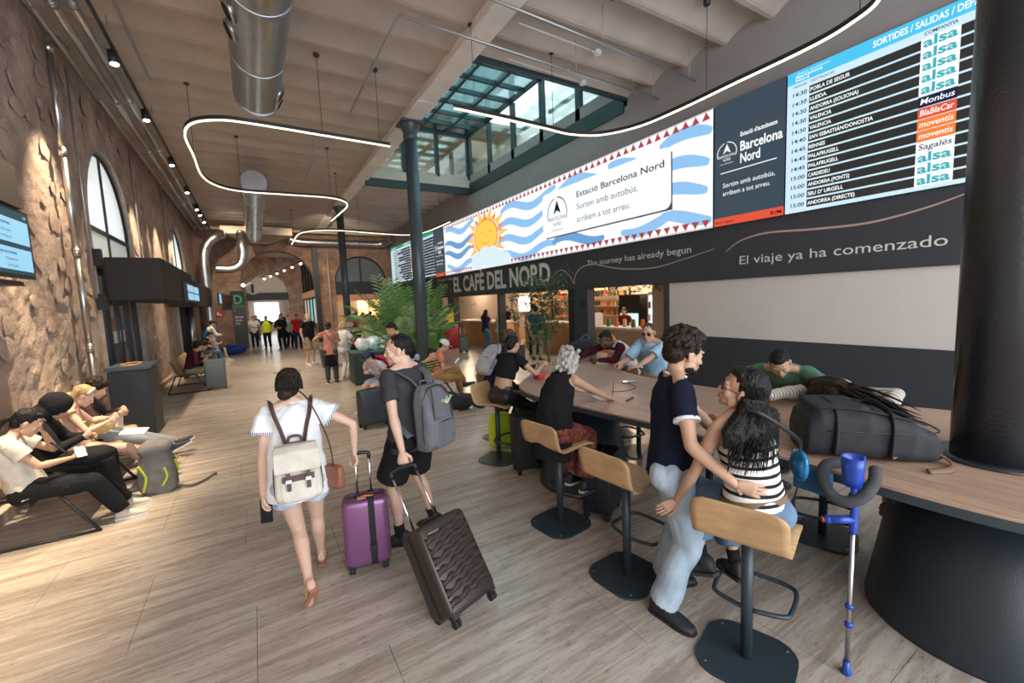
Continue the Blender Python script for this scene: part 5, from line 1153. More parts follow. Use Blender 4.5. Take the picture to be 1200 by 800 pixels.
st(2.50,4.60,-150,'oak bar stool under the woman in the black crop top'); st(2.95,5.35,-160,'oak bar stool under the curly-haired person in blue')
st(4.35,4.40,70,'bar stool on the far side of the table behind the pedestal, farther one'); st(4.05,3.72,80,'bar stool on the far side under the man in sunglasses'); st(4.35,2.35,80,'bar stool on the far side under the man in green'); st(3.78,1.55,110,'bar stool under the sleeping long-haired person, beside the crutch')
# ---------------------------------------------------------------- luggage, bags and small things
M_blkp=mat('black_plastic',(.012,.012,.013),.4); M_chrome=mat('bright_chrome',(.75,.75,.76),.18,1.); M_rubber=mat('wheel_rubber',(.015,.015,.015),.7)
def suitcase(label,loc,rz,w,d,h,m,tilt=0.,ribs='h',handle=.45,strap=False,group=None,pattern=0,base='suitcase',hand_w=.17):
    """stands on its wheels; local y is the thin side, tilt leans it towards +y around the rear wheels"""
    o=thing(base,label,'suitcase',loc,0,group); o.rotation_euler=(Matrix.Rotation(radians(rz),3,'Z')@Matrix.Rotation(-radians(tilt),3,'X')).to_euler()
    z0=.065; mb=MB(); n=8
    # rounded shell from stacked rounded rectangles
    zs=[(0,.82),(.02,.94),(.05,1.)]+[(h-.05,1.),(h-.018,.95),(h,.84)]
    secs=[]
    for z,s in ((0,.86),(.015,.95),(.04,1.),(h-.04,1.),(h-.012,.95),(h,.86)): secs.append([Vector((x,y,z0+z)) for x,y in rrect(w*s if s<1 else w,d*s if s<1 else d,.045,5)])
    mb.loft(secs); body=mb.obj('shell',m,o)
    t=MB(); t.loft([[Vector((x,y,z)) for x,z in rrect(w+.006,h+.006,.05,5,0,z0+h/2)] for y in (-.012,.012)],cap=False); t.obj('zip_band',M_blkp,body)
    rb=MB()
    if ribs=='h':
        for i in range(9):
            z=z0+h*(.10+.045*i); 
            for sg in(-1,1): t=MB(); t.b2((-w*.45,sg*(d/2-.002)-.003,z),(w*.45,sg*(d/2-.002)+.003,z+.006)); t.obj('rib',m,body)
    elif ribs=='wave':
        for i in range(7):
            z=z0+h*(.12+.115*i); t=MB(); nn=20
            pts=[(-w*.43+w*.86*k/nn, -d/2-.0005, z+.005*sin(k*.9+i*1.9)+k*.0022) for k in range(nn+1)]
            rings=[[Vector(p)+Vector((0,-.002*abs(sin(k*.62+i)),0))+Vector((0,dy,dz)) for dy,dz in ((.004,-.030),(-.0015,-.003),(-.0010,.003),(.004,.034))] for k,p in enumerate(pts)]
            t.loft(rings,cap=False); t.obj('rib',m,body)
    for sx in(-1,1):
        for sy in(-1,1):
            t=MB(); x,y=sx*(w/2-.045),sy*(d/2-.04); t.b2((x-.028,y-.028,.05),(x+.028,y+.028,z0+.03)); wh=t.obj('wheel_housing',M_blkp,o,bevel=.006)
            for q in(-1,1): t=MB(); t.cyl((x+q*.012-.008,y+.008,.028),(x+q*.012+.008,y+.008,.028),.028,n=16); t.obj('wheel',M_rubber,wh)
    if handle:
        hw=hand_w/2; hy=d*.30
        for sx in(-1,1):
            t=MB(); t.cyl((sx*hw,hy,z0+h-.02),(sx*hw,hy,z0+h+handle),.009,n=10); t.obj('telescopic_rod',M_chrome,o)
        t=MB(); t.tube(spline([(-hw,hy,z0+h+handle-.02),(-hw*.95,hy,z0+h+handle+.015),(0,hy,z0+h+handle+.025),(hw*.95,hy,z0+h+handle+.015),(hw,hy,z0+h+handle-.02)],4),.014,10); t.obj('pull_grip',M_blkp,o)
    t=MB(); t.tube([(-.07,-.01,z0+h-.002),(-.06,-.01,z0+h+.02),(.06,-.01,z0+h+.02),(.07,-.01,z0+h-.002)],.008,8); t.obj('carry_handle',M_blkp,o)
    if strap:
        t=MB(); t.loft([[Vector((x,y,z)) for y,z in rrect(d+.014,h+.016,.05,5,0,z0+h/2)] for x in (.02,.065)],cap=False); t.loft([[Vector((x,y,z)) for y,z in rrect(d+.004,h+.004,.05,5,0,z0+h/2)] for x in (.065,.02)],cap=False); st_=t.obj('luggage_strap',mat('strap_black',(.012,.012,.014),.8),o)
        t=MB(); t.b2((.015,-d/2-.02,z0+.12),(.07,-d/2-.006,z0+.17)); t.obj('buckle',M_blkp,st_,bevel=.004)
    return o
M_purple=mat('purple_shell',(.22,.085,.20),.28,.35,spec=.6); M_brownsh=mat('bronze_shell',(.055,.042,.036),.36,.5,spec=.6)
sc=suitcase('small purple hard-shell suitcase with a black strap rolling beside the woman in white',(.60,3.27,0),-12,.33,.22,.50,M_purple,0,'h',.29,True,hand_w=.10)
t=MB(); t.tube(spline([(-.05,-.02,.56),(0,-.05,.585),(.06,-.03,.57),(.03,.02,.56)],4),.008,6); 
tg=t.obj('tag_cord',mat('tag_orange',(.6,.12,.03),.6),sc); t=MB(); t.box((-.02,-.03,.565),(.06,.04,.008)); t.obj('luggage_tag',mat('tag_pale',(.45,.4,.3),.6),sc)
CASE_B=suitcase('large dark bronze suitcase tilted on its wheels behind the man in grey',(1.02,2.36,0),18,.40,.25,.56,M_brownsh,34,'wave',.40,False,hand_w=.20)
t=MB(); t.b2((-.13,-.1265,.555),(-.05,-.1255,.563)); t.obj('maker_plate',mat('plate_pale',(.5,.5,.5),.3,1.),CASE_B)
M_blkcase=mat('black_case',(.018,.019,.021),.55,spec=.4); M_greycase=mat('grey_case',(.10,.12,.125),.45); M_bluecase=mat('blue_grey_case',(.035,.048,.060),.45)
suitcase('dark blue grey suitcase with its back to the viewer beside the seated crowd',(1.55,7.15,0),10,.46,.26,.56,M_bluecase,0,'h',0)
suitcase('grey upright suitcase by the far bench on the left',(-.98,13.3,0),5,.46,.28,.72,M_greycase,0,'h',0)
suitcase('black cabin suitcase under the far left end of the bar table',(2.62,4.05,0),-15,.42,.26,.62,M_blkcase,0,'none',0)
suitcase('dark navy suitcase under the table by the stool of the grey-haired person',(2.62,2.85,0),30,.40,.27,.52,mat('navy_case',(.012,.016,.026),.5),0,'none',0)
suitcase('slim upright trolley case beside the red and yellow bag, far by the cafe',(6.9,15.2,0),0,.34,.22,.5,M_greycase,0,'h',.45)

def backpack(label,loc,rot,w,d,h,m,m2=None,name='backpack',straps=True,flap=None,parent=None,vox=.012,cat='backpack',seed=3,pocket=True,group=None):
    """back panel at y=0, bulges towards -y, base at z=0"""
    o=thing(name,label,cat,loc,0,group,rot=rot); mb=MB()
    secs=[]
    for z,sw,sd in ((0,.80,.55),(.03,.94,.80),(.12,1.,1.),(.45,1.,.98),(.75,.95,.80),(.92,.78,.58),(1.0,.50,.34)):
        secs.append([Vector((x,-d*.5*sd+y,z*h)) for x,y in rrect(w*sw,d*sd,min(w,d)*.28*sd,4)])
    mb.loft(secs)
    if pocket:
        mb.loft([[Vector((x,-d*.93+y,z*h)) for x,y in rrect(w*.74*s,d*.30*s,d*.1*s,4)] for z,s in ((.06,.8),(.12,1.),(.42,1.),(.50,.75))])
    body=blob(mb,'pack_body',m,o,vox=vox,smooth=3,wr=.005,fr=26,seed=seed)
    if pocket:
        t=MB(); t.tube([(-w*.33,-d*1.03,h*.44),(0,-d*1.085,h*.465),(w*.33,-d*1.03,h*.44)],.004,5); t.obj('zip',M_blkp,body)
    t=MB(); P=[Vector((x,-d*.60,z)) for x,z in ((-w*.50,h*.15),(-w*.50,h*.5),(-w*.46,h*.75),(-w*.28,h*.95),(0,h*.985),(w*.28,h*.95),(w*.46,h*.75),(w*.50,h*.5),(w*.50,h*.15))]; t.tube(spline(P,4),.005,5); t.obj('zip',M_blkp,body)
    t=MB(); t.tube([(-.04,0,h*.97),(-.035,.0,h*1.05),(.035,.0,h*1.05),(.04,0,h*.97)],.009,6); t.obj('grab_loop',m2 or m,o)
    if straps:
        for sg in(-1,1):
            t=MB(); t.tube(spline([(sg*w*.20,.0,h*.95),(sg*w*.26,.10,h*1.0),(sg*w*.30,.17,h*.8),(sg*w*.34,.13,h*.45),(sg*w*.40,.01,h*.12)],5),.03,8,flat=.28,up=(0,1,0)); t.obj('shoulder_strap',m2 or m,o)
    return o
def wear(p, dy=-.155, dz=-.45, **k):
    """transform that hangs a pack on the wearer's back"""
    R=p.W.to_3x3()@p.Rc; base=p.W@(p.shc+p.Rc@Vector((0,dy,dz))*p.s)
    return dict(loc=base, rot=R.to_euler())
def strapline(name,pts,r,m,parent=None,flat=.3,label=None,up=(0,1,0),n=5):
    t=MB(); t.tube(spline(pts,n),r,8,flat=flat,up=up); o=t.obj(name,m,parent); return o
def phone(label,loc,rot,lit=True):
    o=thing('phone',label,'phone',loc,0,rot=rot); t=MB(); t.prism(rrect(.075,.155,.01,3),-.004,.004); t.obj('casing',M_blkp,o); t=MB(); t.prism(rrect(.068,.145,.008,3),.0042,.0046); t.obj('display',mat('phone_lit',(.25,.33,.40),.2,emit=.5) if lit else mat('phone_dark',(.01,.01,.012),.1),o); return o

def bench(loc,rz,n,label,table=True,group=None):
    """local x runs along the bench, y is forward; the side table is the last place (x = n*.62)"""
    o=thing('bench',label,'bench',loc,radians(rz),group); fr=mat('bench_black',(.014,.015,.017),.5); L_=n*.62
    xs=[.0]+[L_*.5]+[L_+(.20 if table else 0)]
    for x in xs:
        lg=MB()
        for a,b_ in (((x,-.44,.0),(x,-.26,.45)),((x,.40,.0),(x,.14,.45)),((x,-.44,.012),(x,.40,.012)),((x,-.28,.44),(x,.18,.44))): lg.tube([a,b_],.015,4)
        lg.obj('leg_frame',fr,o)
    t=MB(); t.b2((0,-.10,.35),(L_+(.20 if table else 0),-.03,.40)); t.obj('beam',fr,o)
    for i in range(n):
        x=.31+i*.62; t=MB(); shell(t,.54,[(.24,.40),(.20,.432),(.05,.428),(-.12,.415),(-.22,.44),(-.28,.52),(-.33,.66),(-.37,.80)],.014,.05); t.xform(Matrix.Translation((x,0,0))); t.obj('seat',M_ply,o)
    if table:
        t=MB(); t.b2((L_-.06,-.28,.47),(L_+.22,.24,.495)); t.obj('side_table',mat('table_black',(.012,.013,.015),.35),o,bevel=.006)
    return o
bench((-1.80,7.98,0),-90,4,'oak seat bench with black frame and side table, nearest on the left')
bench((-1.52,16.3,0),-90,5,'second oak bench along the left wall, beyond the glass doors',False)
bench((-1.72,21.6,0),-90,3,'farthest oak bench along the left wall',False)
bench((3.10,8.30,0),-105,1,'single oak seat under the man in the coral shirt',False)
bench((2.89,7.70,0),-150,1,'single oak seat under the child in the striped tee',False)
bench((2.23,8.10,0),125,1,'single oak seat under the phone reader in the dark cap',False)

# ---------------------------------------------------------------- plants
M_leafp=mat('palm_leaf',(.12,.27,.06),.5,noise_s=3,noise_a=.35); M_leafp2=mat('palm_leaf_light',(.34,.50,.26),.5,noise_s=3,noise_a=.25); M_leaff=mat('ficus_leaf',(.035,.095,.028),.4,noise_s=4,noise_a=.35); M_trunk=mat('bark',(.16,.11,.07),.85,noise_s=20,noise_a=.3)
M_pot=mat('planter',(.045,.05,.055),.5)
def palm(loc,label,n,Lf,seed,h0=.5,m=None):
    r=random.Random(seed); o=thing('potted_palm',label,'plant',loc); t=MB(); t.lathe([(.24,0),(.30,.02),(.34,.5),(.30,.5),(.29,.42),(.01,.42)],n=24); t.obj('pot',M_pot,o)
    for i in range(n):
        a=r.uniform(0,2*pi); L_=Lf*r.uniform(.65,1.1); up=r.uniform(.70,1.48); d=Vector((cos(a),sin(a),0)); b0=Vector((d.x*.06,d.y*.06,.42)); mm=m or (M_leafp2 if r.random()<.3 else M_leafp)
        P=[]; 
        for k in range(9):
            q=k/8; P.append(b0+Vector((0,0,1))*(L_*(sin(up)*q*1.25-.42*q*q*(1.35-up*.5)))+d*L_*cos(up)*q*(1.05))
        f=MB(); f.tube(P,[.012*(1-.8*k/8) for k in range(9)],4); side=Vector((-d.y,d.x,0))
        for k in range(2,9):
            for h in (0,.5):
                if k==8 and h: continue
                p_=P[k] if h==0 else P[k].lerp(P[min(8,k+1)],.5); tang=(P[k]-P[k-1]).normalized(); ll=.34*sin(pi*min(.93,(k+h)/9.3))**.7*Lf/2
                for sg in(-1,1):
                    e=p_+(side*sg*.85+tang*.65+Vector((0,0,-.22))).normalized()*ll; w_=tang*.030; mid=p_.lerp(e,.45)+Vector((0,0,.03))
                    f.add([p_-w_*.4,p_+w_*.4,mid+w_,e,mid-w_],[(0,1,2,3,4)],False)
        f.obj('frond',mm,o)
    return o
palm((3.75,11.9,0),'tall leafy palm in a dark planter just behind the slate column',32,2.15,5)
palm((3.95,10.9,0),'bushy palm in a planter right of the slate column',22,1.2,9)
palm((3.95,13.4,0),'big arching palm left of the slate column reaching towards the far board',34,2.6,14)
palm((4.6,13.6,0),'palm behind the others beneath the far departures board',24,2.4,23)
palm((3.0,12.6,0),'lower palm left of the slate column behind the seated people',18,1.25,31)
def leafy(loc,label,h,w_,n,seed,pot=True,z0=.5,trunks=3,m=None,name='potted_tree'):
    r=random.Random(seed); o=thing(name,label,'plant',loc); m=m or M_leaff
    if pot: t=MB(); t.b2((-.22,-.22,0),(.22,.22,.5)); t.obj('pot',M_pot,o,bevel=.02)
    tips=[]
    for i in range(trunks):
        a=r.uniform(0,6); P=[Vector((cos(a)*.05,sin(a)*.05,z0-.1)),Vector((cos(a)*.1,sin(a)*.1,z0+h*.35)),Vector((cos(a+1)*w_*.25,sin(a+1)*w_*.25,z0+h*.7)),Vector((cos(a+.5)*w_*.3,sin(a+.5)*w_*.3,z0+h))]
        P=spline(P,4); t=MB(); t.tube(P,[.016*(1-.7*k/len(P)) for k in range(len(P))],6); t.obj('trunk',M_trunk,o); tips+=P[3:]
    t=MB(); f=MB()
    for i in range(40):
        b0=r.choice(tips); a=r.uniform(0,6.3); e=b0+Vector((cos(a),sin(a),r.uniform(-.2,.7)))*w_*r.uniform(.3,.65); t.tube([b0,b0.lerp(e,.5)+Vector((0,0,.03)),e],[.005,.004,.002],4)
        for k in range(n//40):
            c=b0.lerp(e,r.uniform(.25,1.08))+Vector((r.gauss(0,.05),r.gauss(0,.05),r.gauss(0,.05))); d=Vector((r.gauss(0,1),r.gauss(0,1),r.gauss(-.4,.6))).normalized(); s_,_,_=basis(d); L_=r.uniform(.06,.10); nn=d.cross(s_)
            f.add([c,c+d*L_*.5+s_*L_*.24+nn*.008,c+d*L_,c+d*L_*.5-s_*L_*.24+nn*.008],[(0,1,2,3)],False)
    t.obj('branches',M_trunk,o)['kind']='stuff'; f.obj('leaves',m,o)['kind']='stuff'; return o
leafy((5.25,7.2,0),'slender dark leaved tree in a pot before the cafe opening',1.55,.75,1500,3,z0=.75)
leafy((7.35,12.0,.0),'small green potted tree inside the left cafe bay',1.2,.45,500,8,z0=.9)
for i,(y,lab) in enumerate(((7.1,'trailing green plant hanging over the right cafe window'),(8.3,'small trailing plant at the left of the right cafe window'),(12.4,'trailing plant hanging over the middle cafe bay'),(10.4,'trailing plant hung above the cafe counter'))):
    r=random.Random(i); o=thing('hanging_plant',lab,'plant',(7.9,y,2.3)); t=MB(); t.b2((-.1,-.35,.16),(.1,.35,.28)); t.obj('trough',M_pot,o); f=MB()
    for k in range(260):
        c=Vector((r.gauss(0,.08),r.uniform(-.5,.5),r.uniform(-.22,.2))); d=Vector((r.gauss(0,1),r.gauss(0,1),r.gauss(-.8,.5))).normalized(); s_,_,_=basis(d); L_=.07; f.add([c,c+d*L_*.5+s_*L_*.3,c+d*L_,c+d*L_*.5-s_*L_*.3],[(0,1,2,3)],False)
    f.obj('foliage',mat('trail_leaf',(.12,.19,.05),.5,noise_s=4,noise_a=.3),o)['kind']='stuff'

# ---------------------------------------------------------------- cafe fittings
M_cw=wood('cafe_oak',(.52,.34,.19),stretch=(3,3,20),a=.10,sc=3); M_marb=mat('counter_marble',(.70,.64,.58),.35,noise_s=12,noise_a=.15)
def counter(label,lo,hi,m=None):
    o=thing('cafe_counter',label,'counter',(lo[0],lo[1],0)); t=MB(); t.b2((0,0,0),(hi[0]-lo[0],hi[1]-lo[1],1.05)); t.obj('front',m or M_cw,o)
    t=MB(); t.b2((-.04,-.04,1.05),(hi[0]-lo[0]+.04,hi[1]-lo[1]+.04,1.11)); t.obj('top',M_marb,o); return o
counter('oak fronted cafe counter with a pale stone top behind the sunglasses man',(8.5,6.9),(9.1,10.6))
counter('oak counter in the left cafe bay behind the woman in jeans',(8.6,15.0),(9.4,19.2),mat('lit_oak',(.62,.36,.16),.5,noise_s=4,noise_a=.1))
counter('long back counter along the middle of the cafe',(9.4,11.2),(10.0,14.6))
t=MB(); t.b2((8.3,6.35,0),(8.5,7.15,2.9)); struct(t.obj('trim_cafe',mat('pale_ply_panel',(.60,.47,.34),.6,noise_s=3,noise_a=.06)))
fr=thing('drinks_fridge','white lit glass door drinks fridge at the right of the cafe','fridge',(10.3,8.6,0)); t=MB(); t.b2((0,-.45,0),(.7,.45,2.05)); t.obj('cabinet',mat('fridge_white',(.7,.7,.72),.4),fr); t=MB(); t.b2((-.01,-.40,.3),(0,.40,1.95)); t.obj('glass_door',mat('fridge_lit',(.55,.75,.90),.2,emit=.9),fr)
for i in range(4):
    for j in range(6): t=MB(); t.cyl((-.05,-.33+j*.13,.42+i*.38),(-.05,-.33+j*.13,.62+i*.38),.035,n=8); t.obj('bottle',mat('bott%d'%((i+j)%4),[(.5,.04,.03),(.1,.3,.08),(.6,.35,.05),(.6,.6,.62)][(i+j)%4],.3),fr)
fr=thing('drinks_fridge','dark fridge with a pale glowing door left of the white one','fridge',(10.3,9.8,0)); t=MB(); t.b2((0,-.45,0),(.7,.45,2.0)); t.obj('cabinet',M_blkp,fr); t=MB(); t.b2((-.01,-.38,.3),(0,.38,1.4)); t.obj('glass_door',mat('fridge_lit2',(.50,.66,.72),.2,emit=.7),fr)
rs=random.Random(5)
ORD=['','first','second','third','fourth','fifth','sixth','seventh','eighth','ninth','tenth','eleventh','twelfth','thirteenth','fourteenth','fifteenth','sixteenth','seventeenth']
def shelfunit(label,x,y0,y1,zs,items,cols,short):
    o=thing('wall_shelf',label,'shelf',(x,y0,0)); 
    for z in zs: t=MB(); t.b2((0,0,z),(.35,y1-y0,z+.03)); t.obj('board',M_cw,o)
    for yy in (0,y1-y0-.04): t=MB(); t.b2((.28,yy,zs[0]),(.34,yy+.04,zs[-1]+.3)); t.obj('upright',M_dark,o)
    for zi,z in enumerate(zs):
        y=y0+.08; pl=0
        while y<y1-.12:
            pl+=1; k=rs.choice(items); c=rs.choice(cols); 
            if k=='jar':
                b=MB(); b.lathe([(.045,0),(.05,.02),(.05,.14),(.035,.17),(.035,.19)],n=10); nm='jar'
            elif k=='bottle': b=MB(); b.lathe([(.035,0),(.037,.02),(.037,.16),(.013,.22),(.013,.28)],n=10); nm='bottle'
            elif k=='loaf': b=MB(); b.sph((0,0,.06),(.09,.12,.07),10,6); nm='loaf'
            else: b=MB(); b.b2((-.06,-.07,0),(.06,.07,.17)); nm='carton'
            q=b.obj(nm,mat('item%d'%cols.index(c),c,.45)); q.location=(x+.16,y,z+.03); tag(q,'%s %s, %s board of the %s, %s from the right'%(CN[c],{'jar':'jar','bottle':'bottle','loaf':'bread loaf','carton':'packet'}[k],('lowest','second','third','top')[zi],short,ORD[pl]),{'jar':'jar','bottle':'bottle','loaf':'bread','carton':'packet'}[k],{'jar':'jars','bottle':'bottles','loaf':'bread loaves','carton':'packets'}[k]+' on the '+short); y+=.17 if k!='loaf' else .27
CN={(.55,.12,.04):'rust',(.62,.30,.05):'amber',(.08,.05,.04):'dark brown',(.55,.42,.22):'straw',(.1,.18,.06):'green',(.6,.08,.05):'red',(.62,.32,.10):'golden',(.55,.25,.08):'brown',(.70,.42,.16):'pale golden'}
CL=[(.55,.12,.04),(.62,.30,.05),(.08,.05,.04),(.55,.42,.22),(.1,.18,.06),(.6,.08,.05)]
shelfunit('stepped wooden shelf of jars and packets behind the counter',11.0,10.7,13.2,(1.25,1.6,1.95),['jar','carton','bottle'],CL,'stepped shelf')
shelfunit('lit bread shelf seen behind the woman in jeans',10.8,15.0,16.6,(1.0,1.35,1.7,2.05),['loaf'],[(.62,.32,.10),(.55,.25,.08),(.70,.42,.16)],'bread shelf')
shelfunit('crowded snack shelf seen through the potted tree',10.9,13.4,14.9,(1.2,1.55,1.9,2.2),['jar','carton','loaf'],CL,'snack shelf')
t=MB(); t.b2((11.3,13.3,1.05),(11.4,15.2,2.3)); 
for i,(x,y,z,w_,h_,c,lab) in enumerate(((11.35,17.6,1.75,1.1,.8,(.75,.80,.82),'white lit menu screen in the left cafe bay'),(11.35,12.6,2.35,1.6,.35,(.9,.55,.2),'orange glowing menu strip in the middle of the cafe'),(11.35,14.4,2.35,1.5,.4,(.95,.75,.45),'cream glowing menu strip in the cafe'))):
    o=thing('menu_screen',lab,'screen',(x,y,z)); t=MB(); t.b2((0,-w_/2,-h_/2),(.05,w_/2,h_/2)); t.obj('casing',M_dark,o); t=MB(); t.b2((-.005,-w_/2+.03,-h_/2+.03),(-.001,w_/2-.03,h_/2-.03)); t.obj('display',mat('menu%d'%i,c,.4,emit=1.1),o)
o=thing('coffee_machine','white and orange coffee machine on the cafe counter','machine',(8.8,9.9,1.11)); t=MB(); t.b2((-.2,-.3,0),(.2,.3,.38)); t.obj('body',mat('cm_white',(.65,.64,.62),.4),o,bevel=.02); t=MB(); t.b2((-.22,-.12,.08),(-.2,.12,.28)); t.obj('front_panel',mat('cm_or',(.75,.22,.04),.4),o)
for i in range(5):
    o=tag(MB().lathe([(.05,0),(.06,.02),(.05,.2),(.04,.22)],n=12).obj('canister',mat('can%d'%(i%3),[(.70,.18,.04),(.1,.25,.08),(.65,.55,.4)][i%3],.4)),('red','green','cream','red','green')[i]+' canister on the oak cafe counter, %s from the window end'%ORD[i+1],'canister','canisters on the cafe counter'); o.location=(8.8,7.9+i*.32,1.11)
o=thing('food_sign','red and yellow giant fries shaped stand beside the left cafe post','sign',(7.15,17.05,0)); t=MB(); t.lathe([(.26,0),(.33,.1),(.36,1.0),(.30,1.05)],n=20); t.obj('red_carton',mat('fry_red',(.35,.015,.02),.5),o)
for i in range(6): t=MB(); t.box((-.15+.06*i,0,1.3),(.05,.12,.75),0); t.obj('fry',mat('fry_yellow',(.85,.58,.06),.6),o)

# ---------------------------------------------------------------- things on and around the bar table
bp=backpack('large charcoal backpack lying on the bar table in front of the big column',(0,0,0),(0,0,0),.42,.28,.68,mat('pack_charcoal',(.018,.019,.024),.8,noise_s=20,noise_a=.2,bump=.2,bump_s=120),mat('strap_dark',(.012,.012,.013),.8),vox=.009,straps=False)
R_=Matrix.Rotation(radians(-151),3,'Z')@Matrix(((1,0,0),(0,0,1),(0,-1,0))).to_3x3().transposed()
# lie on its back panel: local z (height) runs along the table, local -y (front) points up
ex=Vector((.62,-.78,0)).normalized(); up_=Vector((0,0,1)); xx=ex.cross(-up_); Rm=Matrix((xx,-up_,ex)).transposed()
if Rm.determinant()<0: xx=-xx; Rm=Matrix((xx,-up_,ex)).transposed()
bp.rotation_euler=Rm.to_euler(); bp.location=(2.87,1.34,1.005)
strapline('hip_strap',[(-.17,-.0,.05),(-.30,.02,.08),(-.40,.06,.12),(-.44,.16,.18)],.022,mat('strap_dark',(.012,.012,.013),.8),bp)
M_pk2=mat('pack_panel',(.010,.010,.012),.75)
for z_,w_ in ((.14,.030),(.40,.022)): strapline('compression_band',[(-.215,-.03,z_),(-.205,-.20,z_+.01),(-.12,-.275,z_+.015),(.12,-.275,z_+.015),(.205,-.20,z_+.01),(.215,-.03,z_)],w_,M_pk2,bp,flat=.35,up=(0,0,1))
strapline('piping',[(-.15,-.285,.05),(-.17,-.29,.25),(-.15,-.25,.45),(-.10,-.20,.60)],.006,M_pk2,bp,flat=1); strapline('piping',[(.15,-.285,.05),(.17,-.29,.25),(.15,-.25,.45),(.10,-.20,.60)],.006,M_pk2,bp,flat=1)
t=MB(); t.tube([(-.215,-.10,.02),(-.22,-.12,.30),(-.19,-.11,.56)],.035,8,flat=.5); t.obj('side_padding',M_pk2,bp)
strapline('side_strap',[(-.18,-.06,.12),(-.19,-.16,.14),(-.10,-.245,.15)],.018,mat('strap_dark',(.012,.012,.013),.8),bp)
strapline('side_strap',[(.18,-.06,.35),(.19,-.15,.36),(.10,-.235,.36)],.014,mat('strap_dark',(.012,.012,.013),.8),bp)
o=thing('neck_pillow','curved dark padded strap ring hanging over the table edge by the crutch','pillow',(2.56,.93,1.02)); t=MB(); t.tube(spline([(.10,.06,.03),(.02,.12,.02),(-.06,.10,-.04),(-.10,.02,-.10),(-.08,-.06,-.08),(-.02,-.10,.0),(.06,-.08,.05)],5),.028,12); t.obj('ring',mat('pad_grey',(.05,.052,.058),.85,noise_s=20,noise_a=.15),o)
o=thing('brown_bag_strap','tan brown strap loop lying on the table beside the backpack','strap',(3.06,.80,1.01)); t=MB(); t.tube(spline([(-.10,.10,.02),(.02,.06,.05),(.12,-.03,.04),(.11,-.10,.01),(.0,-.12,.005),(-.10,-.06,.0)],5),.018,8,flat=.4); t.obj('strap',mat('tan_leather',(.16,.085,.045),.6),o)
o=thing('tissue','crumpled white tissue on the table beside the column','tissue',(3.43,1.0,1.0)); t=MB(); t.sph((0,0,.03),(.05,.045,.03),12,8); blob(t,'paper',mat('paper_white',(.72,.72,.70),.9),o,vox=.006,smooth=1,wr=.010,fr=120,seed=4)
# crutch
M_cr=mat('crutch_blue',(.012,.055,.36),.32,spec=.6); M_alu=mat('crutch_alu',(.55,.56,.58),.3,1.)
o=thing('crutch','blue and silver forearm crutch leaning against the bar table edge','crutch',(2.47,.885,0)); 
t=MB(); t.cyl((0,0,.04),(.015,.0,.80),.011,n=12); t.obj('tube',M_alu,o); t=MB(); t.lathe([(.022,0),(.024,.012),(.017,.03),(.015,.07)],n=14); t.obj('rubber_foot',M_cr,o)
for z in (.27,.19+.18): t=MB(); t.lathe([(.012,z-.012),(.018,z-.01),(.018,z+.01),(.012,z+.012)],(.006,0,0),14); t.obj('clip_ring',M_cr,o)
t=MB(); t.tube(spline([(.015,0,.76),(.018,0,.84),(.02,.0,.93),(.03,.01,1.06)],4),[.018,.018,.019,.019,.018,.018,.017,.017,.017,.017,.017,.016,.016],12); t.obj('handle_stem',M_cr,o)
t=MB(); t.cyl((.018,0,.83),(-.045,.085,.815),.020,.021,n=14); t.sph((-.045,.085,.815),.022,12,8); gr=t.obj('hand_grip',M_cr,o); t=MB(); t.cyl((-.056,.100,.812),(-.062,.108,.810),.015,n=12); t.obj('red_button',mat('button_red',(.5,.03,.03),.3),gr)
t=MB(); rg=[]; 
for z,r in ((1.00,.040),(1.05,.050),(1.10,.054),(1.15,.056)): rg.append([Vector((.03+r*cos(a),.01+r*sin(a)*1.0,z)) for a in [radians(-30+q*20) for q in range(15)]]+[Vector((.03+(r-.005)*cos(a),.01+(r-.005)*sin(a),z)) for a in [radians(-30+q*20) for q in range(15)][::-1]])
t.loft(rg); t.obj('arm_cuff',M_cr,o)
o=thing('blue_pouch','small blue fabric pouch hanging under the backpack straps','pouch',(2.58,1.12,.98)); t=MB(); t.b2((-.03,-.10,-.11),(.02,.08,.02)); blob(t,'pouch_body',mat('pouch_blue',(.02,.09,.18),.8),o,vox=.008,smooth=3,wr=.004); strapline('strap',[(-.02,.06,-.10),(-.03,.07,-.2),(-.02,.06,-.28)],.010,mat('strap_dark',(.012,.012,.013),.8),o)
# table top things
phone('dark phone with a cable on the table before the sunglasses man',(3.60,3.45,1.008),(0,0,1.1),True)
t=MB(); t.tube(spline([(3.55,3.40,1.004),(3.45,3.2,1.004),(3.25,3.15,1.004),(3.1,3.22,1.004)],6),.003,5); tag(t.obj('charging_cable',M_blkp),'thin black charging cable on the table top','cable')
o=thing('lunch_box','red plastic food box at the far left end of the table','box',(3.02,4.35,1.0)); t=MB(); t.loft([[Vector((x*s,y*s,z)) for x,y in rrect(.20,.14,.03,4)] for z,s in ((0,.9),(.055,1.),(.06,1.04),(.07,1.04))]); t.obj('tub',mat('red_plastic',(.62,.07,.07),.35),o)
o=thing('black_bag','black rucksack slumped on the far lobe of the table','bag',(4.75,5.55,1.0)); t=MB(); t.sph((0,0,.14),(.30,.20,.15),16,10); t.sph((.15,.05,.12),(.2,.18,.13)); blob(t,'bag_body',mat('bag_black',(.015,.017,.022),.8),o,vox=.014,smooth=3,wr=.012,fr=22,seed=2); strapline('strap',[(-.1,0,.27),(0,-.05,.36),(.14,0,.27)],.014,mat('strap_blue',(.05,.08,.16),.8),o)
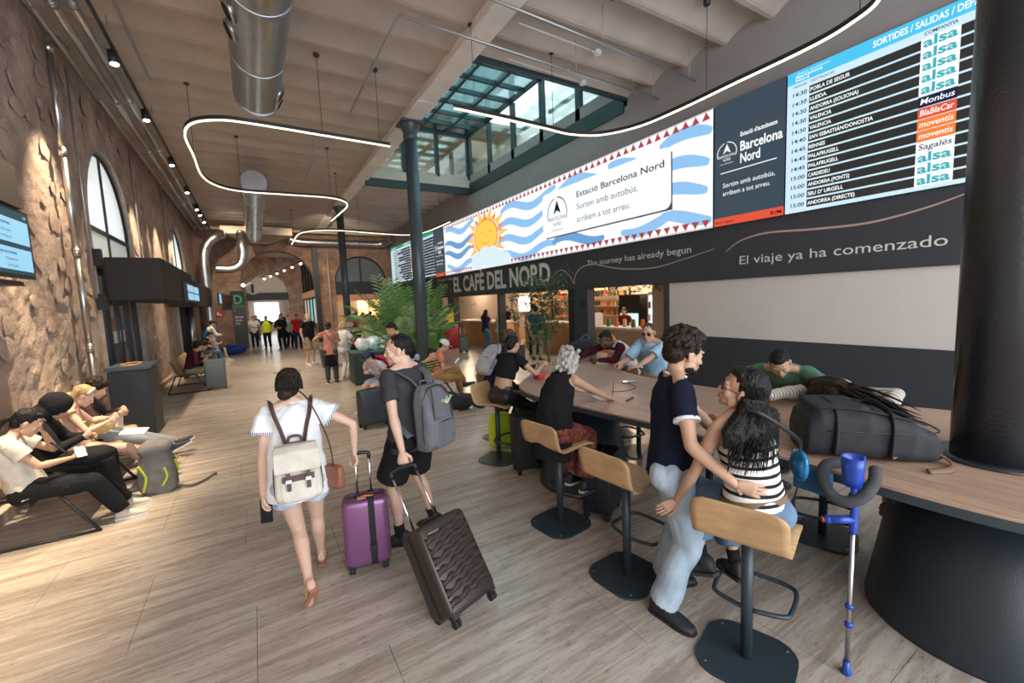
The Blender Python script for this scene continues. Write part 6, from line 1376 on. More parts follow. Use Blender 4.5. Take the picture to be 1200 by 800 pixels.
o=thing('jacket','black jacket draped from the near table edge by the grey-haired person','jacket',(2.62,3.25,.55)); t=MB(); t.loft([[Vector((x,y+.03*sin(z*9),z)) for x,y in rrect(.14*s,.34*s,.05*s,4)] for z,s in ((0,.7),(.15,.95),(.3,1.),(.42,.8))]); blob(t,'cloth',cloth('jacket_black',(.012,.012,.015)),o,vox=.012,smooth=3,wr=.012,fr=24,seed=9)
# floor bags
o=thing('rucksack','grey hiking rucksack with lime straps standing at the bench feet','backpack',(-1.08,6.10,0)); t=MB(); t.loft([[Vector((x*s,y*s,z)) for x,y in rrect(.34,.26,.08,4)] for z,s in ((0,.85),(.05,1.),(.30,1.),(.42,.85),(.48,.5))]); t.loft([[Vector((x*s,y*s-.02,z)) for x,y in rrect(.30,.24,.08,4)] for z,s in ((.44,.8),(.50,1.),(.56,.9),(.60,.5))]); b=blob(t,'pack_body',mat('pack_grey',(.16,.15,.14),.85,noise_s=10,noise_a=.25),o,vox=.012,smooth=3,wr=.012,fr=24,seed=6)
for P in ([(-.12,-.15,.06),(-.08,-.155,.22),(-.14,-.14,.36)],[(.05,-.15,.10),(.10,-.15,.2),(.08,-.14,.30)],[(.17,-.05,.35),(.19,.0,.2)]): strapline('lime_strap',P,.012,mat('lime',(.45,.55,.03),.7),o)
strapline('webbing_strap',[(.15,-.06,.05),(.30,-.10,.02),(.42,.02,.015),(.50,.12,.03),(.52,.16,.01)],.018,mat('webbing',(.12,.11,.10),.8),o)
o=thing('holdall','bright blue holdall on the floor by the far left bench','bag',(-.95,23.4,0)); t=MB(); t.sph((0,0,.22),(.55,.32,.24),16,10); blob(t,'bag_body',mat('holdall_blue',(.01,.06,.35),.7),o,vox=.025,smooth=3,wr=.02,fr=12); strapline('strap',[(-.3,0,.40),(0,-.05,.52),(.3,0,.40)],.02,mat('holdall_blue',(.01,.06,.35),.7),o)
o=thing('black_backpack','black backpack lying on the floor by the man in orange','backpack',(3.15,7.25,0)); t=MB(); t.sph((0,0,.14),(.34,.22,.16),16,10); t.sph((-.15,.05,.2),(.2,.16,.14)); blob(t,'bag_body',mat('bag_black',(.015,.017,.022),.8),o,vox=.014,smooth=3,wr=.014,fr=20,seed=12); strapline('strap',[(.1,-.2,.15),(.25,-.3,.05),(.4,-.22,.02)],.02,mat('bag_black',(.015,.017,.022),.8),o)
o=thing('plastic_bag','crumpled blue and green plastic bag on the floor near the black backpack','bag',(3.75,7.55,0)); t=MB(); t.sph((0,0,.10),(.2,.16,.12),14,9); b=blob(t,'bag_body',mat('bag_bluegreen',(.05,.22,.42),.35,noise_s=9,noise_a=.9),o,vox=.012,smooth=1,wr=.03,fr=34,seed=15)
o=thing('lime_bag','lime yellow backpack on the floor under the far end of the table','backpack',(2.78,5.05,0)); t=MB(); t.loft([[Vector((x*s,y*s,z)) for x,y in rrect(.32,.2,.07,4)] for z,s in ((0,.9),(.05,1.),(.36,1.),(.45,.6))]); blob(t,'bag_body',mat('lime_cloth',(.50,.70,.02),.7),o,vox=.014,smooth=3,wr=.008,fr=20); strapline('black_strap',[(-.10,-.115,.02),(-.1,-.13,.25),(-.08,-.10,.42)],.022,M_blkp,o)
o=thing('teal_bag','teal cloth bag hanging under the table end','bag',(2.95,4.45,.18)); t=MB(); t.loft([[Vector((x*s,y*s,z)) for x,y in rrect(.34,.16,.06,4)] for z,s in ((0,.8),(.1,1.),(.35,.85),(.5,.4))]); blob(t,'bag_body',cloth('teal_cloth',(.02,.20,.17)),o,vox=.014,smooth=3,wr=.014,fr=18,seed=3); t=MB(); t.cyl((0,0,.45),(0,0,.74),.008,n=6); t.obj('loop',M_blkp,o)
o=thing('orange_tote','orange shopping bag with round handles on a chair beyond the table','bag',(6.1,6.2,.62)); t=MB(); t.loft([[Vector((x*s,y*s,z)) for x,y in rrect(.24,.55,.06,4)] for z,s in ((0,.85),(.08,1.),(.38,1.))]); blob(t,'bag_body',mat('orange_cloth',(.75,.16,.05),.7),o,vox=.014,smooth=2,wr=.01,fr=16); t=MB(); t.tube([(0,.1+.12*cos(a),.38+.2*sin(a)) for a in [pi*i/12 for i in range(13)]],.022,8); t.obj('handle',mat('orange_handle',(.80,.24,.04),.5),o)
o=thing('low_table','low white cafe table carrying the orange bag','table',(6.15,6.2,0)); t=MB(); t.b2((-.45,-.5,.58),(.45,.5,.62)); t.obj('top',mat('white_table',(.7,.68,.65),.5),o,bevel=.01); t=MB(); t.cyl((0,0,0),(0,0,.58),.05,n=12); t.obj('leg',M_dark,o); t=MB(); t.cyl((0,0,0),(0,0,.02),.28,n=20); t.obj('base_plate',M_dark,o)
# litter station in the crowd
o=thing('waste_bin','big dark green waste box topped with rubbish bags in the crowd','bin',(2.45,11.4,0)); t=MB(); t.b2((-.42,-.35,0),(.42,.35,.80)); t.obj('body',mat('bin_green',(.022,.040,.036),.5),o,bevel=.02); t=MB(); t.b2((-.45,-.38,.80),(.45,.38,.84)); t.obj('rim',mat('rim_green',(.05,.15,.12),.5),o,bevel=.01)
for i,(x,y,s,c) in enumerate(((-.12,0,.2,(.70,.72,.72)),(.15,.05,.22,(.55,.72,.72)))):
    q=thing('plastic_bag',('white knotted plastic bag on top of the green waste box, left one','pale teal plastic bag on top of the green waste box, right one')[i],'bag',(2.45+x,11.4+y,.84)); t=MB(); t.sph((0,0,s*.8),(s,s*.9,s*.85),14,9); blob(t,'bag_body',mat('rub%d'%i,c,.4,noise_s=8,noise_a=.3),q,vox=.014,smooth=1,wr=.03,fr=24,seed=i+3)
o=thing('waste_bin','small tapered lead grey bin beside the khaki shorts man','bin',(2.0,15.3,0)); t=MB(); t.lathe([(.20,0),(.28,.6),(.30,.62),(.27,.6)],n=20); t.obj('body',mat('lead_bin',(.09,.11,.13),.4),o)
# ---------------------------------------------------------------- the people
C_=cloth
W3=lambda x,y,z: dict(t=(x,y,z),w=1)
# A: woman in white walking with the purple suitcase
p=Person('woman in white blouse and denim shorts walking away with a cream backpack',(.16,3.18,0),-2,H=1.63,sex='f',lod=0,sk='light',seed=1,lean=4,neck=(8,-6,0),
  hands={'R':dict(t=(.54,3.20,.93),w=1,hint=(1,-.3,-.1),dir=(.05,.12,-1),n=(-.9,-.3,-.2),curl=1.1,thumb=.9),'L':dict(t=(-.05,3.13,.80),w=1,hint=(-1,-.6,0),curl=.55,thumb=.8,dir=(-.08,.1,-1),n=(1,0,0))},
  feet={'L':dict(t=(.16,2.97,.20),w=1,dir=12,pitch=52),'R':dict(t=(.29,3.50,.085),w=1,dir=-8,pitch=-6)})
p.body(); M_wb=mat('white_blouse',(.78,.78,.80),.85,noise_s=5,noise_a=.04,bump=.35,bump_s=30,spec=.15)
sh=p.shirt(M_wb,sleeve=.46,hem=.13,loose=.036,name='blouse',wr=.010,flare=1.05); 
for k in('R','L'):
    a,e,w,h=p.arm[k]; c=a.lerp(e,.46); d=(e-a).normalized(); t=MB(); t.cyl(c-d*.016,c-d*.002,.0915,.0925,28,cap=False); tt=t.obj('sleeve_trim',stripes('blue_trim',(.75,.77,.8),(.05,.10,.22),.012,.5,0),sh)
p.trousers(mat('pale_denim',(.42,.52,.62),.85,noise_s=22,noise_a=.25,bump=.2,bump_s=80),to=-.60,loose=.016,name='shorts',flare=1.08,wr=.004)
p.shoes(mat('tan_sandal',(.34,.15,.09),.6),kind='sandal'); p.hair('bun','darkbrown',strands=160)
p.glasses(True,up=.095)
bk=backpack('cream canvas backpack with brown leather straps worn by the woman in white',name='backpack',w=.27,d=.13,h=.34,m=mat('cream_canvas',(.60,.55,.47),.85,noise_s=9,noise_a=.14,bump=.3,bump_s=60),m2=mat('brown_leather',(.075,.035,.028),.5),straps=False,vox=.007,**wear(p,-.165,-.60))
t=MB(); rg=[[Vector((x,y,z)) for x,y in ((-.125*s,yb),(.125*s,yb),(.125*s,yf),(-.125*s,yf))] for z,s,yb,yf in ((.36,.8,-.02,-.03),(.365,.95,-.02,-.10),(.33,1.02,-.118,-.155),(.22,1.04,-.135,-.168),(.205,.98,-.140,-.160))]; t.loft(rg,smooth=False); blob(t,'flap',bpy.data.materials['cream_canvas'],bk,vox=.006,smooth=2,wr=.004,fr=30)
M_lth=bpy.data.materials['brown_leather']
for sx in(-1,1):
    t=MB(); t.b2((sx*.055-.012,-.165,.10),(sx*.055+.012,-.155,.21)); st_=t.obj('buckle_strap',M_lth,bk); t=MB(); t.b2((sx*.055-.016,-.172,.15),(sx*.055+.016,-.164,.17)); t.obj('buckle',M_steel,st_)
t=MB(); t.b2((-.09,-.150,.15),(.09,-.140,.185)); t.obj('band',M_lth,bk)
for sx in(-1,1):
    strapline('shoulder_strap',[(sx*.05,-.01,.33),(sx*.075,.005,.45),(sx*.10,.03,.53),(sx*.115,.085,.595),(sx*.12,.16,.620),(sx*.12,.235,.585),(sx*.12,.27,.46)],.024,M_lth,bk,flat=.22,up=(0,0,1))
strapline('grab_handle',[(-.04,-.02,.35),(-.03,-.02,.40),(.03,-.02,.40),(.04,-.02,.35)],.009,M_lth,bk,flat=1)
bg=thing('crossbody_bag','small brown leather crossbody bag at the right hip of the woman in white','bag',(.38,3.10,.76),radians(-55)); t=MB(); t.loft([[Vector((x,y,z)) for x,y in rrect(.15*s,.06*s,.02,3)] for z,s in ((0,.9),(.02,1.),(.13,1.),(.15,.85))]); t.obj('bag_body',mat('tan_bag',(.26,.095,.055),.5),bg)
t=MB(); t.b2((-.077,-.036,.07),(.077,-.030,.155)); t.obj('flap',bpy.data.materials['tan_bag'],bg); 
Mi=(Matrix.Translation((.38,3.10,.76))@Matrix.Rotation(radians(-55),4,'Z')).inverted()
strapline('strap',[Mi@Vector(q) for q in ((.38,3.10,.90),(.36,3.04,1.08),(.31,3.01,1.26),(.255,3.06,1.40),(.22,3.18,1.44))],.007,M_lth,bg,flat=.5)
h=p.arm['L'][2]; wv=p.W@h; phone('phone with a dark flowered case in the left hand of the woman in white',(wv.x+.01,wv.y+.0,wv.z-.11),(radians(60),radians(15),radians(20)),False)

# B: man in grey with the dark suitcase
p=Person('man in charcoal tee and black shorts looking left, pulling the bronze suitcase',(1.00,3.34,0),28,H=1.80,lod=0,sk='light',seed=2,lean=1,neck=(3,42,0),
  hands={'L':dict(t=(.845,3.03,.905),w=1,hint=(-.8,-.3,-.2),dir=(-.02,-.12,-1),n=(.5,.8,0),curl=1.15,thumb=.9),'R':dict(t=(.24,.10,.92),hint=(.6,-1,0))},
  feet={'L':dict(t=(.89,3.42,.085),w=1,dir=35),'R':dict(t=(1.22,3.52,.10),w=1,dir=5,pitch=12)})
p.body(); p.shirt(C_('charcoal_tee',(.045,.042,.046)),sleeve=.62,hem=.10,loose=.018,name='tee_shirt',wr=.008); p.trousers(C_('black_shorts',(.012,.012,.014)),to=-.18,loose=.022,name='shorts',flare=1.12,wr=.007,taper=1)
p.shoes(mat('black_trainer',(.014,.014,.016),.6),sole=M_sole_d,sock=C_('black_sock',(.015,.015,.016))); p.hair('crew','black',strands=0)
bk=backpack('grey backpack with a pale swoosh worn by the man in charcoal',name='backpack',w=.31,d=.19,h=.50,m=mat('grey_cordura',(.115,.12,.135),.8,noise_s=12,noise_a=.12,bump=.15,bump_s=150),m2=mat('grey_strap',(.085,.09,.10),.8),straps=False,vox=.008,**wear(p,-.18,-.58))
sw=[(.02,-.02),(.06,-.035),(.14,.03),(.07,-.005),(.045,.0),(.04,.03)]
sw=[(-.035,.0),(-.028,-.018),(-.012,-.024),(.045,.022),(-.008,-.008),(-.022,-.010),(-.028,.004)]
t=MB(); n=len(sw); t.add([(x*1.15+.065,-.188,z*1.15+.375) for x,z in sw]+[(x*1.15+.065,-.140,z*1.15+.375) for x,z in sw],[tuple(range(n)),tuple(range(n,2*n))[::-1]]+[(i,(i+1)%n,(i+1)%n+n,i+n) for i in range(n)],False); t.obj('emblem',mat('emblem_pale',(.62,.60,.45),.5),bk)
for sx in(-1,1): strapline('shoulder_strap',[(sx*.05,-.01,.46),(sx*.09,.03,.54),(sx*.115,.075,.575),(sx*.125,.15,.60),(sx*.13,.235,.56),(sx*.13,.28,.44),(sx*.15,.20,.25),(sx*.16,.02,.12)],.032,mat('grey_strap',(.085,.09,.10),.8),bk,flat=.25,up=(0,0,1))
for sx in(-1,1): strapline('piping',[(sx*.09,-.175,.04),(sx*.10,-.185,.25),(sx*.09,-.165,.42),(sx*.06,-.13,.48)],.005,mat('piping_dark',(.03,.03,.035),.7),bk,flat=1)

# C: man in navy ringer tee
p=Person('curly-haired bearded man in navy ringer tee and pale jeans standing',(2.10,1.68,0),-128,H=1.81,lod=0,sk='tan',seed=3,lean=3,neck=(14,14,0),
  hands={'R':dict(t=(2.00,1.21,1.03),w=1,hint=(-.7,.1,-.5),dir=(.55,-.75,-.25),n=(.8,.6,.1),curl=.25,thumb=.3),'L':dict(t=(2.42,1.52,1.06),w=1,hint=(.8,.3,-.5),curl=.5)},
  feet={'R':dict(t=(2.02,1.68,.085),w=1,dir=-45),'L':dict(t=(2.27,1.86,.085),w=1,dir=10)})
p.body(); p.shirt(C_('navy_tee',(.010,.014,.030)),sleeve=.56,hem=.055,loose=.014,name='ringer_tee',wr=.006,trim=C_('white_trim',(.72,.73,.75)))
jn=mat('pale_jeans',(.36,.45,.54),.85,noise_s=6,noise_a=.22,bump=.35,bump_s=70,spec=.2); p.trousers(jn,to=.97,loose=.026,name='jeans',wr=.010,flare=1.25)
p.shoes(mat('black_hiker',(.016,.018,.020),.6),sole=M_sole_d); p.hair('curly','darkbrown'); p.beard('darkbrown')

# D: woman in striped top on the stool
p=Person('long dark-haired woman in striped top sitting on the nearest stool',(2.16,1.20,0),-22,H=1.68,sex='f',lod=0,sk='tan',seed=4,hip=.845,lean=4,side=-7,neck=(-16,52,-10),
  hands={'L':dict(t=(1.965,1.56,.77),w=1,hint=(-.6,-.5,-.5),dir=(-.55,.45,-.5),n=(.6,.8,-.1),curl=.18,thumb=.2),'R':dict(t=(2.50,1.62,1.18),w=1,hint=(.8,0,-.6),curl=.4)},
  feet={'L':dict(t=(2.15,1.50,.42),w=1,dir=25,pitch=22),'R':dict(t=(2.36,1.42,.36),w=1,dir=-5,pitch=10)})
p.body(); ts=p.shirt(stripes('black_white_stripes',(.74,.72,.68),(.012,.012,.014),.047,.62,2,.012),sleeveless=True,hem=-.045,loose=.012,name='striped_top',wr=.005)
jn2=mat('mid_jeans',(.12,.19,.29),.85,noise_s=7,noise_a=.35,bump=.3,bump_s=80,spec=.2); p.trousers(jn2,to=.72,loose=.024,name='jeans',wr=.007,flare=1.25,waist=.06)
b=MB(); b.loft([ering(p.P+p.Rp@Vector((0,0,z)),p.Rp@Vector((1,0,0)),p.Rp@Vector((0,1,0)),.172,.122,28) for z in (.062,.10)],cap=False); b.obj('waistband',mat('waistband_tan',(.18,.11,.06),.7),p.root)
p.shoes(mat('black_boot',(.016,.016,.018),.6),sole=M_sole_d,sock=C_('black_sock',(.015,.015,.016))); p.hair('longcurl','black',length=.27,strands=420); p.glasses(False)
hb=thing('handbag','small shiny blue handbag with a black strap on the right side of the striped-top woman','bag',(2.40,1.10,1.00),radians(-35)); t=MB(); t.sph((0,0,.07),(.035,.075,.085),14,10); blob(t,'bag_body',mat('foil_blue',(.03,.20,.42),.25,.6,noise_s=25,noise_a=.7),hb,vox=.006,smooth=2,wr=.006,fr=40)
Mi=(Matrix.Translation((2.40,1.10,1.00))@Matrix.Rotation(radians(-35),4,'Z')).inverted()
strapline('strap',[Mi@Vector(q) for q in ((2.40,1.10,1.13),(2.29,1.05,1.23),(2.16,1.06,1.32),(2.06,1.13,1.40),(2.04,1.22,1.41))],.010,M_blkp,hb,flat=.3)

# H: grey-haired person writing at the table
p=Person('grey-haired person in black sleeveless top writing at the table',(2.13,2.93,0),-70,H=1.66,sex='f',lod=0,sk='tan',seed=5,hip=.845,lean=20,curve=16,neck=(32,-10,0),
  hands={'R':dict(t=(2.80,2.93,1.035),w=1,hint=(.2,-1,-.5),dir=(.75,.5,.1),n=(-.3,.4,-.8),curl=1.0,thumb=.8),'L':dict(t=(2.80,3.20,1.035),w=1,hint=(0,1,-.5),dir=(.8,-.5,.05),n=(0,-.2,-1),curl=.5)},
  feet={'R':dict(t=(2.42,2.85,.34),w=1,dir=0,pitch=8),'L':dict(t=(2.42,3.05,.34),w=1,dir=0,pitch=8)})
p.body(); p.shirt(C_('black_tank',(.012,.012,.014)),sleeveless=True,hem=.24,loose=.026,name='tank_top',wr=.007)
p.trousers(mat('patterned_red_black',(.16,.035,.025),.85,noise_s=26,noise_a=.95),to=.9,loose=.030,name='trousers',wr=.010,flare=1.3)
p.shoes(mat('black_white_shoe',(.02,.02,.022),.6),sole=M_sole); p.hair('wavybob','grey',strands=200)
t=MB(); t.cyl((2.88,2.97,1.03),(2.93,3.0,1.16),.004,n=6); tag(t.obj('pen',mat('pen_dark',(.03,.02,.05),.4)),'thin dark pen in the hand of the grey-haired person','pen')
t=MB(); t.box((3.0,2.86,1.006),(.16,.02,.012),.4); tag(t.obj('pencil_case',mat('pc',(.07,.04,.05),.6)),'thin dark pencil lying on the table before the grey-haired person','pencil')
t=MB(); t.box((2.86,3.08,1.003),(.15,.21,.004),-.3); tag(t.obj('notepad',mat('paper_white',(.72,.72,.70),.9)),'small white notepad on the table under the writing hand','notepad')

# I and the curly-haired person behind her
p=Person('woman in black crop top and leggings seated at the left table end',(2.50,4.45,0),-72,H=1.66,sex='f',lod=1,sk='tan',seed=6,hip=.845,lean=20,curve=6,neck=(10,0,0),
  hands={'R':dict(t=(3.02,4.32,1.17),w=1,hint=(.2,-.8,-.8),dir=(.7,.3,.35),n=(0,.3,-1),curl=.8,thumb=.7),'L':dict(t=(3.03,4.55,1.16),w=1,hint=(0,1,-.6),dir=(.7,-.2,.3),n=(0,-.3,-1),curl=.8)},
  feet={'R':dict(t=(2.63,4.18,.36),w=1,dir=-10,pitch=10),'L':dict(t=(2.85,4.6,.34),w=1,pitch=5)})
p.body(); p.shirt(C_('black_crop',(.012,.012,.013)),sleeve=.45,crop=.25,loose=.014,name='crop_top',wr=.006); p.trousers(mat('black_leggings',(.016,.016,.017),.45),to=.85,loose=.004,name='leggings',wr=.002,waist=.13)
p.shoes(mat('dark_trainer',(.03,.035,.05),.6),sole=M_sole); p.hair('ponytail','black',length=.1)
p=Person('curly-haired person in navy jumper behind the woman in the crop top',(2.78,5.15,0),-75,H=1.72,sex='f',lod=1,sk='tan',seed=7,hip=.845,lean=26,curve=10,neck=(22,0,0),
  hands={'R':dict(t=(3.35,5.0,1.05),w=1,hint=(.2,-.8,-.8),curl=.6),'L':dict(t=(3.35,5.35,1.05),w=1,hint=(0,1,-.6),curl=.6)},
  feet={'R':dict(t=(2.95,4.95,.35),w=1),'L':dict(t=(3.0,5.3,.35),w=1)})
p.body(); p.shirt(C_('navy_jumper',(.012,.020,.055)),long=True,loose=.02,name='jumper',wr=.008,hem=.08); p.trousers(C_('dark_trousers',(.02,.02,.024)),to=.95,loose=.015); p.shoes(mat('dark_trainer',(.03,.035,.05),.6)); p.hair('curly','brown')
backpack('pale grey backpack on the back of the curly-haired person in navy',name='backpack',w=.28,d=.12,h=.46,m=mat('pale_pack',(.42,.44,.47),.8,noise_s=9,noise_a=.15),straps=False,vox=.012,cat='backpack',**wear(p,-.14,-.48))
# J
p=Person('person in maroon sleeves and white vest leaning on the far side of the table',(4.95,4.75,0),88,H=1.75,sex='m',lod=1,sk='dark',seed=8,hip=.86,lean=42,curve=14,neck=(30,0,0),
  hands={'L':dict(t=(4.28,4.70,1.06),w=1,hint=(0,-1,-.4),curl=.5),'R':dict(t=(4.22,5.05,1.06),w=1,hint=(0,1,-.3),curl=.5)},
  feet={'R':dict(t=(4.75,4.9,.30),w=1),'L':dict(t=(4.75,4.6,.30),w=1)})
p.body(); s1=p.shirt(C_('maroon_knit',(.065,.012,.022)),long=True,loose=.014,name='jumper',wr=.006); p.shirt(C_('white_vest',(.62,.62,.64)),sleeveless=True,loose=.026,name='vest',wr=.007,neckline=.02,hem=.10); p.trousers(C_('dark_trousers',(.02,.02,.024)),to=.95,loose=.015); p.shoes(mat('dark_trainer',(.03,.035,.05),.6)); p.hair('short','black')
# K
p=Person('balding man in dark sunglasses and pale blue shirt across the table',(4.72,3.98,0),102,H=1.76,sex='m',lod=0,sk='tan',seed=9,hip=.86,lean=20,curve=8,neck=(14,12,0),fat=1.15,
  hands={'L':dict(t=(4.08,3.78,1.07),w=1,hint=(.3,-.6,-1),dir=(-.3,.9,.1),n=(0,0,-1),curl=.8),'R':dict(t=(4.08,4.1,1.08),w=1,hint=(.3,.6,-1),dir=(-.4,-.9,.1),n=(0,0,-1),curl=.8)},
  feet={'R':dict(t=(4.35,3.55,.32),w=1),'L':dict(t=(4.35,3.3,.32),w=1)})
p.body(); p.shirt(C_('pale_blue_shirt',(.30,.47,.62)),sleeve=.85,loose=.022,name='shirt',wr=.009,hem=.1); p.trousers(C_('dark_trousers',(.02,.02,.024)),to=.95,loose=.015); p.shoes(mat('dark_trainer',(.03,.035,.05),.6)); p.hair('crew','brown'); p.glasses(True)
# E
p=Person('smiling dark-haired man in a green tee bending over the table',(4.52,2.14,0),100,H=1.76,sex='m',lod=0,sk='tan',seed=10,hip=.86,lean=42,curve=14,neck=(46,14,8),
  hands={'L':dict(t=(3.90,1.72,1.05),w=1,hint=(0,-1,-.2),curl=.5,n=(0,0,-1)),'R':dict(t=(3.95,2.35,1.05),w=1,hint=(0,1,-.2),curl=.5,n=(0,0,-1))},
  feet={'R':dict(t=(4.35,2.1,.32),w=1),'L':dict(t=(4.35,1.9,.32),w=1)})
p.body(); p.shirt(C_('sage_green_tee',(.10,.22,.15)),sleeve=.6,loose=.018,name='tee_shirt',wr=.007); p.trousers(C_('dark_trousers',(.02,.02,.024)),to=.95,loose=.015); p.shoes(mat('dark_trainer',(.03,.035,.05),.6)); p.hair('short','black')
t=MB(); t.sph(p.hp(.0845,.006,-.012),.008,8,6); t.obj('earbud',M_sole,p.root)
# F: sleeper
p=Person('person asleep on the table with long brown hair spread out and a striped sleeve',(4.55,1.72,0),96,H=1.66,sex='f',lod=0,sk='tan',seed=11,hip=.86,lean=68,curve=12,neck=(88,-6,0),pt=30,
  hands={'L':dict(t=(3.98,1.25,1.05),w=1,hint=(0,-1,.2),curl=.4,n=(0,0,-1)),'R':dict(t=(3.42,2.05,1.08),w=1,hint=(0,1,.3),curl=.4,n=(0,0,-1))},
  feet={'R':dict(t=(3.95,1.35,.33),w=1),'L':dict(t=(4.0,1.2,.33),w=1)})
p.body(); p.shirt(stripes('cream_thin_stripes',(.58,.53,.47),(.06,.055,.055),.030,.76,1,.03),long=True,loose=.030,name='striped_shirt',wr=.008); p.trousers(C_('brown_trousers',(.10,.05,.035)),to=.6,loose=.02); p.shoes(mat('dark_sandal',(.03,.02,.018),.6),kind='sandal')
p.hair('long','darkbrown',length=.12)
hb=MB(); r=random.Random(5); c0=p.W@p.hp(0,-.05,.05)
hm=MB(); Wq=p.Wi
for (dx,dz,L_,rr_) in ((-.10,.02,.40,.050),(-.05,.05,.46,.060),(.0,.07,.50,.065),(.05,.05,.46,.060),(.10,.0,.38,.050)):
    P=[c0+Vector((dx*.6,.03,dz)),c0+Vector((dx,-.12,dz+.03)),Vector((c0.x+dx*1.3,c0.y-L_*.6,max(1.05,c0.z-.04))),Vector((c0.x+dx*1.5,c0.y-L_,1.03))]
    hm.tube([Wq@q for q in spline(P,4)],[rr_*(1-.75*(k/12)**2) for k in range(13)],10)
blob(hm,'hair_mass',hairm('darkbrown'),p.root,vox=.009,smooth=3,wr=.004,fr=70,seed=3)
st_=MB(); Wi=p.Wi
for i in range(240):
    a=r.uniform(-1,1); b0=c0+Vector((r.uniform(-.09,.09),a*.07,r.uniform(-.02,.09))); L_=r.uniform(.30,.62); yy=b0.y-.0
    e=Vector((c0.x-.02+r.uniform(-.16,.14), c0.y-L_, 1.012+abs(r.gauss(0,.03)))); m1=b0.lerp(e,.4)+Vector((0,0,.09*r.uniform(.2,1.))); m2=b0.lerp(e,.75)+Vector((0,0,.05*r.uniform(0,1))); m2.z=max(m2.z,1.012)
    st_.tube(spline([Wi@b0,Wi@m1,Wi@m2,Wi@e],3),[.010,.010,.011,.010,.010,.009,.008,.006,.004,.002],4)
st_.obj('hair_strands',hairm('darkbrown'),p.root)

# ---- left bench
def sitter(label,loc,hd,sex,sk,top,bot,shoe,hair,H=1.68,hip=.525,seed=0,lod=1,lean=6,curve=18,neck=(28,0,0),hands=None,feet=None,sl=.55,long=False,to=.95,hcol='black',group=None,bl=.014,tl=.016,noface=False,**k):
    x,y=loc[0],loc[1]
    if feet is None: feet={'R':dict(t=(.11,.50,.085),pitch=0),'L':dict(t=(-.12,.44,.085))}
    if hands is None: hands={'R':dict(t=(.10,.28,.72),hint=(.8,-.5,-.6),dir=(-.4,.8,.3),n=(-.6,0,.6),curl=.7),'L':dict(t=(-.10,.28,.72),hint=(-.8,-.5,-.6),dir=(.4,.8,.3),n=(.6,0,.6),curl=.7)}
    p=Person(label,(x,y,0),hd,H=H,sex=sex,lod=lod,sk=sk,seed=seed,hip=hip,lean=lean,curve=curve,neck=neck,hands=hands,feet=feet,group=group,**k)
    p.body(noface=noface); p.shirt(top,sleeve=sl,long=long,loose=tl,wr=.006); 
    if bot is not None: p.trousers(bot,to=to,loose=bl,wr=.006)
    if shoe is not None: p.shoes(shoe)
    if hair: p.hair(hair,hcol)
    return p
cr_=C_('cream_tee',(.58,.53,.44)); bkc=C_('black_cloth',(.013,.013,.015))
p=sitter('woman in cream tee and black trousers, chin on hand, nearest on the bench',(-1.86,5.42),-80,'f','tan',cr_,bkc,mat('beige_shoe',(.50,.46,.40),.7),'ponytail',seed=21,lod=0,hip=.50,lean=-24,curve=46,neck=(34,0,0),
  hands={'L':dict(t=(-.03,.14,.96),hint=(-.7,.3,-1),dir=(0,-.35,1),n=(.2,-1,0),curl=.3),'R':dict(t=(.02,.30,.70),hint=(.7,-.3,-.6),dir=(-.5,.8,.1),n=(0,0,1),curl=.6)},feet={'R':dict(t=(.04,.60,.085)),'L':dict(t=(-.26,.62,.085),dir=0)},bl=.024,tl=.02)
phone('phone lit in the hand of the woman in the cream tee',(-1.50,5.44,.745),(.5,0,.4))
o=thing('black_bag','soft black bag on the lap of the woman in the cream tee','bag',(-1.50,5.62,.60)); t=MB(); t.sph((0,0,.06),(.22,.15,.09),14,9); blob(t,'bag_body',bkc,o,vox=.012,smooth=3,wr=.01,fr=20); strapline('strap',[(-.1,-.08,.1),(-.2,-.1,.25),(-.25,.0,.2),(-.15,.1,.08)],.010,M_blkp,o,flat=.5)
p=sitter('person hidden in a black hooded jumper slumped on the bench',(-1.88,6.02),-85,'f','tan',C_('black_hoodie',(.014,.014,.017)),bkc,mat('dark_trainer',(.03,.035,.05),.6),None,seed=22,lean=-20,curve=46,neck=(38,0,0),long=True,tl=.03,hands={'R':dict(t=(.0,.25,.76),hint=(.8,-.5,-.6),curl=.6),'L':dict(t=(-.10,.28,.74),hint=(-.8,-.5,-.6),curl=.6)})
hd=MB(); hs=p.hs; hd.sph(p.hp(0,-.03,.03),(.112*hs,.125*hs,.13*hs),18,12,p.hR); hd.sph(p.hp(0,-.06,-.09),(.115,.10,.10),16,10,p.hR); blob(hd,'hood',C_('black_hoodie',(.014,.014,.017)),p.root,vox=.010,smooth=3,wr=.008,fr=26)
fc=MB()
p=sitter('blonde woman in a peach top and skirt reading on the bench',(-1.82,6.58),-80,'f','light',C_('peach_top',(.60,.38,.27)),None,mat('tan_sandal',(.34,.15,.09),.6),'bun',seed=23,hcol='blonde',lean=-18,curve=42,neck=(36,0,0),sl=.12,hands={'L':dict(t=(-.03,.30,.82),hint=(-.8,-.5,-.6),curl=.7),'R':dict(t=(.10,.28,.80),hint=(.8,-.5,-.6),curl=.7)},feet={'R':dict(t=(.10,.66,.12),pitch=-10),'L':dict(t=(-.34,.72,.10),pitch=-10)})
p.skirt(mat('floral_skirt',(.55,.30,.25),.85,noise_s=18,noise_a=.5),length=.50,flare=1.0,wr=.012)
t=MB(); t.tube([p.hp(.082*cos(a),.02+.01*sin(a),.045+.075*sin(a)) for a in [pi*i/14 for i in range(15)]],.011,6,flat=1.6); t.obj('headband',mat('headband',(.60,.50,.36),.8),p.root)
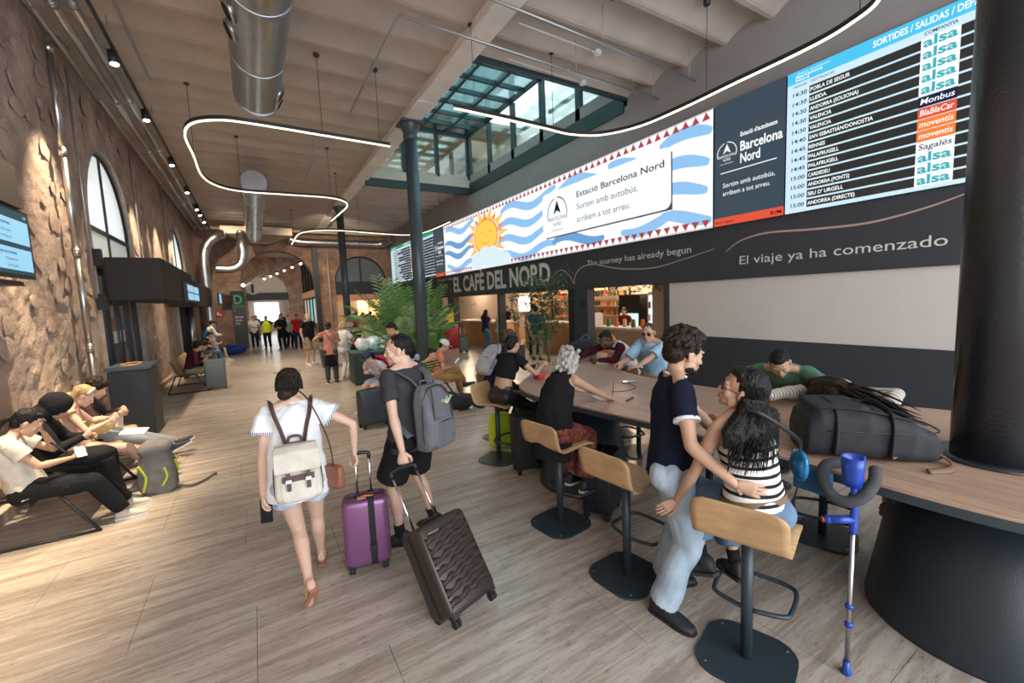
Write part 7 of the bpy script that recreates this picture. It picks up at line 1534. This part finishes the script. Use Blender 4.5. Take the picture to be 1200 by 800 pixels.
o=thing('booklet','open white booklet on the knees of the blonde woman','book',(-1.30,6.42,.66)); t=MB(); t.box((0,0,0),(.22,.30,.012),.3,Matrix.Rotation(.15,3,'Y')); t.obj('pages',mat('paper_white',(.72,.72,.70),.9),o)
p=sitter('person in dark top with pale grey jeans stretched out, last on bench',(-1.80,7.18),-88,'m','light',C_('dark_top',(.05,.03,.03)),C_('grey_jeans',(.25,.29,.32)),mat('dark_trainer',(.03,.035,.05),.6),'curly',seed=24,hcol='darkbrown',lean=-26,curve=46,neck=(34,0,0),long=True,feet={'R':dict(t=(-.30,.84,.10),pitch=-25,dir=-10),'L':dict(t=(-.45,.86,.11),pitch=-25)},hands={'L':dict(t=(-.02,.24,.80),hint=(-.8,-.5,-.6),curl=.7),'R':dict(t=(.10,.24,.78),hint=(.8,-.5,-.6),curl=.7)})
o=thing('yellow_cushion','pale yellow travel cushion beside the blonde woman','pillow',(-1.72,6.88,.60)); t=MB(); t.sph((0,0,.10),(.17,.14,.11),14,9); blob(t,'cushion_body',C_('pale_yellow',(.58,.50,.20)),o,vox=.012,smooth=3,wr=.004)
o=thing('paper_bag','white paper bag standing behind the knees of the last bench sitter','bag',(-1.80,7.78,.435)); t=MB(); t.b2((-.1,-.14,0),(.1,.14,.26)); blob(t,'bag_body',mat('paper_white',(.72,.72,.70),.9),o,vox=.014,smooth=1,wr=.01)
# ---- second and third benches
mar=C_('maroon_knit',(.065,.012,.022)); kh=C_('khaki_cloth',(.30,.24,.15)); gj=C_('grey_jeans',(.25,.29,.32)); wh=C_('white_cotton',(.66,.66,.66)); dk=C_('dark_top',(.05,.03,.03)); dn=C_('mid_denim',(.10,.16,.26)); M_wsh=mat('white_shoe',(.6,.6,.6),.6)
F2=dict(lod=2,noface=True)
sitter('curly-haired person in dark maroon and khaki trousers, first on the second bench',(-1.52,13.51),-80,'m','tan',mar,kh,M_wsh,'curly',seed=31,lean=14,curve=18,neck=(14,30,0),long=True,**F2)
sitter('person in black looking at a phone beside the grey suitcase',(-1.52,14.14),-85,'m','tan',bkc,bkc,M_wsh,'curly',seed=32,lean=16,curve=20,neck=(30,0,0),long=True,**F2)
sitter('person in grey sitting third on the second bench',(-1.52,15.37),-85,'f','tan',C_('grey_knit',(.12,.12,.13)),bkc,M_wsh,'long',seed=33,hcol='darkbrown',lean=12,**F2)
sitter('sitter in a red top near the standing person in white',(-1.65,19.3),-80,'f','tan',C_('deep_red',(.22,.02,.02)),dn,M_wsh,'short',seed=34,**F2)
sitter('barelegged sitter in dark clothes at the farthest bench',(-1.55,20.6),-80,'m','light',bkc,C_('dark_shorts',(.03,.03,.035)),M_wsh,'short',seed=35,to=-.1,**F2)
def stander(label,loc,hd,sex,sk,top,bot,shoe,hair,H=1.72,hcol='black',seed=0,lod=2,to=.96,sl=.55,long=False,neck=(8,0,0),hands=None,feet=None,lean=2,bl=.016,tl=.018,group=None,**k):
    p=Person(label,(loc[0],loc[1],0),hd,H=H,sex=sex,lod=lod,sk=sk,seed=seed,lean=lean,neck=neck,hands=hands,feet=feet,group=group,**k); p.body(noface=True)
    p.shirt(top,sleeve=sl,long=long,loose=tl,hem=.1,wr=.006)
    if bot is not None: p.trousers(bot,to=to,loose=bl,wr=.006)
    p.shoes(shoe); 
    if hair: p.hair(hair,hcol)
    return p
HB={'R':dict(t=(.10,.30,1.12),hint=(.8,-.5,-.6),curl=.8),'L':dict(t=(-.08,.30,1.10),hint=(-.8,-.5,-.6),curl=.8)}
p=stander('person in white with a blue backpack and dark cap standing by the farthest bench',(-1.45,19.6),-70,'m','tan',wh,C_('white_trousers',(.55,.55,.55)),M_wsh,'short',seed=41,long=True,hands=HB,neck=(25,0,0)); p.cap(mat('cap_dark',(.015,.017,.02),.8))
backpack('sky blue backpack on the person in white near the far bench',w=.28,d=.14,h=.40,m=mat('sky_pack',(.10,.28,.42),.8),straps=False,vox=.02,**wear(p,-.14,-.45))
# ---- the far crowd
dks=mat('dark_trainer',(.03,.035,.05),.6); bk_=bkc
p=stander('station worker in a yellow high visibility vest before the far arch',(.50,25.0),170,'m','tan',bkc,bkc,dks,'short',seed=51)
p.shirt(mat('hi_vis',(.70,.85,.02),.7),sleeveless=True,loose=.035,name='hi_vis_vest',wr=.004); 
stander('person all in black with arms raised beside the high visibility worker',(1.10,23.6),160,'m','tan',bkc,bkc,dks,'short',seed=52,H=1.78,hands=HB,long=True)
p=stander('person in a red top and navy trousers near the far arch',(1.75,23.2),175,'m','tan',C_('bright_red',(.50,.02,.03)),C_('navy_cloth',(.012,.02,.06)),dks,'short',seed=53,H=1.75)
stander('person in pale green top talking beside the person in red',(1.45,24.4),200,'f','tan',C_('pale_green',(.35,.42,.36)),bkc,dks,'short',seed=54,hands=HB)
stander('person in white shirt behind the high visibility worker',(-.05,26.0),180,'m','tan',wh,bkc,dks,'short',seed=55,hands=HB)
stander('distant person in grey walking through the left arch',(.1,31.0),180,'f','tan',C_('grey_knit',(.12,.12,.13)),gj,dks,'short',seed=56)
stander('distant person in black walking through the left arch, right of the other',(1.6,33.0),190,'m','tan',bkc,bkc,dks,'short',seed=57)
stander('big man in black tee and khaki shorts standing in the hall',(1.55,16.25),-150,'m','light',bkc,kh,M_wsh,'short',seed=58,H=1.84,hcol='grey',to=-.08,fat=1.25,bl=.03,lod=1)
p=stander('woman in a pink top and black skirt over grey trousers with her back turned',(1.62,11.95),-10,'f','tan',C_('dusty_pink',(.48,.20,.17)),C_('dark_grey_trousers',(.05,.05,.052)),dks,'bun',seed=59,H=1.64,hcol='darkbrown',sl=.4,lod=1,hands={'R':dict(t=(.12,.34,1.1),hint=(.8,-.5,-.6),curl=.8),'L':dict(t=(-.28,.12,1.0),hint=(-1,-.5,0),curl=.8)})
p.skirt(bkc,length=.45,flare=1.05); strapline('bag_strap',[(.15,-.12,1.02),(.0,-.135,1.2),(-.12,-.09,1.40)],.007,M_blkp,p.root)
stander('white-haired person in a white blouse beside the waste box',(2.02,12.3),-60,'f','light',wh,wh,M_wsh,'bob',seed=60,H=1.62,hcol='blonde',sl=.7,lod=1,hands=HB)
p=sitter('dark-haired woman in pale lilac top sitting in the crowd behind the waste box',(2.95,13.4),160,'f','tan',C_('lilac_top',(.50,.45,.52)),bkc,dks,'ponytail',seed=61,hip=.62,lod=1,lean=6,neck=(4,0,0))
sitter('person in a white top with red hair facing away in the crowd',(3.1,12.2),10,'f','light',wh,bkc,dks,'short',seed=62,hip=.62,hcol='red',lod=2,noface=True)
sitter('person in black and red sitting far behind in the crowd',(3.0,15.4),150,'m','tan',bkc,bkc,dks,'short',seed=63,hip=.62,lod=2,noface=True)
sitter('person in a grey top sitting right of the waste box in the crowd',(3.35,13.0),150,'f','tan',C_('grey_knit',(.12,.12,.13)),gj,dks,'bob',seed=91,hip=.62,hcol='brown',lod=2,noface=True)
stander('person in a cream shirt standing far behind the waste box',(2.75,15.9),170,'m','tan',C_('cream_tee',(.58,.53,.44)),dn,dks,'short',seed=92)
stander('person in orange standing at the far edge of the crowd',(3.7,16.9),200,'f','light',C_('coral_shirt',(.62,.20,.12)),bkc,dks,'bun',seed=93,hcol='brown')
stander('person in a red shirt far behind in the crowd',(3.1,17.4),150,'m','tan',C_('bright_red',(.50,.02,.03)),bkc,dks,'short',seed=64)
stander('person in olive among the far crowd',(3.5,18.6),190,'m','tan',C_('olive_shirt',(.12,.12,.07)),bkc,dks,'short',seed=65)
stander('person in pale pink beyond the crowd near the far shop',(4.3,20.5),170,'f','light',C_('pale_pink',(.55,.35,.36)),gj,dks,'long',seed=66,hcol='darkbrown')
stander('person in dark green by the far shop counter',(5.2,22.8),10,'m','tan',C_('dark_green',(.04,.08,.05)),bkc,dks,'short',seed=67)
stander('person in white by the far shop counter',(4.8,24.5),-20,'f','tan',wh,dn,dks,'bob',seed=68)
# ---- seated round the slate column
p=stander('young man in black tee bending over in front of the palms',(2.62,8.25),75,'m','tan',bkc,C_('pale_blue_cloth',(.35,.45,.56)),M_wsh,'short',seed=71,lod=1,lean=32,H=1.78,neck=(34,0,0),to=-.05,hands={'L':dict(t=(2.30,7.95,.80),w=1,hint=(-.5,-1,-.3),curl=.6),'R':dict(t=(2.32,8.5,.85),w=1,hint=(-.5,1,-.3),curl=.6)},sl=.5)
p=sitter('seated person in dark cap and pink backpack looking at a phone',(2.05,8.35),125,'f','light',C_('pale_print_tee',(.50,.42,.45)),C_('denim_short',(.25,.32,.40)),M_wsh,'ponytail',seed=72,lod=1,lean=34,curve=14,neck=(34,0,0),to=-.2,sl=.5)
p.cap(mat('cap_navy',(.02,.028,.05),.8)); backpack('bright pink and black backpack on the person in the dark cap',w=.27,d=.14,h=.40,m=mat('pink_pack',(.45,.02,.10),.8,noise_s=4,noise_a=.8),straps=False,vox=.016,**wear(p,-.14,-.45))
phone('phone in the hands of the person in the dark cap',(1.78,8.12,.76),(.5,0,1.2))
p=sitter('child in a yellow and black striped tee sitting behind the grey backpack',(2.62,7.55),-150,'m','tan',stripes('bee_stripes',(.50,.36,.10),(.02,.02,.02),.05,.5,2,.02),C_('pale_denim_short',(.38,.46,.54)),mat('white_shoe',(.6,.6,.6),.6),'short',seed=73,H=1.5,lod=1,lean=14,curve=14,neck=(20,0,0),to=-.2,feet={'R':dict(t=(.13,.44,.08)),'L':dict(t=(-.14,.40,.08))})
p=sitter('man in a coral shirt, khaki trousers and white cap reading a phone by the column',(3.02,8.0),-105,'m','tan',C_('coral_shirt',(.62,.20,.12)),C_('mustard_trousers',(.36,.21,.07)),dks,'short',seed=74,lod=1,lean=4,curve=20,neck=(24,0,0),sl=.55,to=.8,feet={'R':dict(t=(-.05,.48,.085)),'L':dict(t=(-.28,.62,.30),pitch=-15)})
p.cap(mat('cap_white',(.66,.66,.62),.8)); phone('phone held by the man in the coral shirt',(3.40,7.84,.82),(.6,0,-1.2))
# ---- cafe customers and staff
stander('woman with long dark hair, blue top and jeans standing at the cafe entrance',(7.65,14.7),-80,'f','tan',C_('navy_cloth',(.012,.02,.06)),C_('blue_jeans',(.08,.16,.24)),dks,'long',seed=81,H=1.68,lod=1,sl=.5,hands=HB,bl=.006)
stander('blonde woman in cream trousers and top beside the woman in jeans',(7.75,13.75),-70,'f','light',C_('cream_tee',(.58,.53,.44)),C_('cream_trousers',(.60,.55,.47)),M_wsh,'bob',seed=82,H=1.66,hcol='brown',hands=HB)
stander('cafe customer with short dark hair and bare arms, left of the pair at the counter',(8.3,12.4),-60,'m','tan',C_('pale_print_tee',(.50,.42,.45)),bkc,dks,'short',seed=83,H=1.86)
stander('cafe customer in teal black top, right of the pair at the counter',(7.7,11.3),-50,'m','tan',C_('teal_dark',(.03,.07,.08)),kh,dks,'short',seed=84,H=1.80)
stander('barista in black behind the left oak counter',(10.2,17.3),90,'m','tan',bkc,bkc,dks,'short',seed=85,H=1.75)
stander('barista in black behind the right oak counter',(9.7,9.4),100,'f','tan',C_('deep_red',(.22,.02,.02)),bkc,dks,'bun',seed=86,H=1.65)

bpy.data.scenes.remove(TS)
